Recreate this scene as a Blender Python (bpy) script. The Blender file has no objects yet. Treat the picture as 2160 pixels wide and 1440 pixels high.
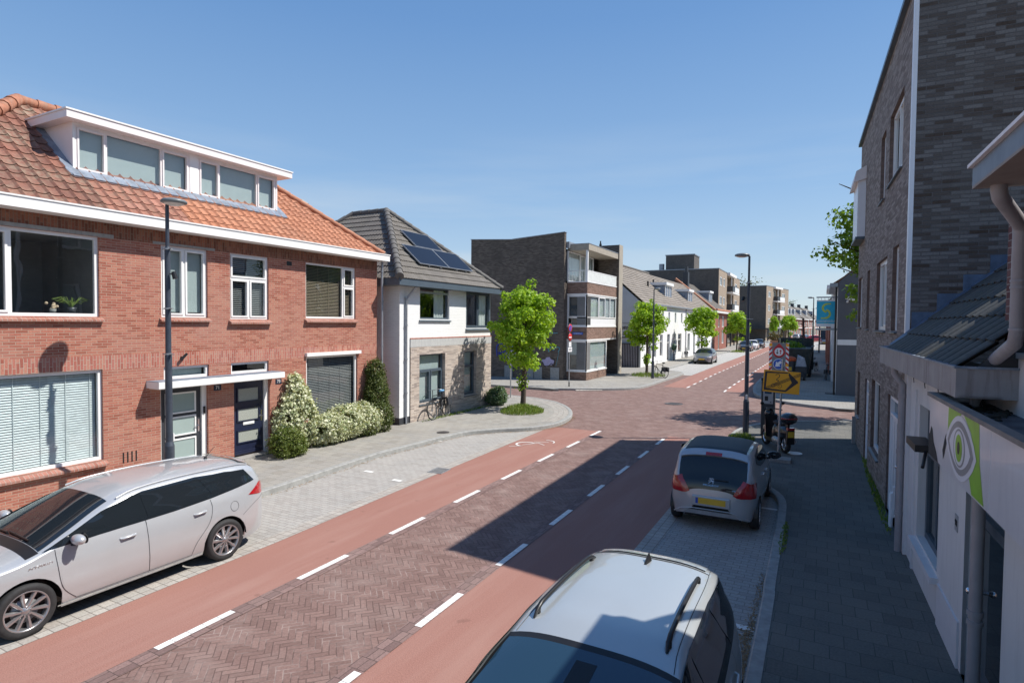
import bpy, math, random
from mathutils import Matrix, Vector
R = math.radians
random.seed(7)
scene = bpy.context.scene
COL = scene.collection

# ------------------------------------------------------------------ camera
cam_d = bpy.data.cameras.new('camera')
cam = bpy.data.objects.new('camera', cam_d)
COL.objects.link(cam)
cam_d.sensor_width = 36.0
cam_d.lens = 1240.0 / 2160.0 * 36.0
cam_d.clip_start = 0.05
cam_d.clip_end = 4000
CM = ((0.88424788, -0.0229656, -0.46645285),
      (0.46693123, 0.02423765, 0.88396141),
      (0.00899498, 0.9994424, -0.03215545))
cam.matrix_world = Matrix(((CM[0][0], CM[0][1], -CM[0][2], 0.0),
                           (CM[1][0], CM[1][1], -CM[1][2], 0.0),
                           (CM[2][0], CM[2][1], -CM[2][2], 3.75),
                           (0, 0, 0, 1)))
scene.camera = cam

# ------------------------------------------------------------------ sky and sun
SUN_EL = R(52.0)
SX, SY = 0.887, 0.461                      # towards the sun, on the ground plan
world = bpy.data.worlds.new('World')
scene.world = world
world.use_nodes = True
wn = world.node_tree
wn.nodes.clear()
sky = wn.nodes.new('ShaderNodeTexSky')
sky.sky_type = 'NISHITA'
sky.sun_disc = False
sky.sun_elevation = SUN_EL
sky.sun_rotation = math.atan2(SX, SY)
sky.altitude = 20
sky.air_density = 1.0
sky.dust_density = 0.15
sky.ozone_density = 3.0
# thin high cloud low over the horizon, mixed into the sky by direction
tcw = wn.nodes.new('ShaderNodeTexCoord')
mpw = wn.nodes.new('ShaderNodeMapping')
mpw.inputs['Scale'].default_value = (1.0, 1.0, 9.0)
nzw = wn.nodes.new('ShaderNodeTexNoise')
nzw.inputs['Scale'].default_value = 2.6
nzw.inputs['Detail'].default_value = 6
crw = wn.nodes.new('ShaderNodeValToRGB')
crw.color_ramp.elements[0].position = 0.42
crw.color_ramp.elements[0].color = (0, 0, 0, 1)
crw.color_ramp.elements[1].position = 0.78
crw.color_ramp.elements[1].color = (1, 1, 1, 1)
sxyz = wn.nodes.new('ShaderNodeSeparateXYZ')
mr = wn.nodes.new('ShaderNodeMapRange')
mr.inputs['From Min'].default_value = 0.32
mr.inputs['From Max'].default_value = 0.02
mr.inputs['To Min'].default_value = 0.0
mr.inputs['To Max'].default_value = 0.75
mul = wn.nodes.new('ShaderNodeMath'); mul.operation = 'MULTIPLY'
mxw = wn.nodes.new('ShaderNodeMixRGB')
mxw.inputs['Color2'].default_value = (4.2, 4.6, 4.9, 1)
bg = wn.nodes.new('ShaderNodeBackground')
bg.inputs['Strength'].default_value = 0.13
wo = wn.nodes.new('ShaderNodeOutputWorld')
wl = wn.links.new
wl(tcw.outputs['Generated'], mpw.inputs['Vector']); wl(mpw.outputs['Vector'], nzw.inputs['Vector'])
wl(nzw.outputs['Fac'], crw.inputs['Fac']); wl(tcw.outputs['Generated'], sxyz.inputs['Vector'])
wl(sxyz.outputs['Z'], mr.inputs['Value']); wl(crw.outputs['Color'], mul.inputs[0]); wl(mr.outputs['Result'], mul.inputs[1])
rp_ = wn.nodes.new('ShaderNodeValToRGB')
stops = [(0.0, (.66, .78, .88)), (0.08, (.52, .70, .89)), (0.22, (.33, .55, .86)), (0.45, (.17, .37, .74)), (0.7, (.10, .26, .60)), (1.0, (.07, .2, .5))]
for i_, (p_, c_) in enumerate(stops):
    e_ = rp_.color_ramp.elements[i_] if i_ < 2 else rp_.color_ramp.elements.new(p_)
    e_.position = p_; e_.color = (*c_, 1)
wl(sxyz.outputs['Z'], rp_.inputs['Fac'])
gn = wn.nodes.new('ShaderNodeMixRGB'); gn.blend_type = 'MULTIPLY'; gn.inputs[0].default_value = 1; gn.inputs[2].default_value = (5.2, 5.2, 5.2, 1)
wl(rp_.outputs['Color'], gn.inputs[1])
mx2 = wn.nodes.new('ShaderNodeMixRGB'); mx2.inputs[0].default_value = 0.8
wl(sky.outputs['Color'], mx2.inputs[1]); wl(gn.outputs[0], mx2.inputs[2])
wl(mul.outputs[0], mxw.inputs['Fac']); wl(mx2.outputs['Color'], mxw.inputs['Color1'])
wl(mxw.outputs['Color'], bg.inputs['Color']); wl(bg.outputs['Background'], wo.inputs['Surface'])

sun_d = bpy.data.lights.new('sun', 'SUN')
sun_d.energy = 5.0
sun_d.angle = R(0.53)
sun_d.color = (1.0, 0.955, 0.89)
sun = bpy.data.objects.new('sun', sun_d)
COL.objects.link(sun)
_h = math.cos(SUN_EL)
_n = math.hypot(SX, SY)
sv = Vector((SX / _n * _h, SY / _n * _h, math.sin(SUN_EL)))
sun.rotation_euler = sv.to_track_quat('Z', 'Y').to_euler()
sun.location = (30, 20, 60)

vs = scene.view_settings
vs.view_transform = 'Standard'
vs.look = 'None'
vs.gamma = 1
vs.exposure = 0.36
vs.use_curve_mapping = False
scene.cycles.max_bounces = 6
scene.cycles.transparent_max_bounces = 12
scene.cycles.sample_clamp_indirect = 6.0

# ------------------------------------------------------------------ materials
def new_mat(name):
    m = bpy.data.materials.new(name)
    m.use_nodes = True
    nt = m.node_tree
    b = nt.nodes['Principled BSDF']
    return m, nt, b

def c4(c):
    return (c[0], c[1], c[2], 1.0)

def N(nt, typ, **kw):
    n = nt.nodes.new(typ)
    for k, v in kw.items():
        if hasattr(n, k) and k not in n.inputs:
            setattr(n, k, v)
        else:
            n.inputs[k].default_value = v
    return n

def math_n(nt, op, a, b=None, c=None):
    n = nt.nodes.new('ShaderNodeMath'); n.operation = op
    for i, x in enumerate((a, b, c)):
        if x is None: continue
        if isinstance(x, (int, float)): n.inputs[i].default_value = x
        else: nt.links.new(x, n.inputs[i])
    return n.outputs[0]

def mixc(nt, fac, a, b, mode='MIX'):
    n = nt.nodes.new('ShaderNodeMixRGB'); n.blend_type = mode
    for i, x in ((0, fac), (1, a), (2, b)):
        if isinstance(x, (int, float)): n.inputs[i].default_value = x
        elif isinstance(x, tuple): n.inputs[i].default_value = c4(x)
        else: nt.links.new(x, n.inputs[i])
    return n.outputs[0]

def ramp(nt, fac, stops):
    n = nt.nodes.new('ShaderNodeValToRGB')
    e = n.color_ramp.elements
    while len(e) < len(stops): e.new(0.5)
    for i, (p, c) in enumerate(stops):
        e[i].position = p
        e[i].color = c4(c) if isinstance(c, tuple) else (c, c, c, 1)
    nt.links.new(fac, n.inputs[0])
    return n.outputs[0]

def noise(nt, vec, scale, detail=4, rough=0.55):
    n = nt.nodes.new('ShaderNodeTexNoise')
    n.inputs['Scale'].default_value = scale
    n.inputs['Detail'].default_value = detail
    n.inputs['Roughness'].default_value = rough
    if vec is not None: nt.links.new(vec, n.inputs['Vector'])
    return n.outputs['Fac']

def bump(nt, b, height, strength=0.4, dist=0.01):
    n = nt.nodes.new('ShaderNodeBump')
    n.inputs['Strength'].default_value = strength
    n.inputs['Distance'].default_value = dist
    nt.links.new(height, n.inputs['Height'])
    nt.links.new(n.outputs[0], b.inputs['Normal'])

def plain(name, col, rough=0.6, metal=0.0, var=0.12, scale=6.0, spec=0.5, dirt=None, coat=0.0, bumpy=0.0):
    """paint / plaster / metal with soft blotches"""
    m, nt, b = new_mat(name)
    b.inputs['Roughness'].default_value = rough
    b.inputs['Metallic'].default_value = metal
    b.inputs['Specular IOR Level'].default_value = spec
    b.inputs['Coat Weight'].default_value = coat
    b.inputs['Coat Roughness'].default_value = 0.03
    tc = nt.nodes.new('ShaderNodeTexCoord')
    f = noise(nt, tc.outputs['Object'], scale, 6, 0.6)
    lo = tuple(x * (1 - var) for x in col); hi = tuple(min(1, x * (1 + var)) for x in col)
    cc = ramp(nt, f, [(0.3, lo), (0.7, hi)])
    if dirt:
        mp = nt.nodes.new('ShaderNodeMapping'); mp.inputs['Scale'].default_value = (7, 7, 0.8)
        nt.links.new(tc.outputs['Object'], mp.inputs['Vector'])
        g = noise(nt, mp.outputs[0], 1.6, 6, 0.65)
        gf = ramp(nt, g, [(0.5, 0.0), (0.78, 1.0)])
        gf = math_n(nt, 'MULTIPLY', gf, dirt[1])
        cc = mixc(nt, gf, cc, dirt[0])
    nt.links.new(cc, b.inputs['Base Color'])
    if bumpy:
        bump(nt, b, noise(nt, tc.outputs['Object'], 60, 3), 0.3, bumpy)
    return m

def uvvec(nt):
    u = nt.nodes.new('ShaderNodeUVMap')
    return u.outputs[0]

def brick_mat(name, c1, c2, mortar, w=0.215, h=0.062, ms=0.011, rough=0.85, blotch=(0.5, 0.5, 0.5), blotch_amt=0.15,
              patch=None, third=None, offs=0.5, bstr=0.5, rot=0):
    m, nt, b = new_mat(name)
    b.inputs['Roughness'].default_value = rough
    b.inputs['Specular IOR Level'].default_value = 0.25
    uv = uvvec(nt)
    if rot:
        mp = nt.nodes.new('ShaderNodeMapping'); mp.inputs['Rotation'].default_value = (0, 0, R(rot))
        nt.links.new(uv, mp.inputs['Vector']); uv = mp.outputs[0]
    # slightly uneven joints
    nz = nt.nodes.new('ShaderNodeTexNoise'); nz.inputs['Scale'].default_value = 5.0; nz.inputs['Detail'].default_value = 3
    nt.links.new(uv, nz.inputs['Vector'])
    sub = nt.nodes.new('ShaderNodeVectorMath'); sub.operation = 'SUBTRACT'; sub.inputs[1].default_value = (0.5, 0.5, 0.5)
    nt.links.new(nz.outputs['Color'], sub.inputs[0])
    scl = nt.nodes.new('ShaderNodeVectorMath'); scl.operation = 'SCALE'; scl.inputs['Scale'].default_value = 0.012
    nt.links.new(sub.outputs[0], scl.inputs[0])
    add = nt.nodes.new('ShaderNodeVectorMath'); add.operation = 'ADD'
    nt.links.new(uv, add.inputs[0]); nt.links.new(scl.outputs[0], add.inputs[1])
    v = add.outputs[0]
    bt = nt.nodes.new('ShaderNodeTexBrick')
    bt.offset = offs
    bt.inputs['Color1'].default_value = (0, 0, 0, 1)
    bt.inputs['Color2'].default_value = (1, 1, 1, 1)
    bt.inputs['Mortar'].default_value = (0.5, 0.5, 0.5, 1)
    bt.inputs['Scale'].default_value = 1
    bt.inputs['Mortar Size'].default_value = ms * 0.5
    bt.inputs['Mortar Smooth'].default_value = 0.3
    bt.inputs['Brick Width'].default_value = w
    bt.inputs['Row Height'].default_value = h
    nt.links.new(v, bt.inputs['Vector'])
    stops = [(0.0, c1), (0.55, c2)]
    if third: stops = [(0.0, c1), (0.5, c2), (0.85, third)]
    bc = ramp(nt, bt.outputs['Color'], stops)
    fine = noise(nt, uv, 38, 3)
    bc = mixc(nt, 0.35, bc, ramp(nt, fine, [(0.3, 0.25), (0.7, 0.75)]), 'OVERLAY')
    big = noise(nt, uv, 0.9, 5, 0.6)
    bc = mixc(nt, math_n(nt, 'MULTIPLY', ramp(nt, big, [(0.42, 0.0), (0.7, 1.0)]), blotch_amt), bc, blotch)
    col = mixc(nt, bt.outputs['Fac'], bc, mortar)
    if patch:
        sp = nt.nodes.new('ShaderNodeSeparateXYZ'); nt.links.new(uv, sp.inputs[0])
    nt.links.new(col, b.inputs['Base Color'])
    hgt = math_n(nt, 'ADD', math_n(nt, 'MULTIPLY', bt.outputs['Fac'], -1.0), math_n(nt, 'MULTIPLY', fine, 0.35))
    bump(nt, b, hgt, bstr, 0.008)
    return m

def herringbone_mat(name, c1, c2, c3, joint, unit=0.055, n=4, rot=45, rough=0.8, dust=(0.45, 0.42, 0.4)):
    m, nt, b = new_mat(name)
    b.inputs['Roughness'].default_value = rough
    b.inputs['Specular IOR Level'].default_value = 0.3
    uv = uvvec(nt)
    mp = nt.nodes.new('ShaderNodeMapping')
    mp.inputs['Rotation'].default_value = (0, 0, R(rot))
    mp.inputs['Scale'].default_value = (1 / unit, 1 / unit, 1)
    nt.links.new(uv, mp.inputs['Vector'])
    nz = nt.nodes.new('ShaderNodeTexNoise'); nz.inputs['Scale'].default_value = 0.25; nz.inputs['Detail'].default_value = 2
    nt.links.new(mp.outputs[0], nz.inputs['Vector'])
    sc = nt.nodes.new('ShaderNodeVectorMath'); sc.operation = 'SCALE'; sc.inputs['Scale'].default_value = 0.35
    nt.links.new(nz.outputs['Color'], sc.inputs[0])
    ad = nt.nodes.new('ShaderNodeVectorMath'); ad.operation = 'ADD'
    nt.links.new(mp.outputs[0], ad.inputs[0]); nt.links.new(sc.outputs[0], ad.inputs[1])
    sp = nt.nodes.new('ShaderNodeSeparateXYZ'); nt.links.new(ad.outputs[0], sp.inputs[0])
    x, y = sp.outputs[0], sp.outputs[1]
    M = lambda op, a, bb=None, c=None: math_n(nt, op, a, bb, c)
    i, j = M('FLOOR', x), M('FLOOR', y)
    fx, fy = M('SUBTRACT', x, i), M('SUBTRACT', y, j)
    k = M('FLOORED_MODULO', M('SUBTRACT', i, j), 2.0 * n)
    k = M('ROUND', k)
    hz = M('LESS_THAN', k, n - 0.5)
    mm = M('SUBTRACT', 2.0 * n - 1, k)
    # horizontal: along = k+fx, across = fy ; vertical: along = mm+fy, across = fx
    def sel(a, bb):
        return M('ADD', M('MULTIPLY', a, hz), M('MULTIPLY', bb, M('SUBTRACT', 1.0, hz)))
    al = sel(M('ADD', k, fx), M('ADD', mm, fy))
    ac = sel(fy, fx)
    d = M('MINIMUM', M('MINIMUM', al, M('SUBTRACT', float(n), al)), M('MINIMUM', ac, M('SUBTRACT', 1.0, ac)))
    idx = sel(M('SUBTRACT', i, k), i)
    idy = sel(j, M('SUBTRACT', j, mm))
    cb = nt.nodes.new('ShaderNodeCombineXYZ')
    nt.links.new(idx, cb.inputs[0]); nt.links.new(idy, cb.inputs[1]); nt.links.new(hz, cb.inputs[2])
    wnz = nt.nodes.new('ShaderNodeTexWhiteNoise'); wnz.noise_dimensions = '3D'
    nt.links.new(cb.outputs[0], wnz.inputs['Vector'])
    bc = ramp(nt, wnz.outputs['Value'], [(0.0, c1), (0.5, c2), (1.0, c3)])
    fine = noise(nt, uv, 30, 3)
    bc = mixc(nt, 0.3, bc, ramp(nt, fine, [(0.3, 0.25), (0.7, 0.75)]), 'OVERLAY')
    big = noise(nt, uv, 1.1, 6, 0.65)
    bc = mixc(nt, math_n(nt, 'MULTIPLY', ramp(nt, big, [(0.5, 0.0), (0.72, 1.0)]), 0.35), bc, dust)
    jf = ramp(nt, d, [(0.03, 1.0), (0.12, 0.0)])
    # joints filled with pale sand in places, dark in others
    big2 = noise(nt, uv, 2.3, 4, 0.6)
    jc = mixc(nt, ramp(nt, big2, [(0.48, 0.0), (0.62, 1.0)]), joint, dust)
    nt.links.new(mixc(nt, math_n(nt, 'MULTIPLY', jf, 0.7), bc, jc), b.inputs['Base Color'])
    bump(nt, b, math_n(nt, 'SUBTRACT', 1.0, jf), 0.35, 0.005)
    return m

def asphalt_mat(name, col, lo=0.8, hi=1.2, wear=(0.4, 0.3, 0.28), wamt=0.25, grit=0.5):
    m, nt, b = new_mat(name)
    b.inputs['Roughness'].default_value = 0.82
    b.inputs['Specular IOR Level'].default_value = 0.3
    uv = uvvec(nt)
    g = noise(nt, uv, 70, 2, 0.7)
    cc = ramp(nt, g, [(0.32, tuple(x * lo for x in col)), (0.68, tuple(x * hi for x in col))])
    sp = nt.nodes.new('ShaderNodeMapping'); sp.inputs['Scale'].default_value = (2.5, 0.25, 1)
    nt.links.new(uv, sp.inputs['Vector'])
    w = noise(nt, sp.outputs[0], 1.2, 6, 0.6)
    cc = mixc(nt, math_n(nt, 'MULTIPLY', ramp(nt, w, [(0.45, 0.0), (0.75, 1.0)]), wamt), cc, wear)
    s2 = noise(nt, uv, 3.2, 3, 0.5)
    cc = mixc(nt, math_n(nt, 'MULTIPLY', ramp(nt, s2, [(0.68, 0.0), (0.74, 1.0)]), 0.35), cc, tuple(x * 0.45 for x in col))
    nt.links.new(cc, b.inputs['Base Color'])
    bump(nt, b, g, grit, 0.004)
    return m

def tile_mat(name, c1, c2, c3, tw, th, moss=None, moss_amt=0.4, rough=0.75, groove_shade=0):
    """roof tiles: one random tone per tile, lichen blotches; UV in metres along eave / slope"""
    m, nt, b = new_mat(name)
    b.inputs['Roughness'].default_value = rough
    uv = uvvec(nt)
    sp = nt.nodes.new('ShaderNodeSeparateXYZ'); nt.links.new(uv, sp.inputs[0])
    i = math_n(nt, 'FLOOR', math_n(nt, 'DIVIDE', sp.outputs[0], tw))
    j = math_n(nt, 'FLOOR', math_n(nt, 'DIVIDE', sp.outputs[1], th))
    cb = nt.nodes.new('ShaderNodeCombineXYZ'); nt.links.new(i, cb.inputs[0]); nt.links.new(j, cb.inputs[1])
    w = nt.nodes.new('ShaderNodeTexWhiteNoise'); nt.links.new(cb.outputs[0], w.inputs['Vector'])
    bc = ramp(nt, w.outputs['Value'], [(0.0, c1), (0.5, c2), (1.0, c3)])
    fine = noise(nt, uv, 22, 4, 0.65)
    bc = mixc(nt, 0.5, bc, ramp(nt, fine, [(0.3, 0.2), (0.7, 0.8)]), 'OVERLAY')
    if moss:
        big = noise(nt, uv, 0.7, 4, 0.55)
        sm = noise(nt, uv, 9, 3, 0.6)
        f = math_n(nt, 'MULTIPLY', ramp(nt, big, [(0.4, 0.0), (0.66, 1.0)]), ramp(nt, sm, [(0.42, 0.15), (0.6, 1.0)]))
        bc = mixc(nt, math_n(nt, 'MULTIPLY', f, moss_amt), bc, moss)
    if groove_shade:                                        # shade painted near-black into the valleys so the ribs read
        fr_ = math_n(nt, 'FRACT', math_n(nt, 'DIVIDE', sp.outputs[0], groove_shade))
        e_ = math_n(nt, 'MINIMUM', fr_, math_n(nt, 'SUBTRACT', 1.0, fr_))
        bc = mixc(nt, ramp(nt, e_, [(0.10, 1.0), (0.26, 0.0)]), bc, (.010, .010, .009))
    nt.links.new(bc, b.inputs['Base Color'])
    bump(nt, b, fine, 0.25, 0.006)
    return m

def glass_mat(name, tint=(0.9, 0.95, 0.95), extra=0.10, rough=0.0):
    m = bpy.data.materials.new(name); m.use_nodes = True
    nt = m.node_tree; nt.nodes.clear()
    o = nt.nodes.new('ShaderNodeOutputMaterial')
    tr = nt.nodes.new('ShaderNodeBsdfTransparent'); tr.inputs['Color'].default_value = c4(tint)
    gl = nt.nodes.new('ShaderNodeBsdfGlossy'); gl.inputs['Roughness'].default_value = rough
    fr = nt.nodes.new('ShaderNodeLayerWeight'); fr.inputs['Blend'].default_value = .5
    f = math_n(nt, 'MINIMUM', math_n(nt, 'ADD', math_n(nt, 'MULTIPLY', math_n(nt, 'POWER', fr.outputs['Facing'], 4.0), .9), extra), 1.0)
    tcg = nt.nodes.new('ShaderNodeTexCoord')
    bp = nt.nodes.new('ShaderNodeBump'); bp.inputs['Strength'].default_value = 0.05; bp.inputs['Distance'].default_value = 0.05
    nt.links.new(noise(nt, tcg.outputs['Object'], 1.6, 1), bp.inputs['Height'])
    nt.links.new(bp.outputs[0], gl.inputs['Normal'])
    mx = nt.nodes.new('ShaderNodeMixShader')
    nt.links.new(f, mx.inputs[0]); nt.links.new(tr.outputs[0], mx.inputs[1]); nt.links.new(gl.outputs[0], mx.inputs[2])
    nt.links.new(mx.outputs[0], o.inputs[0])
    return m

def car_glass(name, col=(0.012, 0.016, 0.02)):
    m, nt, b = new_mat(name)
    b.inputs['Base Color'].default_value = c4(col)
    b.inputs['Roughness'].default_value = 0.03
    b.inputs['Specular IOR Level'].default_value = 0.5
    b.inputs['Coat Weight'].default_value = 0.25
    b.inputs['Coat Roughness'].default_value = 0.01
    return m

def leaf_mat(name, c1, c2, trans=0.45, c3=None, rough=0.45):
    m = bpy.data.materials.new(name); m.use_nodes = True
    nt = m.node_tree; nt.nodes.clear()
    o = nt.nodes.new('ShaderNodeOutputMaterial')
    b = nt.nodes.new('ShaderNodeBsdfPrincipled')
    b.inputs['Roughness'].default_value = rough
    b.inputs['Specular IOR Level'].default_value = 0.4
    uv = nt.nodes.new('ShaderNodeUVMap')
    wnz = nt.nodes.new('ShaderNodeTexWhiteNoise'); nt.links.new(uv.outputs[0], wnz.inputs['Vector'])
    st = [(0.0, c1), (1.0, c2)] if not c3 else [(0.0, c1), (0.5, c2), (1.0, c3)]
    cc = ramp(nt, wnz.outputs['Value'], st)
    nt.links.new(cc, b.inputs['Base Color'])
    t = nt.nodes.new('ShaderNodeBsdfTranslucent')
    nt.links.new(mixc(nt, 1.0, cc, (1.25, 1.2, 0.5), 'MULTIPLY'), t.inputs['Color'])
    mx = nt.nodes.new('ShaderNodeMixShader'); mx.inputs[0].default_value = trans
    nt.links.new(b.outputs[0], mx.inputs[1]); nt.links.new(t.outputs[0], mx.inputs[2])
    nt.links.new(mx.outputs[0], o.inputs[0])
    return m

MT = {}
MT['white'] = plain('white_paint', (0.80, 0.79, 0.77), 0.4, var=0.04, scale=2, dirt=((0.5, 0.48, 0.44), 0.15))
MT['pinkwhite'] = plain('cream_white_paint', (0.80, 0.74, 0.72), 0.45, var=0.04, scale=3)
MT['anthracite'] = plain('anthracite_paint', (0.075, 0.10, 0.125), 0.4, var=0.1)
MT['darkgrey'] = plain('dark_grey_paint', (0.035, 0.038, 0.045), 0.45)
MT['black'] = plain('black_plastic', (0.012, 0.012, 0.013), 0.4)
MT['rubber'] = plain('rubber', (0.022, 0.022, 0.023), 0.75, var=0.25, scale=20)
MT['zinc'] = plain('zinc', (0.33, 0.35, 0.38), 0.45, metal=0.5, var=0.15, dirt=((0.12, 0.12, 0.13), 0.4))
MT['lead'] = plain('lead_flashing', (0.20, 0.24, 0.30), 0.5, metal=0.2, var=0.3, scale=4, dirt=((0.45, 0.47, 0.5), 0.5))
MT['bluelead'] = plain('blue_flashing', (0.085, 0.125, 0.19), 0.5, var=0.35, scale=5, dirt=((0.16, 0.2, 0.27), 0.5))
MT['greypipe'] = plain('grey_plastic_pipe', (0.33, 0.31, 0.32), 0.5, var=0.08, dirt=((0.2, 0.18, 0.17), 0.4))
MT['galv'] = plain('galvanised_steel', (0.38, 0.39, 0.4), 0.4, metal=0.6, var=0.2, scale=30)
MT['lamppaint'] = plain('lamp_post_paint', (0.045, 0.055, 0.075), 0.45, var=0.2, scale=9, dirt=((0.11, 0.12, 0.13), 0.35))
MT['lamphead'] = plain('lamp_head_grey', (0.16, 0.18, 0.19), 0.4)
MT['lampglass'] = plain('lamp_lens', (0.6, 0.6, 0.58), 0.3)
MT['concrete'] = plain('concrete', (0.30, 0.29, 0.27), 0.85, var=0.15, dirt=((0.14, 0.135, 0.12), 0.6), bumpy=0.003)
MT['kerb'] = plain('kerb_concrete', (0.30, 0.30, 0.285), 0.85, var=0.22, scale=7, bumpy=0.004)
MT['bluedoor'] = plain('navy_door_paint', (0.017, 0.022, 0.05), 0.3, var=0.1, coat=0.3)
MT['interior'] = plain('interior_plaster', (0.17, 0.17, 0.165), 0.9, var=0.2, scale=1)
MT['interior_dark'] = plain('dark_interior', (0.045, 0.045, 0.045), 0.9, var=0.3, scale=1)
MT['slat'] = plain('blind_slat', (0.62, 0.66, 0.66), 0.5)
MT['slat_brown'] = plain('brown_blind_slat', (0.26, 0.20, 0.14), 0.5)
MT['slat_grey'] = plain('grey_blind_slat', (0.20, 0.20, 0.20), 0.5)
MT['roller'] = plain('roller_blind', (0.40, 0.45, 0.44), 0.8, var=0.03)
MT['curtain'] = plain('curtain', (0.62, 0.64, 0.62), 0.9, var=0.1, scale=3)
MT['frost'] = plain('frosted_glass', (0.30, 0.38, 0.36), 0.15, var=0.05, scale=1.5, coat=0.5)
MT['frostdark'] = plain('grey_obscured_glass', (0.11, 0.12, 0.125), 0.15, var=0.05, scale=1.5, coat=0.5)
MT['glass'] = glass_mat('window_glass')
MT['glassdark'] = glass_mat('tinted_window_glass', (0.55, 0.62, 0.62), 0.10)
MT['carglass'] = car_glass('car_window_glass')
MT['carglass_blue'] = car_glass('car_windscreen_glass', (0.018, 0.045, 0.075))
MT['carglass_blue'].node_tree.nodes['Principled BSDF'].inputs['Coat Weight'].default_value = 1.0
MT['plate'] = plain('number_plate_yellow', (0.68, 0.42, 0.04), 0.4, var=0.05)
MT['plateblue'] = plain('plate_blue', (0.02, 0.08, 0.4), 0.4)
MT['red'] = plain('red_signal', (0.62, 0.03, 0.025), 0.4, var=0.05)
MT['signred'] = plain('sign_red', (0.55, 0.02, 0.02), 0.35, var=0.04)
MT['signblue'] = plain('sign_blue', (0.02, 0.10, 0.45), 0.35, var=0.04)
MT['signwhite'] = plain('sign_white', (0.78, 0.78, 0.78), 0.35, var=0.03)
MT['signorange'] = plain('sign_orange', (0.95, 0.42, 0.01), 0.35, var=0.03)
MT['taillight'] = plain('tail_light_red', (0.35, 0.008, 0.012), 0.08, var=0.3, scale=25, coat=1.0)
MT['chrome'] = plain('chrome', (0.75, 0.75, 0.76), 0.15, metal=1.0, var=0.02)
MT['bark'] = plain('bark', (0.085, 0.065, 0.05), 0.9, var=0.4, scale=25, bumpy=0.01)
MT['roadpaint'] = plain('road_marking_paint', (0.74, 0.73, 0.70), 0.7, var=0.12, scale=12)
MT['soil'] = plain('soil', (0.10, 0.08, 0.06), 0.95, var=0.3)
# ------------------------------------------------------------------ mesh building
WM = {}                                     # world matrix of each object's top-level root

def prop(o, label=None, cat=None, group=None, kind=None):
    if label: o['label'] = label
    if cat: o['category'] = cat
    if group: o['group'] = group
    if kind: o['kind'] = kind
    return o

def thing(name, label, cat, loc=(0, 0, 0), rotz=0.0, group=None, mat=None):
    o = bpy.data.objects.new(name, None)
    COL.objects.link(o)
    o.empty_display_size = 0.3
    m = mat if mat is not None else Matrix.Translation(Vector(loc)) @ Matrix.Rotation(rotz, 4, 'Z')
    o.matrix_world = m
    WM[o.name] = m.copy()
    return prop(o, label, cat, group)

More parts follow.
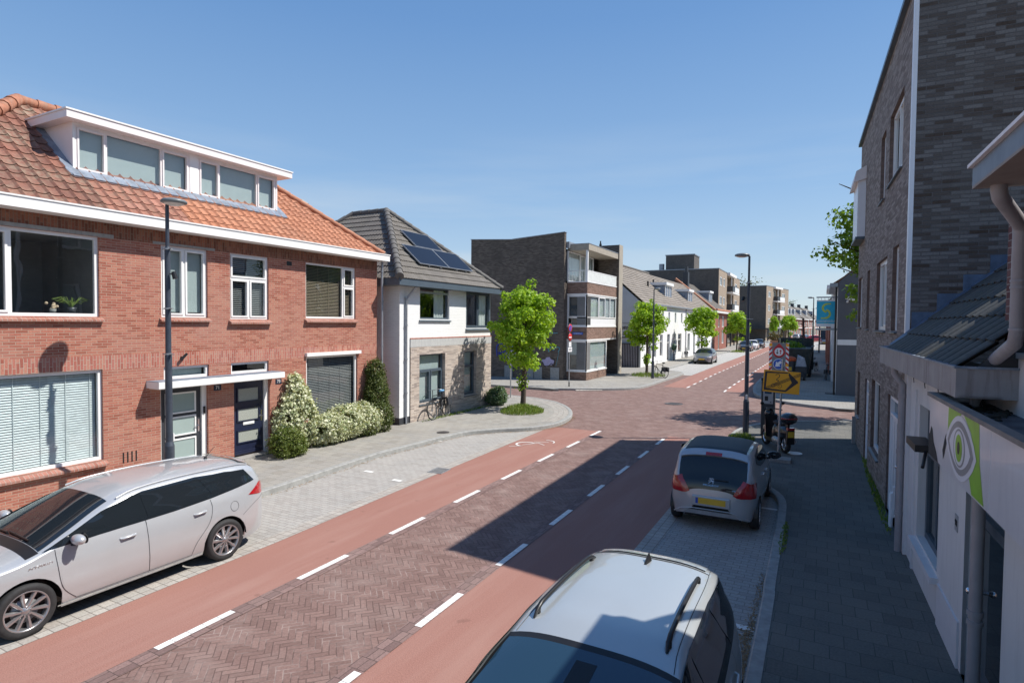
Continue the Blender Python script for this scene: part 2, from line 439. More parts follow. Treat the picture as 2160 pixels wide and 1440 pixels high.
class MB:
    def __init__(s, xf=None):
        s.v = []; s.f = []; s.m = []; s.uv = []; s.sm = []; s.xf = xf
    def add(s, pts, faces, mi=0, uvs=None, smooth=False):
        o = len(s.v)
        s.v.extend([tuple(p) for p in pts])
        for k, f in enumerate(faces):
            s.f.append([o + i for i in f]); s.m.append(mi); s.sm.append(smooth)
            s.uv.append(uvs[k] if uvs else None)
        return s
    def poly(s, pts, mi=0, uv=None):
        return s.add(pts, [list(range(len(pts)))], mi, [uv] if uv else None)
    def box(s, x0, y0, z0, x1, y1, z1, mi=0):
        if x0 > x1: x0, x1 = x1, x0
        if y0 > y1: y0, y1 = y1, y0
        if z0 > z1: z0, z1 = z1, z0
        p = [(x0, y0, z0), (x1, y0, z0), (x1, y1, z0), (x0, y1, z0), (x0, y0, z1), (x1, y0, z1), (x1, y1, z1), (x0, y1, z1)]
        return s.add(p, [(0, 3, 2, 1), (4, 5, 6, 7), (0, 1, 5, 4), (1, 2, 6, 5), (2, 3, 7, 6), (3, 0, 4, 7)], mi)
    def hexa(s, p, mi=0):
        return s.add(p, [(0, 3, 2, 1), (4, 5, 6, 7), (0, 1, 5, 4), (1, 2, 6, 5), (2, 3, 7, 6), (3, 0, 4, 7)], mi)
    def prism(s, poly, a, b, axis='z', mi=0):
        """poly: 2D points; extruded along axis from a to b"""
        def P(u, v, w):
            return {'z': (u, v, w), 'y': (u, w, v), 'x': (w, u, v)}[axis]
        n = len(poly)
        pts = [P(u, v, a) for u, v in poly] + [P(u, v, b) for u, v in poly]
        fs = [list(range(n))[::-1], list(range(n, 2 * n))] + [(i, (i + 1) % n, n + (i + 1) % n, n + i) for i in range(n)]
        return s.add(pts, fs, mi)
    def cyl(s, a, b, r0, r1=None, n=12, mi=0, caps=True, smooth=True):
        r1 = r0 if r1 is None else r1
        a, b = Vector(a), Vector(b)
        d = (b - a)
        if d.length < 1e-6: return s
        q = d.to_track_quat('Z', 'Y').to_matrix()
        pts = []
        for c, r in ((a, r0), (b, r1)):
            for i in range(n):
                t = 2 * math.pi * i / n
                pts.append(c + q @ Vector((math.cos(t) * r, math.sin(t) * r, 0)))
        s.add(pts, [(i, (i + 1) % n, n + (i + 1) % n, n + i) for i in range(n)], mi, smooth=smooth)
        if caps:
            s.add(pts[:n], [list(range(n))[::-1]], mi)
            s.add(pts[n:], [list(range(n))], mi)
        return s
    def tube(s, path, r, n=8, mi=0, closed=False):
        P = [Vector(p) for p in path]
        m = len(P)
        rings = []
        up = None
        for i, p in enumerate(P):
            if closed: t = (P[(i + 1) % m] - P[i - 1])
            else: t = P[min(i + 1, m - 1)] - P[max(i - 1, 0)]
            if t.length < 1e-9: t = Vector((0, 0, 1))
            t.normalize()
            if up is None:
                up = Vector((0, 0, 1)) if abs(t.z) < 0.9 else Vector((1, 0, 0))
            a = t.cross(up)
            if a.length < 1e-4: a = t.cross(Vector((1, 0, 0)))
            a.normalize(); b2 = a.cross(t); up = b2
            rr = r[i] if isinstance(r, (list, tuple)) else r
            rings.append([p + (a * math.cos(2 * math.pi * k / n) + b2 * math.sin(2 * math.pi * k / n)) * rr for k in range(n)])
        pts = [q for rg in rings for q in rg]
        fs = []
        for i in range(m if closed else m - 1):
            i2 = (i + 1) % m
            for k in range(n):
                fs.append((i * n + k, i * n + (k + 1) % n, i2 * n + (k + 1) % n, i2 * n + k))
        s.add(pts, fs, mi, smooth=True)
        if not closed:
            s.add(rings[0], [list(range(n))[::-1]], mi); s.add(rings[-1], [list(range(n))], mi)
        return s
    def lathe(s, prof, c=(0, 0, 0), axis='z', n=24, mi=0, smooth=True):
        """prof: (radius, height) list"""
        pts = []
        for r, h in prof:
            for i in range(n):
                t = 2 * math.pi * i / n
                a, b = r * math.cos(t), r * math.sin(t)
                p = {'z': (a, b, h), 'x': (h, a, b), 'y': (a, h, b)}[axis]
                pts.append((p[0] + c[0], p[1] + c[1], p[2] + c[2]))
        fs = [(j * n + i, j * n + (i + 1) % n, (j + 1) * n + (i + 1) % n, (j + 1) * n + i) for j in range(len(prof) - 1) for i in range(n)]
        return s.add(pts, fs, mi, smooth=smooth)
    def ball(s, c, rx, ry=None, rz=None, n=12, mi=0):
        ry = rx if ry is None else ry; rz = rx if rz is None else rz
        m = max(4, n // 2)
        pts = []
        for j in range(m + 1):
            ph = math.pi * j / m
            for i in range(n):
                t = 2 * math.pi * i / n
                pts.append((c[0] + rx * math.sin(ph) * math.cos(t), c[1] + ry * math.sin(ph) * math.sin(t), c[2] + rz * math.cos(ph)))
        fs = [(j * n + i, (j + 1) * n + i, (j + 1) * n + (i + 1) % n, j * n + (i + 1) % n) for j in range(m) for i in range(n)]
        return s.add(pts, fs, mi, smooth=True)
    def build(s, name, mats, parent=None, bevel=0.0):
        if not isinstance(mats, (list, tuple)): mats = [mats]
        me = bpy.data.meshes.new(name)
        raw = s.v
        base = Matrix.Identity(4)
        if s.xf is not None: base = s.xf
        if parent is not None: base = WM[parent.name].inverted() @ base
        vv = [base @ Vector(p) for p in raw] if base != Matrix.Identity(4) else raw
        me.from_pydata([tuple(p) for p in vv], [], s.f)
        for m in mats: me.materials.append(m)
        me.polygons.foreach_set('material_index', s.m)
        me.polygons.foreach_set('use_smooth', s.sm)
        ul = me.uv_layers.new(name='UVMap')
        data = []
        for f, uv in zip(s.f, s.uv):
            if uv is not None:
                for a in uv: data.extend((a[0], a[1]))
                continue
            p = [raw[i] for i in f]
            nx = ny = nz = 0.0
            for i in range(len(p)):
                a, b = p[i], p[(i + 1) % len(p)]
                nx += (a[1] - b[1]) * (a[2] + b[2]); ny += (a[2] - b[2]) * (a[0] + b[0]); nz += (a[0] - b[0]) * (a[1] + b[1])
            nx, ny, nz = abs(nx), abs(ny), abs(nz)
            if nz >= nx and nz >= ny: q = [(a[0], a[1]) for a in p]
            elif nx >= ny: q = [(a[1], a[2]) for a in p]
            else: q = [(a[0], a[2]) for a in p]
            for a in q: data.extend(a)
        ul.data.foreach_set('uv', data)
        me.update()
        o = bpy.data.objects.new(name, me)
        COL.objects.link(o)
        if parent is not None:
            o.parent = parent
            WM[o.name] = WM[parent.name]
        else:
            WM[o.name] = Matrix.Identity(4)
        if bevel > 0:
            bm = o.modifiers.new('bevel', 'BEVEL'); bm.width = bevel; bm.segments = 2; bm.limit_method = 'ANGLE'
        return o

def structure(name, mb, mats):
    return prop(mb.build(name, mats), kind='structure')

def copy_tree(o, parent=None):
    c = o.copy()
    COL.objects.link(c)
    if parent is not None: c.parent = parent
    WM[c.name] = Matrix.Identity(4)
    for ch in list(o.children): copy_tree(ch, c)
    return c

def place(o, loc, rotz=0.0, s=1.0):
    o.location = loc; o.rotation_euler = (0, 0, rotz); o.scale = (s, s, s)
    return o

# frames: matrices taking (u along, n outward, z up) into the scene
def F_left(X): return Matrix(((0, 1, 0, X), (1, 0, 0, 0), (0, 0, 1, 0), (0, 0, 0, 1)))
def F_south(Y): return Matrix(((1, 0, 0, 0), (0, -1, 0, Y), (0, 0, 1, 0), (0, 0, 0, 1)))
AR = -0.027
RIGHT = Matrix(((1, AR, 0, 1.56), (0, 1, 0, 0), (0, 0, 1, 0), (0, 0, 0, 1)))   # right-hand facades: x = 1.56 - .027 y
RIGHT = Matrix.Translation((1.56, 0, 0)) @ Matrix.Rotation(0.027, 4, 'Z')
def F_right(n0=0.0): return RIGHT @ Matrix(((0, -1, 0, -n0), (1, 0, 0, 0), (0, 0, 1, 0), (0, 0, 0, 1)))
def F_rsouth(Y): return RIGHT @ Matrix(((1, 0, 0, 0), (0, -1, 0, Y), (0, 0, 1, 0), (0, 0, 0, 1)))

def wall(mb, u0, u1, z0, z1, holes=(), depth=0.12, mi=0, mr=None, bands=()):
    """flat wall at n=0 with rectangular openings and their reveals; bands: (z0,z1,mat index)"""
    mr = mi if mr is None else mr
    us = sorted(set([u0, u1] + [h[0] for h in holes] + [h[1] for h in holes]))
    zs = sorted(set([z0, z1] + [h[2] for h in holes] + [h[3] for h in holes] + [b[0] for b in bands] + [b[1] for b in bands]))
    us = [u for u in us if u0 <= u <= u1]; zs = [z for z in zs if z0 <= z <= z1]
    for a, b in zip(us[:-1], us[1:]):
        for c, d in zip(zs[:-1], zs[1:]):
            cu, cz = (a + b) / 2, (c + d) / 2
            if any(h[0] < cu < h[1] and h[2] < cz < h[3] for h in holes): continue
            m = mi
            for bd in bands:
                if bd[0] < cz < bd[1]: m = bd[2]
            mb.poly([(a, 0, c), (b, 0, c), (b, 0, d), (a, 0, d)], m)
    for h in holes:
        a, b, c, d = h[:4]
        dp = h[4] if len(h) > 4 else depth
        mb.poly([(a, 0, c), (a, 0, d), (a, -dp, d), (a, -dp, c)], mr)
        mb.poly([(b, 0, c), (b, -dp, c), (b, -dp, d), (b, 0, d)], mr)
        mb.poly([(a, 0, d), (b, 0, d), (b, -dp, d), (a, -dp, d)], mr)
        mb.poly([(a, 0, c), (a, -dp, c), (b, -dp, c), (b, 0, c)], mr)

def window(parent, F, u0, u1, z0, z1, cells=None, fw=0.06, inset=0.05, fm='white', sash=0.045, blind=None, glass='glass',
           room='interior_dark', rdepth=1.4, name='window', bdrop=1.0, sill=None, sash_mat=None, simple=False):
    """cells: (a0,a1,b0,b1,has_sash) in fractions of the opening"""
    cells = cells or [(0, 1, 0, 1, False)]
    n0 = -inset
    fd = 0.07
    mb = MB(F)
    mb.box(u0, n0 - fd, z0, u0 + fw, n0, z1); mb.box(u1 - fw, n0 - fd, z0, u1, n0, z1)
    mb.box(u0 + fw, n0 - fd, z0, u1 - fw, n0, z0 + fw); mb.box(u0 + fw, n0 - fd, z1 - fw, u1 - fw, n0, z1)
    iu0, iu1, iz0, iz1 = u0 + fw, u1 - fw, z0 + fw, z1 - fw
    W, Hh = iu1 - iu0, iz1 - iz0
    g = MB(F)
    for (a0, a1, b0, b1, sh) in cells:
        x0, x1 = iu0 + a0 * W, iu0 + a1 * W
        y0, y1 = iz0 + b0 * Hh, iz0 + b1 * Hh
        hw = fw * 0.45
        if a0 > 0.001: mb.box(x0 - hw, n0 - fd + 0.004, y0, x0 + hw, n0 - 0.004, y1)
        if b0 > 0.001: mb.box(x0, n0 - fd + 0.002, y0 - hw, x1, n0 - 0.002, y0 + hw)
        px0 = x0 + (hw if a0 > 0.001 else 0); px1 = x1 - (hw if a1 < 0.999 else 0)
        py0 = y0 + (hw if b0 > 0.001 else 0); py1 = y1 - (hw if b1 < 0.999 else 0)
        if sh:
            s = sash; q0, q1 = n0 - fd + 0.01, n0 + 0.018
            mb.box(px0 + .004, q0, py0 + .004, px0 + s, q1, py1 - .004); mb.box(px1 - s, q0, py0 + .004, px1 - .004, q1, py1 - .004)
            mb.box(px0 + s, q0, py0 + .004, px1 - s, q1, py0 + s); mb.box(px0 + s, q0, py1 - s, px1 - s, q1, py1 - .004)
            px0 += s; px1 -= s; py0 += s; py1 -= s
        gn = n0 - fd * 0.5
        g.poly([(px0 - .005, gn, py0 - .005), (px1 + .005, gn, py0 - .005), (px1 + .005, gn, py1 + .005), (px0 - .005, gn, py1 + .005)])
    w = mb.build(name, [MT[fm]], parent)
    g.build('pane', [MT[glass]], w)
    bn = n0 - fd - 0.05
    if blind:
        bb = MB(F)
        zb = iz1 - (iz1 - iz0) * bdrop
        if blind in ('slat', 'slat_brown', 'slat_grey'):
            pitch = 0.05 if blind != 'slat_brown' else 0.045
            k = int((iz1 - zb) / pitch)
            for i in range(k):
                zz = iz1 - 0.02 - i * pitch
                h_, d_ = (0.012, 0.044) if blind == 'slat' else (0.018, 0.032)
                bb.poly([(iu0, bn - h_, zz), (iu1, bn - h_, zz), (iu1, bn + h_, zz - d_), (iu0, bn + h_, zz - d_)])
            nn = max(2, int((iu1 - iu0) / 0.42))
            for i in range(nn + 1):
                uu = iu0 + (iu1 - iu0) * (i + 0.25) / (nn + 0.5)
                bb.box(uu - .006, bn + .019, zb, uu + .006, bn + .022, iz1)
        elif blind == 'roller':
            bb.box(iu0 + .03, bn - .004, zb, iu1 - .03, bn, iz1)
            bb.box(iu0 + .03, bn - .008, zb - .02, iu1 - .03, bn + .006, zb)
        elif blind in ('curtain', 'curtain_side'):
            a, b = (iu0, iu1) if blind == 'curtain' else (iu0 + (iu1 - iu0) * 0.62, iu1)
            k = int((b - a) / 0.03)
            pts = []
            for i in range(k + 1):
                uu = a + (b - a) * i / k
                nn = bn - 0.03 + 0.025 * math.sin(i * 1.1) + 0.01 * math.sin(i * 2.7)
                pts += [(uu, nn, iz0), (uu, nn, iz1)]
            bb.add(pts, [(2 * i, 2 * i + 2, 2 * i + 3, 2 * i + 1) for i in range(k)], smooth=True)
        bmat = {'curtain_side': 'curtain'}.get(blind, blind)
        bb.build('blind' if 'curtain' not in blind else 'curtain', [MT[bmat]], w)
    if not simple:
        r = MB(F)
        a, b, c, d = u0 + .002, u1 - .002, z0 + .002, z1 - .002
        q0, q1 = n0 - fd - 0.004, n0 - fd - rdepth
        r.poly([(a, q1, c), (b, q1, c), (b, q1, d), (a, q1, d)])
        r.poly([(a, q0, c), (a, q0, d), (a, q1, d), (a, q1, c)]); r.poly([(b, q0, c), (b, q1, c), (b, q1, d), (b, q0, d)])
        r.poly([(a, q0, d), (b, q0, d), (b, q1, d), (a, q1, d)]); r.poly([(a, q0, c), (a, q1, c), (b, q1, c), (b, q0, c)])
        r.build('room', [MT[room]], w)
    if sill:
        sb = MB(F)
        sd, sh, sm, eu = sill
        sb.hexa([(u0 - eu, -inset, z0 - sh), (u1 + eu, -inset, z0 - sh), (u1 + eu, sd, z0 - sh), (u0 - eu, sd, z0 - sh),
                 (u0 - eu, -inset, z0 - .002), (u1 + eu, -inset, z0 - .002), (u1 + eu, sd, z0 - sh * .62), (u0 - eu, sd, z0 - sh * .62)])
        sb.build('sill', [sm if not isinstance(sm, str) else MT[sm]], w)
    return w

def tile_roof(mb, O, U, V, umin, umax, vmax, tw, th, amp=0.03, step=0.028, seg=6, mi=0, kind='pan'):
    """wavy tiles laid in courses on the plane O + u U + v V"""
    O, U, V = Vector(O), Vector(U).normalized(), Vector(V).normalized()
    Nn = U.cross(V).normalized()
    if Nn.z < 0: Nn = -Nn
    def prof(u):
        t = (u / tw) % 1.0
        if kind == 'pan':
            if t < 0.3: return amp * math.sin(math.pi * t / 0.3)
            return -amp * 0.35 * math.sin(math.pi * (t - 0.3) / 0.7)
        if kind == 'rib': return amp * math.sin(math.pi * t)
        return amp * (0.5 + 0.5 * math.cos(2 * math.pi * (u / (tw / 2))))
    rows = int(math.ceil(vmax / th))
    for r in range(rows):
        v0 = r * th; v1 = min(vmax, v0 + th)
        a0, b0, a1, b1 = umin(v0), umax(v0), umin(v1), umax(v1)
        lo, hi = min(a0, a1), max(b0, b1)
        k0, k1 = int(math.floor(lo / tw * seg)), int(math.ceil(hi / tw * seg))
        us = [k * tw / seg for k in range(k0, k1 + 1)]
        pts = []; uvs = []
        for u in us:
            ua = min(max(u, a0), b0); ub = min(max(u, a1), b1)
            pa, pb = prof(ua), prof(ub)
            pts += [O + U * ua + V * v0 + Nn * (pa - 0.004), O + U * ua + V * (v0 - 0.015) + Nn * (pa + step), O + U * ub + V * v1 + Nn * pb]
            uvs += [(ua, v0 + 0.01), (ua, v0 + 0.01), (ub, v1 - 0.01)]
        fs = []; fu = []
        for i in range(len(us) - 1):
            if pts[3 * i + 1] == pts[3 * i + 4] and pts[3 * i + 2] == pts[3 * i + 5]: continue
            b = 3 * i
            # keep one tile id per tile
            tid = (math.floor((us[i] + 1e-6) / tw) + 0.5) * tw
            for f in ((b, b + 3, b + 4, b + 1), (b + 1, b + 4, b + 5, b + 2)):
                fs.append(f)
                fu.append([(min(max(uvs[q][0], tid - tw * .49), tid + tw * .49), uvs[q][1]) for q in f])
        mb.add(pts, fs, mi, fu, smooth=False)

def ridge_tiles(mb, a, b, r=0.12, ln=0.36, mi=0):
    a, b = Vector(a), Vector(b)
    L = (b - a).length
    k = max(1, int(L / ln))
    d = (b - a) / k
    for i in range(k):
        p = a + d * i
        mb.cyl(p - d * 0.06, p + d * 1.0, r * 1.12, r * 0.92, 10, mi)
# ------------------------------------------------------------------ ground, road, pavements
def cx(y): return 0.0 if y < 100 else 0.00085 * (y - 100) ** 2
def lerp_tab(tab):
    def f(y):
        if y <= tab[0][0]: return tab[0][1]
        for (a, b), (c, d) in zip(tab[:-1], tab[1:]):
            if y <= c: return b + (d - b) * (y - a) / (c - a)
        return tab[-1][1]
    return lambda y: f(y) + cx(y)
def strip(mb, y0, y1, fl, fr, z, mi=0, dy=3.0):
    n = max(1, int((y1 - y0) / dy))
    for i in range(n):
        a, b = y0 + (y1 - y0) * i / n, y0 + (y1 - y0) * (i + 1) / n
        mb.poly([(fl(a), a, z), (fr(a), a, z), (fr(b), b, z), (fl(b), b, z)], mi)
def smooth_path(pts, n=5):
    out = []
    m = len(pts)
    for i in range(m - 1):
        p0, p1, p2, p3 = pts[max(i - 1, 0)], pts[i], pts[i + 1], pts[min(i + 2, m - 1)]
        d = math.hypot(p2[0] - p1[0], p2[1] - p1[1])
        k = 1 if d > 8 else n
        for j in range(k):
            t = j / k
            out.append(tuple(0.5 * ((2 * p1[q]) + (-p0[q] + p2[q]) * t + (2 * p0[q] - 5 * p1[q] + 4 * p2[q] - p3[q]) * t * t +
                                    (-p0[q] + 3 * p1[q] - 3 * p2[q] + p3[q]) * t ** 3) if k > 1 else p1[q] for q in (0, 1)))
    out.append(pts[-1])
    return out
def offset_path(P, d):
    out = []
    for i, p in enumerate(P):
        a, b = P[max(i - 1, 0)], P[min(i + 1, len(P) - 1)]
        tx, ty = b[0] - a[0], b[1] - a[1]
        l = math.hypot(tx, ty) or 1
        out.append((p[0] - ty / l * d, p[1] + tx / l * d))
    return out

M_red = asphalt_mat('red_asphalt', (0.295, 0.148, 0.117), wear=(0.36, 0.215, 0.175), wamt=0.55)
M_herr = herringbone_mat('herringbone_clinkers', (0.175, 0.108, 0.092), (0.205, 0.128, 0.11), (0.235, 0.15, 0.128), (0.075, 0.048, 0.042), unit=0.078, n=3, rot=45, dust=(0.34, 0.27, 0.24))
M_bay = brick_mat('grey_clinkers', (0.30, 0.285, 0.265), (0.37, 0.355, 0.33), (0.23, 0.215, 0.20), w=0.21, h=0.105, ms=0.014, third=(0.34, 0.33, 0.31), blotch=(0.43, 0.405, 0.37), blotch_amt=0.5, bstr=0.3)
M_edge = brick_mat('edging_clinkers', (0.33, 0.30, 0.27), (0.42, 0.39, 0.35), (0.2, 0.18, 0.16), w=0.16, h=0.155, ms=0.014, offs=0.0, third=(0.36, 0.34, 0.31), blotch=(0.3, 0.28, 0.25), blotch_amt=0.3)
M_pav = brick_mat('concrete_paving', (0.25, 0.235, 0.21), (0.31, 0.295, 0.265), (0.15, 0.14, 0.12), w=0.3, h=0.3, ms=0.010, third=(0.28, 0.27, 0.25), blotch=(0.37, 0.345, 0.30), blotch_amt=0.5, bstr=0.25)
M_bayfar = brick_mat('pale_clinkers', (0.35, 0.35, 0.33), (0.43, 0.42, 0.40), (0.27, 0.26, 0.25), w=0.21, h=0.105, ms=0.012, blotch=(0.33, 0.32, 0.3), blotch_amt=0.4)
M_ground = plain('distant_ground', (0.17, 0.17, 0.13), 0.95, var=0.3, scale=0.05)

g = MB(); g.poly([(-1500, -800, -0.03), (1500, -800, -0.03), (1500, 2500, -0.03), (-1500, 2500, -0.03)])
structure('ground', g, M_ground)

L_dash = lerp_tab([(0, -6.58), (20, -6.76), (36, -6.98), (46, -7.06), (85, -6.8)])
R_dash = lerp_tab([(0, -4.24), (20, -4.50), (37, -4.80), (58, -4.68), (85, -4.5)])
L_red = lerp_tab([(0, -7.97), (7, -8.08), (14, -8.42), (20, -8.60), (33, -8.32), (55, -8.42), (95, -8.3)])
R_red = lerp_tab([(0, -2.70), (15, -2.66), (20, -2.72), (35, -3.45), (44, -3.62), (95, -3.4)])
rd = MB()
strip(rd, -15, 260, lambda y: L_dash(y) - 2.6, lambda y: R_dash(y) + 3.2, 0.0)
rd.poly([(-60, 24, -0.002), (60, 24, -0.002), (60, 33, -0.002), (-60, 33, -0.002)])
rd.poly([(-14, -15, -0.004), (4, -15, -0.004), (4, 34, -0.004), (-14, 34, -0.004)])
structure('road', rd, M_herr)
rs = MB()
for a, b in ((-15, 19.4), (35.2, 255)):
    strip(rs, a, b, L_red, lambda y: L_dash(y) - 0.01, 0.004)
for a, b in ((-15, 19.7), (34.6, 255)):
    strip(rs, a, b, lambda y: R_dash(y) + 0.01, R_red, 0.004)
structure('cycle_lane', rs, M_red)
by = MB()
strip(by, -15, 19.2, lambda y: -12.0, lambda y: L_red(y) - 0.27, 0.004)
strip(by, -15, 16.5, lambda y: R_red(y) + 0.27, lambda y: 0.5, 0.004)
structure('parking_bay', by, M_bay)
bf = MB()
strip(bf, 44, 180, lambda y: -11.6 + cx(y), lambda y: L_red(y) - 0.02, 0.004)
strip(bf, 46, 180, lambda y: R_red(y) + 0.02, lambda y: -0.8 + cx(y), 0.004)
structure('far_parking_bay', bf, M_bayfar)
ed = MB()
strip(ed, -15, 19.4, lambda y: L_red(y) - 0.30, lambda y: L_red(y) + 0.004, 0.009)
strip(ed, -15, 19.7, lambda y: R_red(y) - 0.004, lambda y: R_red(y) + 0.30, 0.009)
structure('road_edging', ed, M_edge)
ln = MB()
for f, s_ in ((L_dash, 1), (R_dash, -1)):
    strip(ln, -15, 19.6, lambda y: f(y) + (-.06 if s_ > 0 else -.17), lambda y: f(y) + (.17 if s_ > 0 else .06), 0.008)
structure('lane_edging', ln, brick_mat('dark_edging_clinkers', (0.165, 0.105, 0.096), (0.215, 0.14, 0.125), (0.085, 0.06, 0.055), w=0.105, h=0.215, ms=0.01, offs=.5, third=(.24, .155, .14), blotch=(.3, .23, .2), blotch_amt=.3))
rm = MB()
def dash(f, y, ln=1.0, w=0.10):
    n = 5 if y < 22 else 1
    for i in range(n):
        a, b = y + ln * i / n + .003, y + ln * (i + 1) / n - .003
        rm.poly([(f(a) - w / 2, a, 0.012), (f(a) + w / 2, a, 0.012), (f(b) + w / 2, b, 0.012), (f(b) - w / 2, b, 0.012)])
for k in range(-4, 8): dash(L_dash, 3.93 + 2.075 * k)
for k in range(-4, 7): dash(R_dash, 5.76 + 2.065 * k)
for k in range(0, 60):
    dash(L_dash, 35.3 + 2.07 * k); dash(R_dash, 34.3 + 2.07 * k)
def mark(x0, y0, x1, y1): rm.poly([(x0, y0, 0.012), (x1, y0, 0.012), (x1, y1, 0.012), (x0, y1, 0.012)])
mark(-10.05, 11.15, -9.78, 11.27); mark(-8.92, 10.85, -8.66, 10.97); mark(-10.7, 15.1, -10.45, 15.2)
mark(-1.02, 7.62, -0.66, 7.74); mark(-1.02, 12.9, -0.72, 13.0)
# worn bicycle symbol on the left lane
def arc(cx_, cy_, r, a0, a1, w=0.05, k=14):
    for i in range(k):
        t0, t1 = R(a0 + (a1 - a0) * i / k), R(a0 + (a1 - a0) * (i + 1) / k)
        rm.poly([(cx_ + math.cos(t) * rr, cy_ + math.sin(t) * rr, 0.0125) for t, rr in ((t0, r - w), (t0, r + w), (t1, r + w), (t1, r - w))])
arc(-8.0, 16.15, 0.30, 60, 265, .03); arc(-7.62, 16.75, 0.28, -10, 110, 0.02)
for a, b in (((-8.05, 16.0), (-7.75, 16.5)), ((-7.75, 16.5), (-7.45, 16.3)), ((-7.95, 16.6), (-7.5, 16.75)), ((-8.3, 15.6), (-8.0, 15.9))):
    dx, dy = b[0] - a[0], b[1] - a[1]; l = math.hypot(dx, dy); nx, ny = -dy / l * .014, dx / l * .014
    rm.poly([(a[0] - nx, a[1] - ny, .0125), (a[0] + nx, a[1] + ny, .0125), (b[0] + nx, b[1] + ny, .0125), (b[0] - nx, b[1] - ny, .0125)])
structure('road_marking', rm, MT['roadpaint'])
# tar-sealed cracks and darker repair patches in the red lanes
random.seed(17); ck = MB()
def crack(x, y, ang, ln_, w=.012):
    P = [(x, y)]
    for i in range(int(ln_ / .12)):
        ang += random.uniform(-.35, .35); P.append((P[-1][0] + math.cos(ang) * .12, P[-1][1] + math.sin(ang) * .12))
    for a, b in zip(P[:-1], P[1:]):
        nx, ny = -(b[1] - a[1]) / .12 * w / 2, (b[0] - a[0]) / .12 * w / 2
        ck.poly([(a[0] - nx, a[1] - ny, .0065), (a[0] + nx, a[1] + ny, .0065), (b[0] + nx, b[1] + ny, .0065), (b[0] - nx, b[1] - ny, .0065)])
for x, y, a, l in ((-7.6, 16.9, 2.0, .7), (-3.2, 16.2, .9, .8)): crack(x, y, a, l, .008)
structure('crack_sealing', ck, plain('tar', (0.10, 0.055, 0.045), .7, var=.4))

pavs = MB(); pavr = MB(); kb = MB()
def block(kpts, back, pv_=None):
    P = smooth_path(kpts)
    I = offset_path(P, 0.15)
    n = len(P)
    pts = [(x, y, 0.0) for x, y in P] + [(x, y, 0.112) for x, y in P] + [(x, y, 0.128) for x, y in offset_path(P, 0.02)] + [(x, y, 0.128) for x, y in I] + [(x, y, 0.10) for x, y in I]
    fs = []
    for k in range(4):
        fs += [(k * n + i, k * n + i + 1, (k + 1) * n + i + 1, (k + 1) * n + i) for i in range(n - 1)]
    kb.add(pts, fs)
    (pv_ or pavs).poly([(x, y, 0.12) for x, y in I] + [(x, y, 0.12) for x, y in back])
block([(-10.4, -15), (-10.4, 0), (-10.4, 5), (-10.44, 8.5), (-10.57, 10.3), (-10.72, 12.4), (-10.62, 13.9), (-10.53, 15.2), (-10.3, 16.5), (-9.65, 17.45), (-9.05, 18.05), (-8.62, 18.75),
       (-8.42, 19.6), (-8.47, 20.6), (-8.75, 21.8), (-9.4, 23.2), (-10.3, 24.4), (-11.4, 25.3), (-13.7, 25.95), (-20, 26), (-60, 26)], [(-60, -15)])
block([(-60, 29.6), (-17, 29.7), (-13.7, 29.9), (-11.6, 30.8), (-10.2, 31.8), (-9.3, 33), (-9.06, 35), (-9.03, 38), (-8.95, 43), (-9.3, 45.4), (-10.8, 46.8), (-11.2, 49), (-11.2, 100)] +
      [(-11.2 + cx(y), y) for y in (115, 130, 145, 160, 180, 200, 225, 260)], [(-90, 260), (-60, 29.6)])
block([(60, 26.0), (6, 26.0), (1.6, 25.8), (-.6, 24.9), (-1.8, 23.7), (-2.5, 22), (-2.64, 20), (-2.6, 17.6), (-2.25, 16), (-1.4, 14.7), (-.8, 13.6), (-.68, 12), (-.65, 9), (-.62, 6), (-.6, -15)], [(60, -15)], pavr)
block([(-1.0 + cx(y), y) for y in (260, 225, 200, 180, 160, 145, 130, 115)] + [(-1.0, 100), (-1.0, 50), (-1.4, 48), (-3.2, 46.6), (-3.62, 44), (-3.58, 38.4), (-3.3, 34.8), (-2.84, 32.7), (-1.9, 31.2),
       (-.6, 30.1), (1.3, 29.55), (6, 29.5), (60, 29.5)], [(120, 29.5), (120, 260)])
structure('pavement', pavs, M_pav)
structure('shade_toned_pavement', pavr, brick_mat('shade_toned_slabs', (0.115, 0.115, 0.105), (0.15, 0.148, 0.135), (0.085, 0.088, 0.075), w=0.3, h=0.3, ms=0.010, third=(0.13, 0.13, 0.12), blotch=(0.19, 0.175, 0.15), blotch_amt=0.5, bstr=0.4))  # right-hand paving in a darker copy, the shade there painted into its colour
structure('kerb', kb, MT['kerb'])
# pale ramp stones at the far corner
rp = MB()
rp.hexa([(-12.0, 30.35, .004), (-10.75, 31.2, .004), (-11.05, 31.75, .004), (-12.25, 30.9, .004),
         (-12.0, 30.36, .03), (-10.76, 31.2, .03), (-11.05, 31.74, .136), (-12.25, 30.9, .136)])
structure('kerb_ramp', rp, M_edge)
# pale corner stones, three rows following the near left corner kerb
cs = MB()
Pc = smooth_path([(-8.42, 19.6), (-8.47, 20.6), (-8.75, 21.8), (-9.4, 23.2), (-10.3, 24.4), (-11.4, 25.3), (-13.7, 25.95)])
for k in range(3):
    A, B = offset_path(Pc, 0.17 + k * 0.2), offset_path(Pc, 0.17 + k * 0.2 + 0.18)
    for i in range(len(A) - 1):
        cs.poly([(A[i][0], A[i][1], .124), (A[i + 1][0], A[i + 1][1], .124), (B[i + 1][0], B[i + 1][1], .124), (B[i][0], B[i][1], .124)])
structure('corner_stones', cs, M_edge)

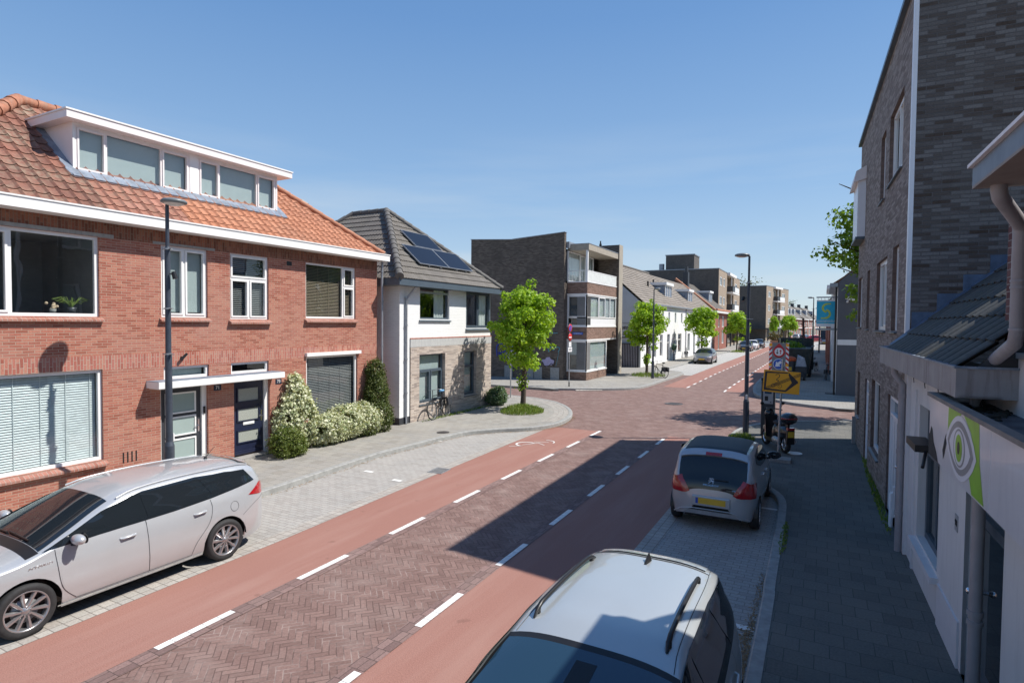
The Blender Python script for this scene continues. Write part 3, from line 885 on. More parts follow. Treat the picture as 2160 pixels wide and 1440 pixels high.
def drain(x, y, rz, label):
    t = thing('drain_grate', label, 'drain', (x, y, 0.006), rz)
    m = MB(t.matrix_world)
    m.box(-.2, -.26, -.004, .2, -.21, .012); m.box(-.2, .21, -.004, .2, .26, .012)
    m.box(-.2, -.21, -.004, -.16, .21, .012); m.box(.16, -.21, -.004, .2, .21, .012)
    for i in range(6): m.box(-.16, -.18 + i * .065, .002, .16, -.15 + i * .065, .011)
    m.build('grate', [MT['galv']], t)
    m = MB(t.matrix_world); m.box(-.16, -.21, -.002, .16, .21, .001); m.build('sump', [MT['black']], t)
drain(-8.45, 12.15, 0.1, 'rusty iron street drain in the grey parking bay beside the red cycle lane')
def manhole(x, y, z, r, label, mat):
    m = MB(); m.lathe([(0, .008), (r * .86, .008), (r * .88, .002), (r * .92, .002), (r * .94, .01), (r, .01), (r, -.004)], (x, y, z), n=28, smooth=False)
    for i in range(5): m.box(x - r * .6, y - r * .6 + i * r * .3, z + .008, x + r * .6, y - r * .6 + i * r * .3 + .02, z + .012)
    prop(m.build('manhole_cover', [mat]), label, 'manhole cover')
M_iron = plain('cast_iron', (0.11, 0.10, 0.095), 0.55, metal=0.4, var=0.3, scale=30)
manhole(-10.95, 15.95, .122, .21, 'round iron cover in the pavement below the stone-clad corner house', M_iron)
manhole(-0.62, 18.4, .122, .2, 'white round cover in the shaded pavement behind the scooter', MT['signwhite'])
manhole(-6.1, 27.9, .004, .42, 'dark round cover in the middle of the junction', M_iron)
# ------------------------------------------------------------------ brick house (left, near)
M_brick = brick_mat('red_brick', (0.27, 0.082, 0.052), (0.36, 0.122, 0.085), (0.40, 0.31, 0.24), w=0.20, h=0.055, ms=0.010, third=(0.41, 0.17, 0.115), blotch=(0.40, 0.20, 0.155), blotch_amt=0.6)
M_soldier = brick_mat('red_brick_soldier_course', (0.30, 0.09, 0.06), (0.40, 0.135, 0.10), (0.42, 0.34, 0.27), w=0.20, h=0.060, ms=0.011, third=(0.44, 0.2, 0.14), blotch=(0.36, 0.17, 0.15), blotch_amt=0.5, rot=90)
M_dkbrick = brick_mat('grimy_brick_frieze', (0.15, 0.055, 0.035), (0.26, 0.095, 0.06), (0.22, 0.17, 0.13), w=0.20, h=0.060, ms=0.011, third=(0.3, 0.13, 0.08), blotch=(0.12, 0.07, 0.055), blotch_amt=0.6, rot=90)
M_sillb = brick_mat('brick_sill', (0.26, 0.10, 0.07), (0.36, 0.16, 0.12), (0.36, 0.3, 0.26), w=0.075, h=0.4, ms=0.012, offs=0.0, blotch=(0.4, 0.3, 0.26), blotch_amt=0.4)
M_redtile_old = tile_mat('weathered_red_tiles', (0.17, 0.07, 0.048), (0.20, 0.083, 0.056), (0.25, 0.105, 0.07), 0.235, 0.30, moss=(0.28, 0.235, 0.17), moss_amt=0.85)
M_redtile_new = tile_mat('orange_clay_tiles', (0.38, 0.155, 0.085), (0.42, 0.175, 0.095), (0.47, 0.21, 0.12), 0.235, 0.30, moss=(0.33, 0.18, 0.12), moss_amt=0.5)
M_ridge = plain('clay_ridge_tiles', (0.34, 0.14, 0.08), 0.8, var=0.35, scale=5, dirt=((0.3, 0.28, 0.22), 0.5))

HX = -13.38
house = thing('brick_house', 'red brick house with clay tile roof, long white dormer and two navy front doors', 'house', (HX, 9.4, 0))
F = F_left(HX)
UA, UB = -3.0, 15.52
hW = dict(W0=(3.2, 5.22, 3.79, 5.45), W1=(5.22, 6.86, 3.79, 5.45), W2=(8.16, 9.31, 3.80, 5.45), W3=(9.93, 11.11, 3.77, 5.46), W4=(12.41, 14.49, 3.82, 5.46),
          G1=(3.9, 6.90, 0.78, 2.69), T71=(8.2, 9.33, 2.36, 2.65), T73=(9.94, 11.10, 2.36, 2.65), D71=(8.12, 9.30, 0.12, 2.2, .22), D73=(10.02, 11.13, 0.12, 2.2, .22),
          G4=(12.42, 14.57, 0.80, 2.70))
holes = [v for k, v in hW.items() if k not in ('W0', 'W1')] + [(3.2, 6.86, 3.79, 5.45)]
m = MB(F)
wall(m, UA, UB, 0.0, 5.50, holes, 0.11, 0, None, bands=((2.67, 2.98, 1), (5.46, 5.50, 2)))
wall(m, UA, UB, 5.50, 5.80, (), 0.1, 2)
m.build('wall', [M_brick, M_soldier, M_dkbrick], house)
# north end wall, south end, back: plain brick
m = MB()
m.poly([(HX, UB, 0), (-22, UB, 0), (-22, UB, 5.8), (HX, UB, 5.8)])
m.poly([(HX, UA, 0), (-22, UA, 0), (-22, UA, 5.8), (HX, UA, 5.8)]); m.poly([(-22, UA, 0), (-22, UB, 0), (-22, UB, 5.8), (-22, UA, 5.8)])
m.build('rear_wall', [M_brick], house)
# concrete lintels
m = MB(F)
m.box(3.0, -.02, 5.452, 7.15, .012, 5.53); m.box(7.98, -.02, 5.452, 9.5, .012, 5.51)
m.build('lintel', [MT['concrete']], house)
m = MB(F); m.box(12.38, -.05, 2.702, 14.66, .09, 2.80); m.build('window_hood', [MT['white']], house)
Z = 0
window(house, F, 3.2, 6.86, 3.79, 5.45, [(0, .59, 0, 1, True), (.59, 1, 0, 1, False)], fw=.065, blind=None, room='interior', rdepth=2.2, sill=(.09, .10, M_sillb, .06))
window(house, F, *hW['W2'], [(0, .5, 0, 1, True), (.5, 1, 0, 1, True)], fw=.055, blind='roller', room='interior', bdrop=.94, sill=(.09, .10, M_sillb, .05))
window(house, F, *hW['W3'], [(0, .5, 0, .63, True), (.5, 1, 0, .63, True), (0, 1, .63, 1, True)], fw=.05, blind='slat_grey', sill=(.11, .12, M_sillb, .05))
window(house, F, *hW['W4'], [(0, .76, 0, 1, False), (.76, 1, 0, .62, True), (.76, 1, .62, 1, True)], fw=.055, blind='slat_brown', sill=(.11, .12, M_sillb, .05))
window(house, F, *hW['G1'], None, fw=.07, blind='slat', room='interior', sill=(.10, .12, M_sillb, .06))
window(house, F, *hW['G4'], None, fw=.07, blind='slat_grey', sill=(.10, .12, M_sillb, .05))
window(house, F, *hW['T71'], None, fw=.06, blind='roller', sill=None)
window(house, F, *hW['T73'], None, fw=.06, blind=None, sill=None)

def door(u0, u1, z0, z1, paint, trim, glassm, panels, label, handle_right=True, jamb='white', jambw=.12):
    n0 = -.12
    j = MB(F)
    j.box(u1 - jambw, n0 - .09, z0, u1, n0 + .05, z1); j.box(u0, n0 - .09, z0, u0 + .05, n0 + .05, z1); j.box(u0 + .05, n0 - .09, z1 - .06, u1 - jambw, n0 + .05, z1)
    j.build('door_frame', [MT[jamb]], house)
    a, b = u0 + .055, u1 - jambw - .005
    d = MB(F)
    d.box(a, n0 - .06, z0 + .03, b, n0, z1 - .065)
    d.box(a + .03, n0, z0 + .05, b - .03, n0 + .02, z0 + .14)
    do = d.build('door', [MT[paint]], house, bevel=.004)
    prop(do, label)
    t = MB(F); gl = MB(F)
    for (c0, c1) in panels:
        pu0, pu1 = a + .11, b - .13
        w = .035
        t.box(pu0, n0 - .002, c0, pu1, n0 + .025, c0 + w); t.box(pu0, n0 - .002, c1 - w, pu1, n0 + .025, c1)
        t.box(pu0, n0 - .002, c0 + w, pu0 + w, n0 + .025, c1 - w); t.box(pu1 - w, n0 - .002, c0 + w, pu1, n0 + .025, c1 - w)
        gl.box(pu0 + w, n0 - .002, c0 + w, pu1 - w, n0 + .006, c1 - w)
    t.build('panel_trim', [MT[trim]], do); gl.build('pane', [glassm], do)
    l = MB(F); mu = (a + b) / 2
    zl = panels[0][0] - .10 if trim == 'white' else panels[1][0] - .09
    l.box(mu - .17, n0, zl, mu + .17, n0 + .018, zl + .075); l.box(mu - .14, n0 + .018, zl + .02, mu + .14, n0 + .022, zl + .055)
    l.build('letter_plate', [MT['signwhite']], do)
    h = MB(F); hu = b - .06
    h.box(hu - .02, n0, 1.02, hu + .02, n0 + .012, 1.32); h.tube([(hu, n0 + .01, 1.17), (hu, n0 + .06, 1.17), (hu - .11, n0 + .06, 1.17)], .011, 8)
    h.build('door_handle', [MT['chrome']], do)
    s = MB(F); s.box(u0 - .02, -.12, 0.12, u1 + .02, .18, .165); s.build('doorstep', [MT['concrete']], house)
M_obsc = plain('patterned_obscured_glass', (0.34, 0.36, 0.32), 0.3, var=0.55, scale=70, coat=0.4)
door(8.12, 9.30, .165, 2.2, 'darkgrey', 'white', MT['frost'], [(.42, .92), (.99, 1.45), (1.52, 2.02)], 'dark front door with three white-framed frosted panes')
door(10.02, 11.13, .165, 2.2, 'bluedoor', 'bluedoor', M_obsc, [(.50, .86), (1.07, 1.44), (1.58, 1.98)], 'navy front door with three patterned glass panes')
# canopy over both doors
m = MB(F); m.box(7.80, -.02, 2.205, 11.24, .47, 2.355); m.box(7.86, -.02, 2.185, 11.18, .40, 2.205)
m.build('canopy', [MT['white']], house, bevel=.006)
m = MB(F); m.box(7.80, .0, 2.356, 11.24, .46, 2.366); m.build('canopy_roofing', [MT['lead']], house)
# house numbers
def text_obj(name, body, size, mtx, mat, parent=None, extrude=0.002, align='CENTER', shear=0.0, bold=0.0, sx=1.0):
    cu = bpy.data.curves.new(name, 'FONT'); cu.body = body; cu.size = size; cu.extrude = extrude
    cu.align_x = align; cu.align_y = 'CENTER'; cu.shear = shear; cu.offset = bold
    to = bpy.data.objects.new(name, cu); COL.objects.link(to)
    dg = bpy.context.evaluated_depsgraph_get()
    me = bpy.data.meshes.new_from_object(to.evaluated_get(dg))
    bpy.data.objects.remove(to)
    me.transform(Matrix.Diagonal((sx, 1, 1, 1)))
    me.transform(mtx if parent is None else WM[parent.name].inverted() @ mtx)
    me.materials.clear(); me.materials.append(mat)
    o = bpy.data.objects.new(name, me); COL.objects.link(o)
    if parent is not None: o.parent = parent; WM[o.name] = WM[parent.name]
    return o
def face_mtx(F, u, n, z, flip=False):
    """text plane: x along u, y up, facing outward"""
    return F @ Matrix(((1, 0, 0, u), (0, 0, 1, n), (0, 1, 0, z), (0, 0, 0, 1)))
for u, s in ((9.55, '71'), (11.42, '73')):
    m = MB(F); m.box(u - .10, 0, 1.985, u + .10, .012, 2.125)
    pl = m.build('number_plate', [MT['bluedoor']], house)
    text_obj('numeral', s, .12, face_mtx(F, u, .0145, 2.055), MT['signwhite'], pl)
# little wall lamp, vent bricks, bell
m = MB(F); m.cyl((8.62, 0, 2.86), (8.62, .05, 2.86), .025); m.cyl((8.57, .06, 2.80), (8.70, .10, 2.95), .035, .028); m.build('wall_spotlight', [MT['black']], house)
m = MB(F); m.box(11.72, -.02, 5.30, 11.90, .004, 5.42)
for i in range(4): m.box(7.28 + i * .09, -.02, .62, 7.31 + i * .09, .003, .85)
m.build('air_vent', [MT['black']], house)
m = MB(F); m.box(9.21, -.066, 1.45, 9.255, -.04, 1.62); m.build('doorbell', [MT['black']], house)
# gutter box
GX = -12.96
m = MB()
m.box(HX + .002, UA - .2, 5.765, GX, 15.68, 5.785)
m.box(GX - .03, UA - .2, 5.785, GX, 15.68, 5.96); m.box(GX - .035, UA - .2, 5.96, GX + .02, 15.70, 5.99); m.box(HX + .002, 15.64, 5.785, GX - .03, 15.68, 5.96)
m.build('gutter', [MT['white']], house)
m = MB(); m.box(HX, UA - .2, 5.79, GX - .03, 15.64, 5.90); m.build('gutter_lining', [MT['lead']], house)
# downpipe at the right corner
m = MB(); m.cyl((-13.25, 15.62, .12), (-13.25, 15.62, 5.77), .042, n=12)
for z in (1.2, 2.9, 4.4, 5.4): m.cyl((-13.25, 15.62, z), (-13.25, 15.62, z + .05), .055, n=12)
m.build('downpipe', [MT['zinc']], house)
# roof
c, sn = 1 / math.hypot(1, .83), .83 / math.hypot(1, .83)
EX, EZ = -13.02, 5.95
RXr = -16.28; RZ = EZ + .83 * (EX - RXr); run = EX - RXr
SL = run / c
YA, YB = 3.45, 15.42
def um(lo, hi):
    def f(v):
        d = v * c
        return max(lo, YA + d)
    def g2(v):
        d = v * c
        return min(hi, YB - d)
    return f, g2
Vd = Vector((-c, 0, sn))
m = MB()
f, g2 = um(-99, 6.9); tile_roof(m, (EX, 0, EZ), (0, 1, 0), Vd, f, lambda v: min(6.95 + 0 * v, YB - v * c), SL, .235, .30, amp=.038, step=.02, mi=0)
m2 = MB()
tile_roof(m2, (EX, 0, EZ), (0, 1, 0), Vd, lambda v: 6.95, lambda v: min(8.7, YB - v * c), SL, .235, .30, amp=.038, step=.02, mi=0)
m3 = MB()
tile_roof(m3, (EX, 0, EZ), (0, 1, 0), Vd, lambda v: min(8.7, YB - v * c), lambda v: YB - v * c, SL, .235, .30, amp=.038, step=.02, mi=0)
M_mid = tile_mat('faded_red_tiles', (0.29, 0.12, 0.08), (0.33, 0.14, 0.095), (0.39, 0.18, 0.13), 0.235, 0.30, moss=(0.24, 0.15, 0.105), moss_amt=0.8)
r = m.build('roof', [M_redtile_old], house)
m2.build('tiles_middle', [M_mid], r); m3.build('tiles_orange', [M_redtile_new], r)
# other slopes
m = MB()
m.poly([(EX, YB, EZ), (RXr, YB - run, RZ), (-20.0, YB, EZ)]); m.poly([(EX, YA, EZ), (-20.0, YA, EZ), (RXr, YA + run, RZ)])
m.poly([(-20.0, YA, EZ), (-20.0, YB, EZ), (RXr, YB - run, RZ), (RXr, YA + run, RZ)])
m.build('rear_slope', [M_mid], r)
m = MB()
ridge_tiles(m, (EX, YB, EZ + .05), (RXr, YB - run, RZ + .05), .085, .36)
m.build('ridge_tiles', [M_redtile_new], r)
m = MB(); ridge_tiles(m, (EX, YA, EZ + .05), (RXr, YA + run, RZ + .07), .13, .36); ridge_tiles(m, (RXr, YA + run, RZ + .05), (RXr, YB - run, RZ + .05), .11, .36)
m.build('ridge_tiles', [M_ridge], r)
m = MB(); m.hexa([(EX - .02, 14.0 - .03, EZ), (EX - .02, 14.0 + .03, EZ), (EX - 1.3 * c, 13.2 + .03, EZ + 1.3 * sn), (EX - 1.3 * c, 13.2 - .03, EZ + 1.3 * sn),
                  (EX, 13.97, EZ + .07), (EX, 14.03, EZ + .07), (EX - 1.3 * c, 13.23, EZ + 1.3 * sn + .07), (EX - 1.3 * c, 13.17, EZ + 1.3 * sn + .07)])
# chimney
m = MB(); m.box(-17.35, 15.0, 6.4, -16.75, 15.62, 8.02); ch = m.build('chimney', [M_brick], house)
m = MB(); m.hexa([(-17.4, 14.95, 8.02), (-16.7, 14.95, 8.02), (-16.7, 15.67, 8.02), (-17.4, 15.67, 8.02), (-17.25, 15.1, 8.16), (-16.85, 15.1, 8.16), (-16.85, 15.5, 8.16), (-17.25, 15.5, 8.16)])
m.build('chimney_cap', [MT['concrete']], ch)
# dormer
DX = -14.17
D0, D1 = 6.78, 12.08
DF = F_left(DX); dormer = MB(DF)
dw = [(6.82, 9.40, 6.90, 7.88), (9.62, 12.04, 6.90, 7.88)]
wall(dormer, D0, D1, 6.86, 7.93, dw, .06)
zr = lambda x: EZ + .83 * (EX - x)
dm = MB()
dob = dormer.build('dormer', [MT['white']], house)
for y in (D0, D1):
    dm = MB(); dm.poly([(DX, y, zr(DX) - .1), (DX, y, 7.93), (-15.5, y, 7.93), (-15.5, y, zr(-15.5) - .1)]); dm.build('dormer_cheek', [MT['pinkwhite']], dob)
window(dob, DF, *dw[0], [(0, .235, 0, 1, True), (.235, .73, 0, 1, False), (.73, 1, 0, 1, True)], fw=.045, inset=.012, sash=.04, blind='roller', bdrop=1.0, fm='pinkwhite', room='interior', rdepth=.8, simple=False)
window(dob, DF, *dw[1], [(0, .24, 0, 1, True), (.24, .74, 0, 1, False), (.74, 1, 0, 1, True)], fw=.045, inset=.012, sash=.04, blind='roller', bdrop=1.0, fm='pinkwhite', room='interior', rdepth=.8, simple=False)
m = MB()
m.box(-15.75, D0 - .22, 7.93, -13.93, D1 + .34, 8.09); m.build('dormer_fascia', [MT['pinkwhite']], dob, bevel=.005)
m = MB(); m.box(-15.8, D0 - .24, 8.091, -13.91, D1 + .36, 8.125); m.build('dormer_trim', [MT['white']], dob)
m = MB()
m.hexa([(DX + .004, D0 - .1, 6.83), (DX + .22, D0 - .1, 6.70), (DX + .22, D1 + .18, 6.70), (DX + .004, D1 + .18, 6.83), (DX + .004, D0 - .1, 6.95), (DX + .25, D0 - .1, 6.755), (DX + .25, D1 + .18, 6.755), (DX + .004, D1 + .18, 6.95)])
for y0, y1 in ((D0 - .17, D0 - .004), (D1 + .004, D1 + .17)):
    m.hexa([(DX + .2, y0, zr(DX + .2) + .0), (DX + .2, y1, zr(DX + .2)), (-15.5, y1, zr(-15.5)), (-15.5, y0, zr(-15.5)), (DX + .2, y0, zr(DX + .2) + .055), (DX + .2, y1, zr(DX + .2) + .07), (-15.5, y1, zr(-15.5) + .07), (-15.5, y0, zr(-15.5) + .055)])
m.build('lead_flashing', [MT['lead']], dob)

# ------------------------------------------------------------------ white corner house with stone cladding
M_wbrick = brick_mat('white_painted_brick', (0.76, 0.76, 0.74), (0.80, 0.80, 0.78), (0.66, 0.66, 0.65), w=0.21, h=0.062, ms=0.008, blotch=(0.72, 0.7, 0.68), blotch_amt=0.2, bstr=0.5)
M_stone = brick_mat('pale_stone_strips', (0.42, 0.34, 0.28), (0.56, 0.48, 0.41), (0.40, 0.35, 0.30), w=0.30, h=0.045, ms=0.006, third=(0.30, 0.25, 0.22), blotch=(0.5, 0.45, 0.4), blotch_amt=0.4, bstr=0.8)
M_render = brick_mat('grey_vertical_band', (0.42, 0.42, 0.41), (0.47, 0.47, 0.45), (0.38, 0.38, 0.37), w=0.3, h=0.05, ms=0.006, rot=90)
M_slate = tile_mat('grey_concrete_tiles', (0.115, 0.103, 0.09), (0.13, 0.117, 0.103), (0.15, 0.135, 0.12), 0.30, 0.36, moss=(0.19, 0.16, 0.10), moss_amt=0.25)
wh = thing('white_house', 'white painted corner house with grey hipped roof, solar panels and pale stone ground floor', 'house', (-13.04, 19.4, 0))
WX = -13.04
F = F_left(WX)
y0, y1 = 16.30, 22.63
hs = dict(a=(17.47, 19.39, 3.85, 5.02), b=(20.62, y1, 3.50, 5.02), c=(17.41, 19.07, .73, 2.54), d=(20.46, 21.42, .73, 2.54))
m = MB(F)
wall(m, y0, y1, 3.14, 5.03, [hs['a'], (20.62, y1 - .001, 3.50, 5.02)], .14)
wall(m, y0, 16.88, 0.36, 3.14, (), .1)
m.poly([(y1 - .001, 0, 3.14), (y1 - .001, 0, 3.5), (y1 - .001, -.3, 3.5), (y1 - .001, -.3, 3.14)])
ww = m.build('wall', [M_wbrick], wh)
m = MB(F_south(y0)); m.poly([(WX, 0, .36), (-22, 0, .36), (-22, 0, 5.03), (WX, 0, 5.03)]); m.build('side_wall', [M_wbrick], wh)
m = MB(); m.poly([(WX, y1, 0), (-22, y1, 0), (-22, y1, 3.5), (WX, y1, 3.5)]); m.poly([(WX - 1.4, y1, 3.5), (-22, y1, 3.5), (-22, y1, 5.03), (WX - 1.4, y1, 5.03)])
m.poly([(-22, y0, 0), (-22, y1, 0), (-22, y1, 5), (-22, y0, 5)]); m.build('rear_wall', [M_wbrick], wh)
m = MB(F); wall(m, 16.88, y1 + .03, .10, 2.83, [hs['c'], hs['d']], .14)
m.xf = F @ Matrix.Translation((0, .035, 0)); cl = m.build('stone_cladding', [M_stone], wh)
m = MB(F); m.box(16.88, 0, 2.83, y1 + .03, .04, 3.12); m.build('band_course', [M_render], wh)
m = MB(F); m.box(16.88, 0, 3.12, y1 + .03, .045, 3.165); m.build('brick_string', [M_soldier], wh)
m = MB(); m.box(WX - .3, y0 - .012, 0, WX + .012, 16.88, .36); m.box(-22, y0 - .012, 0, WX - .3, y0 + .05, .36); m.build('plinth', [MT['darkgrey']], wh)
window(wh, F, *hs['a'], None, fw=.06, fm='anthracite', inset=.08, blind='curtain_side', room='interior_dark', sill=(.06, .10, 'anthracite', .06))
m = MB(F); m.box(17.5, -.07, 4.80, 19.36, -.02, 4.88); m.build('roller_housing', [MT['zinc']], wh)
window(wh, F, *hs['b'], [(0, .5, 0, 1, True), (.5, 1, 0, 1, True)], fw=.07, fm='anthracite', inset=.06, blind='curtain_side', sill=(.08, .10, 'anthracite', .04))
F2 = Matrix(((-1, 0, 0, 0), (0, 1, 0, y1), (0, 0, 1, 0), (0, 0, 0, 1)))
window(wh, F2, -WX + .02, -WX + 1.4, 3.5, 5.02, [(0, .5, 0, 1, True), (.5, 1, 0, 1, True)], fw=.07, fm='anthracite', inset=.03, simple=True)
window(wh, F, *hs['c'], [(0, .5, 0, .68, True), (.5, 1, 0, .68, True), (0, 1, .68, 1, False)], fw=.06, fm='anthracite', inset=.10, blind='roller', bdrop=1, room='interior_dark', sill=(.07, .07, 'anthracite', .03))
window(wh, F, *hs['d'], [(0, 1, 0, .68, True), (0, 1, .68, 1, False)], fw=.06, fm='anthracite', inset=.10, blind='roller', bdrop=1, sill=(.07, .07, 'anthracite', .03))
# downpipe
m = MB(); px = WX + .06
m.tube([(WX + .38, 16.75, 4.98), (WX + .30, 16.75, 4.9), (px, 16.60, 4.55), (px, 16.60, .12)], .042, 10)
for z in (4.55, 3.6, 2.4, 1.2): m.cyl((px, 16.6, z), (px, 16.6, z + .05), .056)
m.build('downpipe', [MT['zinc']], wh)
# roof
e = (-12.6, 15.75, 22.85, 5.22)
ap = Vector((-16.15, 19.3, 8.32)); ap2 = Vector((-17.95, 19.3, 8.32))
sl = math.hypot(3.55, 3.10); cc = 3.55 / sl; ss = 3.10 / sl
m = MB()
tile_roof(m, (e[0], 0, e[3]), (0, 1, 0), (-cc, 0, ss), lambda v: e[1] + v * cc, lambda v: e[2] - v * cc, sl, .30, .36, amp=.022, step=.03, kind='dbl', seg=8)
tile_roof(m, (0, e[1], e[3]), (1, 0, 0), (0, cc, ss), lambda v: -21.5 + v * cc, lambda v: e[0] - v * cc, sl, .30, .36, amp=.022, step=.03, kind='dbl', seg=8)
m.poly([(e[0], e[2], e[3]), (-21.5, e[2], e[3]), ap2, ap]); m.poly([(-21.5, e[1], e[3]), (-21.5, e[2], e[3]), ap2])
rf = m.build('roof', [M_slate], wh)
M_rdg = plain('grey_ridge_tiles', (0.125, 0.118, 0.11), 0.8, var=0.25, scale=6)
m = MB()
for a, b, rr in (((e[0], e[1], e[3] + .06), ap + Vector((0, 0, .05)), .13), ((e[0], e[2], e[3] + .04), ap + Vector((0, 0, .05)), .11), (ap + Vector((0, 0, .04)), ap2 + Vector((0, 0, .04)), .10),
                 (ap2 + Vector((0, 0, .04)), (-21.5, e[1], e[3]), .1)):
    ridge_tiles(m, a, b, rr, .38)
m.build('ridge_tiles', [M_rdg], rf)
m = MB(); m.box(-22, e[1], 4.99, e[0], e[2], 5.01); m.box(e[0] - .03, e[1], 5.01, e[0], e[2], 5.24); m.box(-22, e[1], 5.01, e[0] - .03, e[1] + .03, 5.24); m.box(-22, e[2] - .03, 5.01, e[0] - .03, e[2], 5.24)
m.build('gutter', [MT['anthracite']], wh)
# solar panels lying on the front slope: things of their own
M_pv = plain('solar_cells', (0.008, 0.010, 0.018), 0.3, var=0.15, scale=40, spec=.25)
def pv(u0, u1, v0, v1, label):
    t = thing('solar_panel', label, 'solar panel', (e[0], (u0 + u1) / 2, e[3]), group='solar panels on the grey hipped roof')
    X = Matrix(((0, -cc, ss, e[0]), (1, 0, 0, 0), (0, ss, cc, e[3]), (0, 0, 0, 1)))
    a = MB(X); a.box(u0, v0, .10, u1, v1, .135); a.build('panel', [M_pv], t)
    fr = MB(X)
    for b in ((u0 - .02, v0 - .02, u1 + .02, v0), (u0 - .02, v1, u1 + .02, v1 + .02), (u0 - .02, v0, u0, v1), (u1, v0, u1 + .02, v1)): fr.box(b[0], b[1], .095, b[2], b[3], .14)
    fr.build('panel_frame', [MT['zinc']], t)
    rl = MB(X)
    for q in (.3, .7): rl.box(u0 + (u1 - u0) * q - .02, v0 - .06, .02, u0 + (u1 - u0) * q + .02, v1 + .04, .094)
    rl.build('mounting_rail', [MT['galv']], t)
pv(17.70, 19.58, .90, 2.02, 'left one of the two lower solar panels on the grey roof')
pv(19.63, 21.35, .90, 2.02, 'right one of the two lower solar panels on the grey roof')
pv(18.65, 20.40, 2.10, 3.12, 'solar panel mounted alone above the other two on the grey roof')
# ------------------------------------------------------------------ corner flats (dark brick)
M_flat = brick_mat('dark_brown_brick', (0.095, 0.076, 0.062), (0.14, 0.115, 0.095), (0.115, 0.10, 0.088), w=0.21, h=0.062, ms=0.010, third=(0.175, 0.145, 0.12), blotch=(0.07, 0.06, 0.052), blotch_amt=0.6)
M_flat2 = brick_mat('brown_brick', (0.16, 0.095, 0.07), (0.23, 0.14, 0.105), (0.24, 0.2, 0.17), w=0.21, h=0.062, ms=0.010, third=(0.27, 0.17, 0.13), blotch=(0.12, 0.08, 0.06), blotch_amt=0.4)
M_beton = plain('washed_concrete_edge', (0.36, 0.32, 0.26), 0.85, var=0.12, dirt=((0.2, 0.18, 0.15), 0.5))
fl = thing('corner_flats', 'dark brick three-storey corner building with stacked bays and a roofed balcony', 'building', (-13.1, 38, 0))
YS = 34.45
m = MB()
m.prism([(-21.4, 0), (-14.5, 0), (-14.5, 9.46), (-18.2, 9.2), (-21.4, 9.38)], YS, YS + .3, 'y')
m.box(-21.4, YS + .3, 0, -21.1, 42, 8.5); m.box(-21.1, 41.8, 0, -14.6, 42.0, 8.5)
m.build('wall', [M_flat], fl)
m = MB(); m.hexa([(-14.46, YS - .04, 9.46), (-14.46, YS + .34, 9.46), (-18.2, YS + .34, 9.2), (-18.2, YS - .04, 9.2), (-14.46, YS - .04, 9.50), (-14.46, YS + .34, 9.50), (-18.2, YS + .34, 9.26), (-18.2, YS - .04, 9.26)])
m.hexa([(-18.2, YS - .04, 9.2), (-18.2, YS + .34, 9.2), (-21.44, YS + .34, 9.38), (-21.44, YS - .04, 9.38), (-18.2, YS - .04, 9.24), (-18.2, YS + .34, 9.24), (-21.44, YS + .34, 9.42), (-21.44, YS - .04, 9.42)])
m.build('coping', [MT['zinc']], fl)
m = MB(); m.box(-14.55, 41.0, 0, -13.02, 41.85, 9.38); m.build('side_fin', [M_flat], fl)
m = MB(); m.box(-13.02, 41.0, 0, -12.99, 41.85, 9.40); m.build('fin_edge', [M_beton], fl)
m = MB(); m.poly([(-21.1, YS + .3, 8.45), (-14.5, YS + .3, 8.45), (-14.5, 41.8, 8.45), (-21.1, 41.8, 8.45)]); m.build('roof', [MT['darkgrey']], fl)
m = MB(); m.box(-14.9, YS + .3, 0, -14.5, 41.0, 6.3); m.build('front_wall', [M_flat], fl)
BX, BY = -13.15, 35.02
FF, FS = F_left(BX), F_south(BY)
# bay volumes
m = MB()
m.box(-14.5, BY, 0, BX, 38.95, .64)
m.box(-14.5, BY, 2.72, BX, 40.9, 3.50); m.box(-14.5, BY, 5.62, BX, 40.95, 6.33)
m.build('bay_spandrel', [M_flat2], fl)
m = MB()
for z0, z1, ye in ((.64, .70, 38.97), (2.62, 2.72, 40.93), (3.50, 3.55, 40.93), (5.55, 5.62, 40.98), (6.33, 6.40, 40.98)): m.box(-14.5, BY - .03, z0, BX + .03, ye, z1)
m.build('bay_edge', [MT['white']], fl)
window(fl, FF, BY, 38.93, .70, 2.62, None, fw=.09, inset=0, blind='roller', bdrop=1, room='interior', rdepth=.6)
window(fl, FS, -14.5, BX - .0, .70, 2.62, None, fw=.09, inset=0, blind='roller', bdrop=.45, room='interior', rdepth=.6)
window(fl, FF, BY, 40.9, 3.55, 5.55, [(0, .37, .27, 1, False), (.37, .60, .27, 1, True), (.60, .78, .27, 1, False), (.78, 1, .27, 1, False), (0, 1, 0, .27, False)], fw=.08, inset=0, blind='slat', bdrop=.7, room='interior', rdepth=.6)
window(fl, FS, -14.5, BX, 3.55, 5.55, [(0, 1, .26, 1, True), (0, 1, 0, .26, False)], fw=.08, inset=0, blind='slat_grey', bdrop=.7, rdepth=.6)
m = MB(); m.box(BX - .05, BY + .09, 3.62, BX - .02, 40.8, 4.05); m.build('bay_panel', [MT['signwhite']], fl)
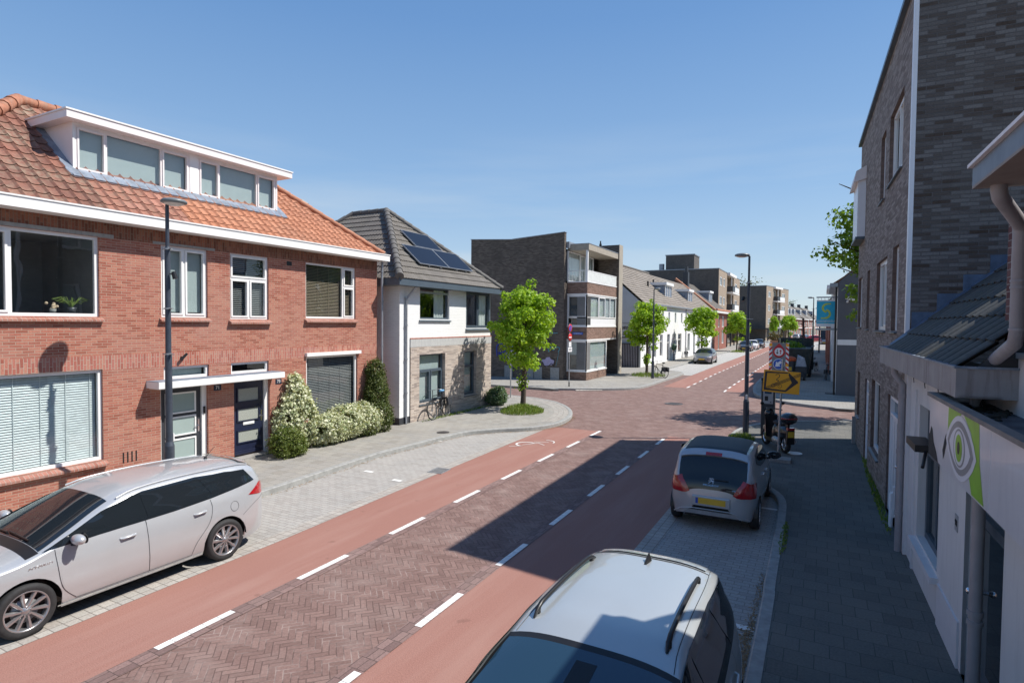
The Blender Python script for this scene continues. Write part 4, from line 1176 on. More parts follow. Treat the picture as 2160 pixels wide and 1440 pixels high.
# balcony floor, back wall with glazing, roof slab, post
m = MB(); m.box(-14.5, BY, 6.33, BX, 40.95, 6.38); m.box(-14.5, BY - .02, 8.36, BX + .08, 41.0, 8.74); m.build('balcony_slab', [M_beton], fl)
m = MB(); m.box(-14.5, BY - .03, 8.741, BX + .1, 41.0, 8.78); m.box(-14.5, YS + .3, 8.5, -14.3, 41.0, 8.9); m.build('roof_trim', [MT['zinc']], fl)
window(fl, F_left(-14.48), BY - .1, 39.6, 6.42, 8.34, [(0, .45, 0, 1, False), (.45, .68, 0, 1, True), (.68, 1, 0, 1, False)], fw=.08, inset=-.06, blind='curtain', rdepth=.3, room='interior')
m = MB(); m.box(BX - .12, BY + .02, 6.38, BX, BY + .15, 8.36); m.build('post', [MT['white']], fl)
m = MB()
for i in range(26):
    y = BY + .2 + i * .225
    m.box(BX - .03, y, 6.45, BX - .015, y + .02, 7.05)
for i in range(6): m.box(-14.4 + i * .22, BY + .02, 6.45, -14.38 + i * .22, BY + .035, 7.05)
m.box(BX - .05, BY, 7.05, BX, 40.95, 7.10); m.box(-14.5, BY, 7.05, BX - .05, BY + .05, 7.10); m.box(BX - .04, BY, 6.42, BX - .01, 40.95, 6.46)
ra = m.build('railing', [MT['white']], fl)
m = MB(); m.box(BX - .012, BY + .1, 6.47, BX - .006, 40.9, 7.03); m.build('pane', [MT['curtain']], ra)
m = MB()
for x, y in ((-16.2, 37.0), (-14.0, 39.8)): m.cyl((x, y, 8.5), (x, y, 9.35), .09, n=10); m.cyl((x, y, 9.35), (x, y, 9.55), .05, n=8)
m.build('flue', [MT['black']], fl)
# meter boxes and graffiti on the gable wall
m = MB()
M_cab = plain('grey_cabinet', (0.26, 0.27, 0.27), 0.7, var=0.25, scale=20)
for x0, x1 in ((-18.7, -18.1), (-17.2, -16.55), (-16.5, -15.95), (-15.35, -14.75)):
    m = MB(); m.box(x0, YS - .07, .12, x1, YS, .9); m.build('meter_box', [M_cab], fl)
M_g1 = plain('graffiti_blue', (0.02, 0.05, 0.35), 0.5); M_g2 = plain('graffiti_cyan', (0.10, 0.32, 0.38), 0.5); M_g3 = plain('graffiti_lilac', (0.36, 0.33, 0.5), 0.5); M_g4 = plain('graffiti_black', (0.01, 0.01, 0.012), 0.5)
def squiggle(mb, pts, r):
    P = smooth_path(pts, 6)
    mb.tube([(x, YS - .004, z) for x, z in P], r, 4)
m = MB(); squiggle(m, [(-19.3, 1.5), (-19.3, 2.2), (-18.8, 2.3), (-18.7, 1.8), (-19.2, 1.7), (-18.5, 1.4), (-18.2, 2.0), (-18.0, 2.6)], .045); m.build('graffiti', [M_g1], fl)
m = MB(); squiggle(m, [(-15.9, 1.9), (-15.6, 2.3), (-15.5, 1.9), (-15.3, 2.3), (-15.2, 2.0), (-15.0, 2.2), (-14.75, 2.15), (-14.85, 1.9)], .03)
squiggle(m, [(-14.8, 1.9), (-14.9, 1.4), (-15.0, 1.0)], .015); squiggle(m, [(-15.9, 3.1), (-15.6, 3.15), (-15.2, 3.1), (-14.9, 3.12)], .03); m.build('graffiti', [M_g2], fl)
for cx0, cz in ((-18.2, 1.6), (-15.55, 1.25)):
    m = MB(); m.add([(cx0 + .42 * math.cos(t * .45) * (1 + .2 * math.sin(t * 2.2)), YS - .005, cz + .27 * math.sin(t * .45) * (1 + .25 * math.cos(t * 1.9))) for t in range(14)], [list(range(14))]); m.build('graffiti', [M_g3], fl)
m = MB(); squiggle(m, [(-15.95, 1.25), (-15.8, 1.0), (-15.5, 1.0), (-15.3, 1.15), (-15.15, 1.0), (-15.1, 1.4), (-15.3, 1.5)], .025)
squiggle(m, [(-15.85, 2.7), (-15.7, 2.5), (-15.6, 2.75), (-15.45, 2.5), (-15.4, 2.75)], .02); m.build('graffiti', [M_g4], fl)
m = MB(); m.box(-16.45, YS - .065, .2, -16.2, YS - .06, .8); m.build('poster', [MT['signred']], fl)
m = MB(); m.box(-14.1, BY - .035, 3.02, -13.4, BY - .03, 3.17); pl = m.build('street_name_plate', [MT['signblue']], fl)
text_obj('lettering', 'SCHILPSTRAAT', .10, face_mtx(F_south(BY - .037), -13.75, 0, 3.09), MT['signwhite'], pl, sx=.8)

# ------------------------------------------------------------------ white terrace with garage gate
M_tilefar = tile_mat('brown_grey_tiles', (0.17, 0.145, 0.12), (0.22, 0.19, 0.16), (0.27, 0.235, 0.20), 0.3, 0.36, moss=(0.24, 0.2, 0.14), moss_amt=0.3)
def terrace(name, label, X, y0, y1, wallmat, eave, ridgeX, ridgeZ, tmat, tth=.36, gable=True):
    t = thing(name, label, 'house', (X, (y0 + y1) / 2, 0))
    back = 2 * ridgeX - X
    return t, back
tw = thing('white_terrace', 'long white rendered house whose grey gable carries the car firm lettering', 'house', (-13.3, 57, 0))
X0 = -13.3; F = F_left(X0)
ya, yb = 48.1, 66.0
up = [(52.6, 53.3, 3.85, 4.9), (55.25, 56.0, 3.85, 4.9), (57.8, 58.5, 3.85, 4.9), (60.6, 61.3, 3.85, 4.9), (63.6, 64.3, 3.85, 4.9)]
dn = [(50.6, 51.6, .7, 2.75), (52.3, 53.3, .7, 2.75), (54.6, 55.7, .7, 2.75), (57.45, 58.6, .12, 2.75), (59.8, 61.4, .75, 2.75), (62.3, 64.0, .75, 2.75)]
M_white2 = plain('white_render', (0.76, 0.76, 0.75), 0.8, var=0.05, scale=1.5, dirt=((0.5, 0.5, 0.48), 0.25))
M_greyrender = plain('pale_grey_gable', (0.60, 0.59, 0.58), 0.85, var=0.06, scale=1.5, dirt=((0.45, 0.44, 0.42), 0.4))
m = MB(F); wall(m, ya, yb, 0, 5.5, up + dn, .14); m.build('wall', [M_white2], tw)
m = MB(); m.prism([(X0 + .002, 0), (X0 + .002, 5.5), (-17.6, 9.25), (-21.9, 5.5), (-21.9, 0)], ya - .03, ya + .2, 'y'); m.build('gable', [M_greyrender], tw)
for h in up: window(tw, F, *h, None, fw=.05, inset=.08, blind='curtain', rdepth=.5, simple=True, room='interior_dark')
for h in dn: window(tw, F, *h, [(0, 1, 0, .7, False), (0, 1, .7, 1, False)], fw=.07, inset=.08, blind=None, rdepth=.8)
SL2 = math.hypot(4.3, 3.75); c2, s2 = 4.3 / SL2, 3.75 / SL2
m = MB(); tile_roof(m, (X0 + .25, 0, 5.5), (0, 1, 0), (-c2, 0, s2), lambda v: ya - .1, lambda v: yb, SL2 + .2, .6, .36, amp=.02, step=.045, seg=4)
m.poly([(-17.6, ya, 9.3), (-17.6, yb, 9.3), (-21.9, yb, 5.5), (-21.9, ya, 5.5)])
rf = m.build('roof', [M_tilefar], tw)
m = MB(); m.cyl((-17.5, ya, 9.42), (-17.5, yb, 9.42), .12, n=8); m.build('ridge', [M_rdg], rf)
m = MB(); m.box(X0 + .02, ya - .1, 5.38, X0 + .3, yb, 5.52); m.build('gutter', [MT['zinc']], tw)
m = MB(); m.cyl((X0 + .08, yb - .1, .1), (X0 + .08, yb - .1, 5.4), .05, n=8); m.build('downpipe', [MT['zinc']], tw)
m = MB()
for y, d in ((57.2, 2.6), (61.2, 3.2), (62.2, 2.9), (63.3, 2.7), (64.0, 2.3)):
    m.cyl((X0 + .25 - d * c2 * 1.1, y, 5.5 + d * s2 * 1.1 - .1), (X0 + .25 - d * c2 * 1.1, y, 5.5 + d * s2 * 1.1 + .55), .09, n=8)
m.build('vent_pipe', [MT['black']], tw)
def dormer_box(par, X, y0, y1, z0, z1, depth, F, cheek='lead', fm='white', cells=None):
    m = MB(); m.box(X - depth, y0, z0, X - .004, y1, z1); d = m.build('dormer', [MT[cheek]], par)
    m = MB(); m.box(X - depth - .1, y0 - .15, z1, X + .2, y1 + .15, z1 + .28); m.build('dormer_fascia', [MT['white']], d)
    window(d, F_left(X), y0, y1, z0, z1, cells or [(0, .33, 0, 1, True), (.33, .66, 0, 1, True), (.66, 1, 0, 1, True)], fw=.08, inset=-.03, blind='curtain', simple=True)
dormer_box(tw, -14.25, 60.2, 63.2, 6.35, 7.7, 2.2, F)
# sign lettering on the gable above the gate
M_txt = plain('dark_brown_lettering', (0.05, 0.035, 0.035), 0.6)
sg = MB(F_south(ya - .05)); sg.box(-15.5, 0, 2.55, -13.35, .02, 2.63); sg.box(-15.5, 0, 3.78, -13.35, .02, 3.80)
sg.build('sign_line', [M_txt], tw)
text_obj('lettering', 'Autobedrijf', .44, face_mtx(F_south(ya - .05), -15.28, 0.0, 3.42), M_txt, tw, align='LEFT', shear=.25, bold=.012)
text_obj('lettering', 'SLIKKER', .40, face_mtx(F_south(ya - .05), -14.85, 0.0, 2.92), M_txt, tw, align='LEFT', shear=.25, bold=.018)
gt = thing('garage_gate', 'dark slatted metal gate beside the white house, under the car firm lettering', 'gate', (-14.4, 47.9, .1))
m = MB(); m.box(-15.6, 47.86, .12, -13.5, 47.90, 2.05); m.build('gate_panel', [plain('gate_backing', (0.03, 0.028, 0.035), 0.5)], gt)
m = MB()
for i in range(15): m.box(-15.55 + i * .14, 47.80, .14, -15.49 + i * .14, 47.858, 2.05)
m.build('bars', [plain('gate_bars', (0.30, 0.28, 0.31), 0.5)], gt)
m = MB(); m.box(-15.6, 47.78, 2.05, -13.4, 47.92, 2.12); m.box(-13.48, 47.78, .12, -13.38, 47.92, 2.12); m.build('gate_frame', [MT['darkgrey']], gt)

# second white house
t2 = thing('white_house', 'white rendered house between the long white one and the red gabled house', 'house', (X0, 75, 0))
m = MB(F); up2 = [(67.3, 68.1, 3.8, 4.9), (69.4, 70.2, 3.8, 4.9), (73, 74, 3.8, 4.9), (77, 78, 3.8, 4.9), (80, 81, 3.8, 4.9)]
dn2 = [(67.2, 68.6, .7, 2.7), (70.5, 71.6, .12, 2.7), (73, 75, .7, 2.7), (78, 80, .7, 2.7)]
wall(m, 66.02, 83.9, 0, 5.5, up2 + dn2, .14); m.box(66.02, -8.6, 0, 83.9, -8.4, 5.5); m.build('wall', [M_white2], t2)
for h in up2 + dn2: window(t2, F, *h, None, fw=.07, inset=.08, blind='curtain', simple=True)
m = MB(); tile_roof(m, (X0 + .25, 0, 5.5), (0, 1, 0), (-c2, 0, s2), lambda v: 66.02, lambda v: 83.9, SL2, .6, .36, amp=.02, step=.045, seg=4)
m.poly([(-17.6, 66, 9.3), (-17.6, 83.9, 9.3), (-21.9, 83.9, 5.5), (-21.9, 66, 5.5)]); m.build('roof', [M_tilefar], t2)
dormer_box(t2, -14.15, 71.2, 73.8, 6.3, 7.6, 2.2, F, cells=[(0, .5, 0, 1, True), (.5, 1, 0, 1, True)])
m = MB(); m.box(X0 + .02, 66.02, 5.38, X0 + .3, 83.9, 5.52); m.build('gutter', [MT['zinc']], t2)

# red brick gabled house
M_brick2 = brick_mat('red_brick_far', (0.24, 0.085, 0.06), (0.33, 0.12, 0.09), (0.30, 0.2, 0.16), blotch=(0.2, 0.08, 0.06), blotch_amt=0.4)
bh = thing('gabled_house', 'narrow red brick house with orange-edged steep roof and white dormer', 'house', (X0, 90, 0))
Fb = F_left(X0 + .05)
m = MB(Fb); hs3 = [(88.5, 89.9, 3.35, 5.0), (92.2, 94.2, 3.35, 5.0), (88.6, 89.8, .12, 2.6), (92.2, 94.2, .9, 2.9)]
wall(m, 84.0, 96.8, 0, 5.6, hs3, .14); m.build('wall', [M_brick2], bh)
m = MB(); m.prism([(X0 + .04, 0), (X0 + .04, 5.6), (-18.4, 10.0), (-22, 6), (-22, 0)], 83.95, 84.2, 'y'); m.build('gable', [plain('dark_gable_brick', (0.10, 0.045, 0.04), 0.85, var=0.2, scale=3)], bh)
for h in hs3: window(bh, Fb, *h, [(0, .5, 0, 1, True), (.5, 1, 0, 1, True)] if h[1] - h[0] > 1.5 else None, fw=.09, inset=.06, blind='curtain', simple=True)
v3 = Vector((-18.4 - X0 - .3, 0, 4.4)).normalized()
m = MB(); tile_roof(m, (X0 + .3, 0, 5.6), (0, 1, 0), v3, lambda v: 83.9, lambda v: 96.9, math.hypot(5.4, 4.4), .6, .36, amp=.02, step=.045, seg=4); m.build('roof', [M_slate], bh)
m = MB(); m.cyl((X0 + .35, 83.9, 5.68), (-18.4, 83.9, 10.1), .17, n=8); m.build('verge_tiles', [M_redtile_new], bh)
m = MB(); m.cyl((X0 + .45, 84.2, 5.72), (X0 + .45, 96.8, 5.72), .2, n=8); m.build('eave_tiles', [M_redtile_new], bh)
m = MB(); m.box(X0 + .06, 83.8, 5.35, X0 + .6, 97.0, 5.65); m.build('gutter', [MT['white']], bh)
m = MB(); m.box(-17.9, 86.4, 8.5, -17.2, 87.4, 11.2); m.cyl((-17.5, 86.6, 11.2), (-17.5, 86.6, 12.0), .2, n=8); m.cyl((-17.5, 87.2, 11.2), (-17.5, 87.2, 12.0), .2, n=8); m.build('chimney', [MT['darkgrey']], bh)
dormer_box(bh, -14.9, 90.2, 93.0, 6.9, 8.4, 2.4, F, cells=[(0, .5, 0, 1, True), (.5, 1, 0, 1, True)])

# ------------------------------------------------------------------ apartment blocks
M_apts = brick_mat('tan_brick', (0.30, 0.235, 0.175), (0.37, 0.295, 0.225), (0.3, 0.25, 0.2), ms=0.010, blotch=(0.28, 0.23, 0.18), blotch_amt=0.4)
M_aptd = brick_mat('grey_brown_brick', (0.10, 0.088, 0.078), (0.14, 0.123, 0.108), (0.10, 0.09, 0.085), ms=0.010, blotch=(0.07, 0.065, 0.06), blotch_amt=0.5)
def apartment(label, loc, rz, L, H, Dp, cols, tower, shop):
    t = thing('apartment_block', label, 'apartment block', loc, rz, None)
    base = t.matrix_world.copy(); base = WM[t.name]
    Fa = base @ F_left(0.0); Fs = base @ F_south(0.0)
    holes = []; wins = []; logs = []
    n = 4; hz = [3.1 + i * (H - 3.3) / 3 for i in range(3)]
    st = (H - 3.3) / 3
    for kind, a, b in cols:
        for z in hz:
            if kind == 'w':
                h = (a, b, z + .75, z + 2.15); holes.append(h + (.1,)); wins.append(h)
            else:
                h = (a, b, z + .05, z + st - .1); holes.append(h + (1.2,)); logs.append(h)
    if shop: holes.append((1.2, L - 1, .3, 2.7, .8))
    m = MB(Fa); wall(m, 0, L, 0, H, holes, .1); m.build('front_wall', [M_apts], t)
    m = MB(Fs); wall(m, -Dp, 0, 0, H, [(-Dp + 1.2, -Dp + 3.0, z + .75, z + 2.15) for z in hz], .1); m.build('side_wall', [M_aptd], t)
    m = MB(base); m.box(-Dp, 0.01, 0, -1.3, L, H - .3); m.poly([(-Dp, L, 0), (0, L, 0), (0, L, H), (-Dp, L, H)]); m.build('core', [M_aptd], t)
    m = MB(base); m.box(-Dp, -.05, H, .05, L + .05, H + .12); m.build('coping', [MT['zinc']], t)
    for h in wins: window(t, Fa, *h, [(0, .5, 0, 1, True), (.5, 1, 0, 1, True)], fw=.09, inset=.03, blind='curtain', simple=True)
    for z in hz: window(t, Fs, -Dp + 1.2, -Dp + 3.0, z + .75, z + 2.15, [(0, .4, 0, 1, False), (.4, 1, 0, 1, True)], fw=.1, inset=.03, blind='curtain', simple=True)
    for h in logs:
        m = MB(Fa); m.box(h[0] - .1, -.02, h[2] - .22, h[1] + .1, 1.0, h[2]); b = m.build('balcony', [MT['white']], t)
        m = MB(Fa); m.box(h[0] + (h[1] - h[0]) * .35, .92, h[2] + .1, h[1], .95, h[2] + 1.0)
        m.build('balcony_panel', [MT['signwhite']], b)
        m = MB(Fa); m.box(h[0] - .08, 0, h[2] + .1, h[0] - .05, .95, h[2] + 1.0); m.box(h[0] - .08, .9, h[2] + .1, h[0] + (h[1] - h[0]) * .34, .93, h[2] + 1.0)
        m.box(h[0] - .1, .9, h[2] + 1.0, h[1] + .1, .98, h[2] + 1.06); m.build('balcony_rail', [MT['darkgrey']], b)
        window(t, Fa, h[0] + .3, h[1] - .3, h[2] + .05, h[3] - .15, [(0, .5, 0, 1, True), (.5, 1, 0, 1, True)], fw=.1, inset=1.1, blind='curtain', simple=True, name='balcony_door')
        m = MB(Fa); m.box((h[0] + h[1]) / 2 - .08, .1, h[2] + .0, (h[0] + h[1]) / 2 + .08, .25, h[3]); m.build('post', [MT['white']], b)
    m = MB(Fa)
    for a, b in set((h[0], h[1]) for h in logs): m.box(a - .1, -.02, H - .35, b + .1, .5, H + .1)
    m.build('loggia_top', [MT['white']], t)
    if tower:
        m = MB(base); m.box(-8.8, 2, H, -4.2, 6.5, H + 2.6); tw_ = m.build('stair_tower', [M_aptd], t)
        m = MB(base); m.box(-8.9, 1.9, H + 2.6, -4.1, 6.6, H + 2.75); m.build('coping', [MT['zinc']], tw_)
        m = MB(base); m.cyl((-9.6, 2.5, H), (-9.6, 2.5, H + 1.3), .45, n=10); m.build('vent_pipe', [MT['zinc']], t)
    if shop:
        m = MB(base); m.box(-Dp * .6, -2.2, 2.75, 1.2, L, 3.05); m.build('canopy', [MT['darkgrey']], t)
        m = MB(base)
        for i in range(5): m.box(.9, -2 + i * 4.5, 0, 1.1, -1.8 + i * 4.5, 2.75)
        m.build('post', [MT['darkgrey']], t)
        m = MB(base); m.box(-.75, 1.3, .3, -.7, L - 1.1, 2.7); m.build('shop_window', [MT['carglass']], t)
    return t
apartment('four-storey tan brick apartment block with grey flank and a rooftop stair tower', (-14.6, 97.2, 0), 0, 26.5, 12.5, 15.5, [('w', 1.2, 3.6), ('w', 5.0, 6.8), ('b', 9.2, 17.6), ('w', 19.2, 22.4)], True, True)
apartment('farther tan brick apartment block with dark flank wall, where the street bends', (-11.4, 145, 0), R(-10.4), 20, 12.6, 13.5, [('w', 1.6, 3.6), ('b', 6.0, 12.4), ('w', 13.6, 16.6)], False, True)

# ------------------------------------------------------------------ far curved row of houses
far_spec = [(178, 188, -7.6, 'first far house past the apartments, grey roof and two dormers', 2), (188, 198, -6.6, 'second far house past the apartments, with a tall slate dormer', 1),
            (198, 208, -5.3, 'third far house past the apartments, with a wide dormer', 1), (208, 219, -3.9, 'fourth far house, pale dormer, beside the lamp post', 1), (219, 232, -2.2, 'last far house where the street bends away', 1)]
for i, (a, b, xx, lab, nd) in enumerate(far_spec):
    rz = -math.atan2(1.25, 10)
    t = thing('terraced_house', lab, 'house', (xx, a, 0), rz, 'far houses where the street bends')
    B = WM[t.name]; Fa = B @ F_left(0); L = b - a
    m = MB(Fa); hh = [(1.2, 2.6, 3.4, 4.7), (3.6, 5.0, 3.4, 4.7), (6.4, 8.2, 3.4, 4.7), (1.0, 3.6, .5, 2.5), (5.2, 8.4, .5, 2.5)]
    wall(m, 0, L, 0, 5.5, hh, .12, 0, None, bands=((2.8, 3.1, 1),)); m.build('wall', [M_brick2, MT['white']], t)
    for h in hh: window(t, Fa, *h, None, fw=.12, inset=.04, blind='curtain', simple=True)
    m = MB(B); m.prism([(0, 5.5), (.3, 5.5), (-4.5, 9.6), (-9, 5.5)], 0, L, 'y'); m.build('roof', [M_slate], t)
    m = MB(B); m.box(.02, 0, 5.35, .4, L, 5.6); m.build('gutter', [MT['white']], t)
    for k in range(nd):
        y0 = 1.5 + k * 4.6 if nd > 1 else 3.0
        m = MB(B); m.box(-3.6, y0, 6.6, -1.3, y0 + 2.2, 8.4); d = m.build('dormer', [MT['lead']], t)
        window(d, B @ F_left(-1.3), y0, y0 + 2.2, 6.7, 8.3, [(0, .5, 0, 1, True), (.5, 1, 0, 1, True)], fw=.16, inset=-.06, simple=True)
    m = MB(B); m.box(-5.0, L - 1.3, 8.8, -4.1, L - .3, 10.6); m.build('chimney', [MT['darkgrey']], t)
# ------------------------------------------------------------------ right-hand side, in the slightly turned frame
M_grey = brick_mat('mixed_grey_brick', (0.165, 0.128, 0.11), (0.25, 0.205, 0.18), (0.185, 0.16, 0.142), w=0.26, h=0.052, ms=0.008, third=(0.34, 0.29, 0.26), blotch=(0.26, 0.22, 0.2), blotch_amt=0.4, bstr=0.9)
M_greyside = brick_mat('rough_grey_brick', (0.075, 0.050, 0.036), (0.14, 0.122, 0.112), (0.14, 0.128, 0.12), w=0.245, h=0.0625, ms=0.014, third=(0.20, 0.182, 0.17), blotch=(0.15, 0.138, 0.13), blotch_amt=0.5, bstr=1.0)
M_reveal = brick_mat('reveal_brick', (0.10, 0.065, 0.05), (0.15, 0.10, 0.08), (0.13, 0.11, 0.1), w=0.2, h=0.06)
gb = thing('grey_brick_building', 'tall grey brick building with white windows filling the right side', 'building', mat=RIGHT @ Matrix.Translation((0, 16.5, 0)))
GY0, GY1, GH = 11.45, 21.75, 9.43
F = F_right(0)
K = lambda a: a * 1.0
# window data measured on x=1.2; rescaled to this facade
def fc(y): return y * 1.56 / (1.2 + .027 * y)
def fz(y, z): return 3.75 + (z - 3.75) * 1.56 / (1.2 + .027 * y)
ops = {}
def op(k, ya, yb, zlo, zhi):
    ym = (ya + yb) / 2
    ops[k] = (fc(ya), fc(yb), fz(ym, zlo), fz(ym, zhi))
op('u1', 12.68, 15.2, 6.70, 8.15); op('u0', 16.12, 17.4, 6.75, 8.35)
op('a', 12.78, 13.85, 3.66, 5.27); op('b', 15.0, 17.74, 3.65, 5.3); op('c', 20.2, 21.4, 3.66, 5.42); op('d', 24.0, 26.3, 3.7, 5.5)
op('door', 12.15, 13.95, .1, 2.42); op('w2', 15.85, 18.3, .6, 2.38); op('door2', 19.4, 21.0, .0, 2.17); op('n', 23.8, 25.2, .5, 2.1)
ops['door'] = (ops['door'][0], ops['door'][1], .12, ops['door'][3]); ops['door2'] = (ops['door2'][0], ops['door2'][1], .12, ops['door2'][3])
m = MB(F); wall(m, GY0, GY1, 0, GH, list(ops.values()), .16, 0, 1); m.build('front_wall', [M_grey, M_reveal], gb)
FSg = F_rsouth(GY0)
m = MB(FSg); m.poly([(0, 0, 0), (9, 0, 0), (9, 0, 12.0), (7.6, 0, 12.0), (0, 0, GH)]); m.build('side_wall', [M_greyside], gb)
m = MB(RIGHT); m.poly([(0, GY1, 0), (9, GY1, 0), (9, GY1, 12), (7.6, GY1, 12), (0, GY1, GH)]); m.poly([(9, GY0, 0), (9, GY1, 0), (9, GY1, 12), (9, GY0, 12)]); m.build('rear_wall', [M_grey], gb)
m = MB(RIGHT); m.poly([(-.05, GY0 - .05, GH), (-.05, GY1 + .05, GH), (7.6, GY1 + .05, 12.05), (7.6, GY0 - .05, 12.05)]); m.poly([(9, GY0, 12.05), (9, GY1, 12.05), (7.6, GY1, 12.05), (7.6, GY0, 12.05)])
m.build('roof', [MT['darkgrey']], gb)
m = MB(RIGHT); m.box(-.09, GY0 - .06, GH - .03, .0, GY1 + .06, GH + .06); m.build('roof_edge', [MT['anthracite']], gb)
for k, o in ops.items():
    if k.startswith('door'): continue
    cells = [(0, .5, 0, 1, True), (.5, 1, 0, 1, False)] if k in ('u1', 'b') else None
    window(gb, F, *o, cells, fw=.08, fm='signwhite', inset=.07, blind='roller' if k in ('u1', 'b', 'a') else None, bdrop=1.0, rdepth=.5, sill=(.05, .05, 'anthracite', .02))
M_door2 = plain('white_door_paint', (0.80, 0.80, 0.82), 0.35, var=0.03)
for k in ('door', 'door2'):
    a, b, c, d = ops[k]
    m = MB(F); m.box(a, -.16, c, a + .09, -.04, d); m.box(b - .09, -.16, c, b, -.04, d); m.box(a + .09, -.16, d - .09, b - .09, -.04, d); m.box(a + .09, -.16, d - .42, b - .09, -.04, d - .36)
    fr = m.build('door_frame', [M_door2], gb)
    m = MB(F); m.box(a + .095, -.14, c + .02, b - .095, -.08, d - .425); do = m.build('door', [M_door2], gb)
    m = MB(F)
    for q in (.28, .5, .72): m.box(a + (b - a) * q - .008, -.079, c + .1, a + (b - a) * q + .008, -.076, d - .5)
    m.build('groove', [MT['zinc']], do)
    m = MB(F); m.ball((a + .2, -.03, 1.2), .035); m.cyl((a + .2, -.08, 1.2), (a + .2, -.03, 1.2), .015); m.build('door_knob', [MT['chrome']], do)
    m = MB(F); m.box(a + .095, -.11, d - .35, b - .095, -.105, d - .095); m.build('pane', [MT['glassdark']], do)
# white strip at the corner, oriel box, wall outlet, post
m = MB(F); m.box(GY0 - .0, .0, 3.5, GY0 + .115, .06, GH - .03); m.build('corner_trim', [M_door2], gb)
m = MB(F)
sc = lambda y, z: (fc(y), fz(y, z))
oa = 19.9; ob = 21.5
m.box(oa, .0, 6.33, ob, .20, 7.98); bx = m.build('oriel', [M_door2], gb)
m = MB(F); m.hexa([(oa - .06, 0, 7.99), (ob + .06, 0, 7.99), (ob + .06, .32, 7.9), (oa - .06, .32, 7.9), (oa - .06, 0, 8.36), (ob + .06, 0, 8.36), (ob + .06, .26, 8.22), (oa - .06, .26, 8.22)]); m.build('oriel_hood', [MT['pinkwhite']], bx)
m = MB(F); m.box(oa - .05, 0, 6.26, ob + .05, .24, 6.33); m.build('oriel_sill', [MT['anthracite']], bx)
m = MB(F); m.tube([(12.55, .0, .75), (12.55, .05, .72), (12.55, .05, .12)], .035, 8); m.box(12.50, .0, .3, 12.60, .03, .85); m.build('wall_outlet', [M_door2], gb)
m = MB(F); m.box(20.9, .02, .12, 21.0, .12, .95); m.build('corner_guard', [MT['galv']], gb)

# ------------------------------------------------------------------ low white house in front of it
lw = thing('white_shop', 'low white rendered shop with dark ribbed tile roof, eye logo fascia and grey downpipes', 'shop', mat=RIGHT @ Matrix.Translation((0, 6, 0)))
M_wr = plain('off_white_render', (0.66, 0.65, 0.64), 0.85, var=0.05, scale=1.3, dirt=((0.38, 0.37, 0.36), 0.35))
M_wrs = plain('white_smooth_frame', (0.68, 0.67, 0.68), 0.6, var=0.04)
LY1 = GY0
ops2 = [(8.85, 10.3, .70, 2.62), (6.25, 7.55, .12, 2.4), (3.6, 5.2, .12, 2.4)]
m = MB(F); wall(m, -2, 7.36, 0, 2.88, ops2[1:], .15, 0); wall(m, 7.36, LY1, 0, 3.15, ops2[:1] + [(7.36, 7.55, .12, 2.4)], .15, 0); m.build('front_wall', [M_wr], lw)
m = MB(RIGHT); m.box(.3, -2, 0, 5, LY1 - .02, 2.86); m.box(.12, 7.12, 2.86, 4, LY1 - .02, 3.2); m.build('core', [M_wr], lw)
m = MB(F); m.box(LY1 - .34, 0, .12, LY1 - .02, .05, 3.1); m.box(10.5, 0, .12, 10.56, .03, 2.8); m.box(7.65, .0, .12, 8.7, .022, .62); m.box(8.75, 0, .58, 10.4, .09, .66); m.build('render_band', [M_wrs], lw)
window(lw, F, *ops2[0], [(0, 1, .66, 1, False), (0, .5, 0, .66, False), (.5, 1, 0, .66, False)], fw=.09, fm='anthracite', inset=.10, blind='curtain', bdrop=.9, glass='glassdark', rdepth=.6, sill=None)
# broken awning arm hanging in front of the window
m = MB(F); m.box(9.0, .02, 2.15, 9.7, .24, 2.24); m.tube([(9.1, .1, 2.2), (8.7, .2, 2.02)], .02, 6); m.build('awning_arm', [MT['black']], lw)
for (a, b, c, d), mat in ((ops2[1], 'anthracite'), (ops2[2], 'darkgrey')):
    m = MB(F); m.box(a, -.14, c, a + .10, -.04, d); m.box(b - .10, -.14, c, b, -.04, d); m.box(a + .1, -.14, d - .1, b - .1, -.04, d); m.box(a + .1, -.14, d - .55, b - .1, -.04, d - .47)
    m.build('door_frame', [MT['pinkwhite'] if mat == 'darkgrey' else MT['anthracite']], lw)
    m = MB(F); m.box(a + .1, -.13, c, b - .1, -.09, d - .1); do = m.build('door', [MT[mat]], lw)
    m = MB(F); m.box(a + .25, -.09, c + .3, b - .25, -.082, d - .62); m.build('pane', [MT['carglass']], do)
m = MB(F); m.cyl((7.25, -.09, 1.12), (7.25, .0, 1.12), .015); m.ball((7.25, .01, 1.12), .035); m.build('door_knob', [MT['chrome']], lw)
m = MB(F); m.box(7.83, .0, 1.52, 7.96, .008, 1.70); np_ = m.build('number_plate', [plain('grey_plate', (0.35, 0.35, 0.36), 0.5)], lw)
text_obj('numeral', '98', .10, F @ Matrix(((-1, 0, 0, 7.895), (0, 0, 1, .010), (0, 1, 0, 1.61), (0, 0, 0, 1))), MT['black'], np_)
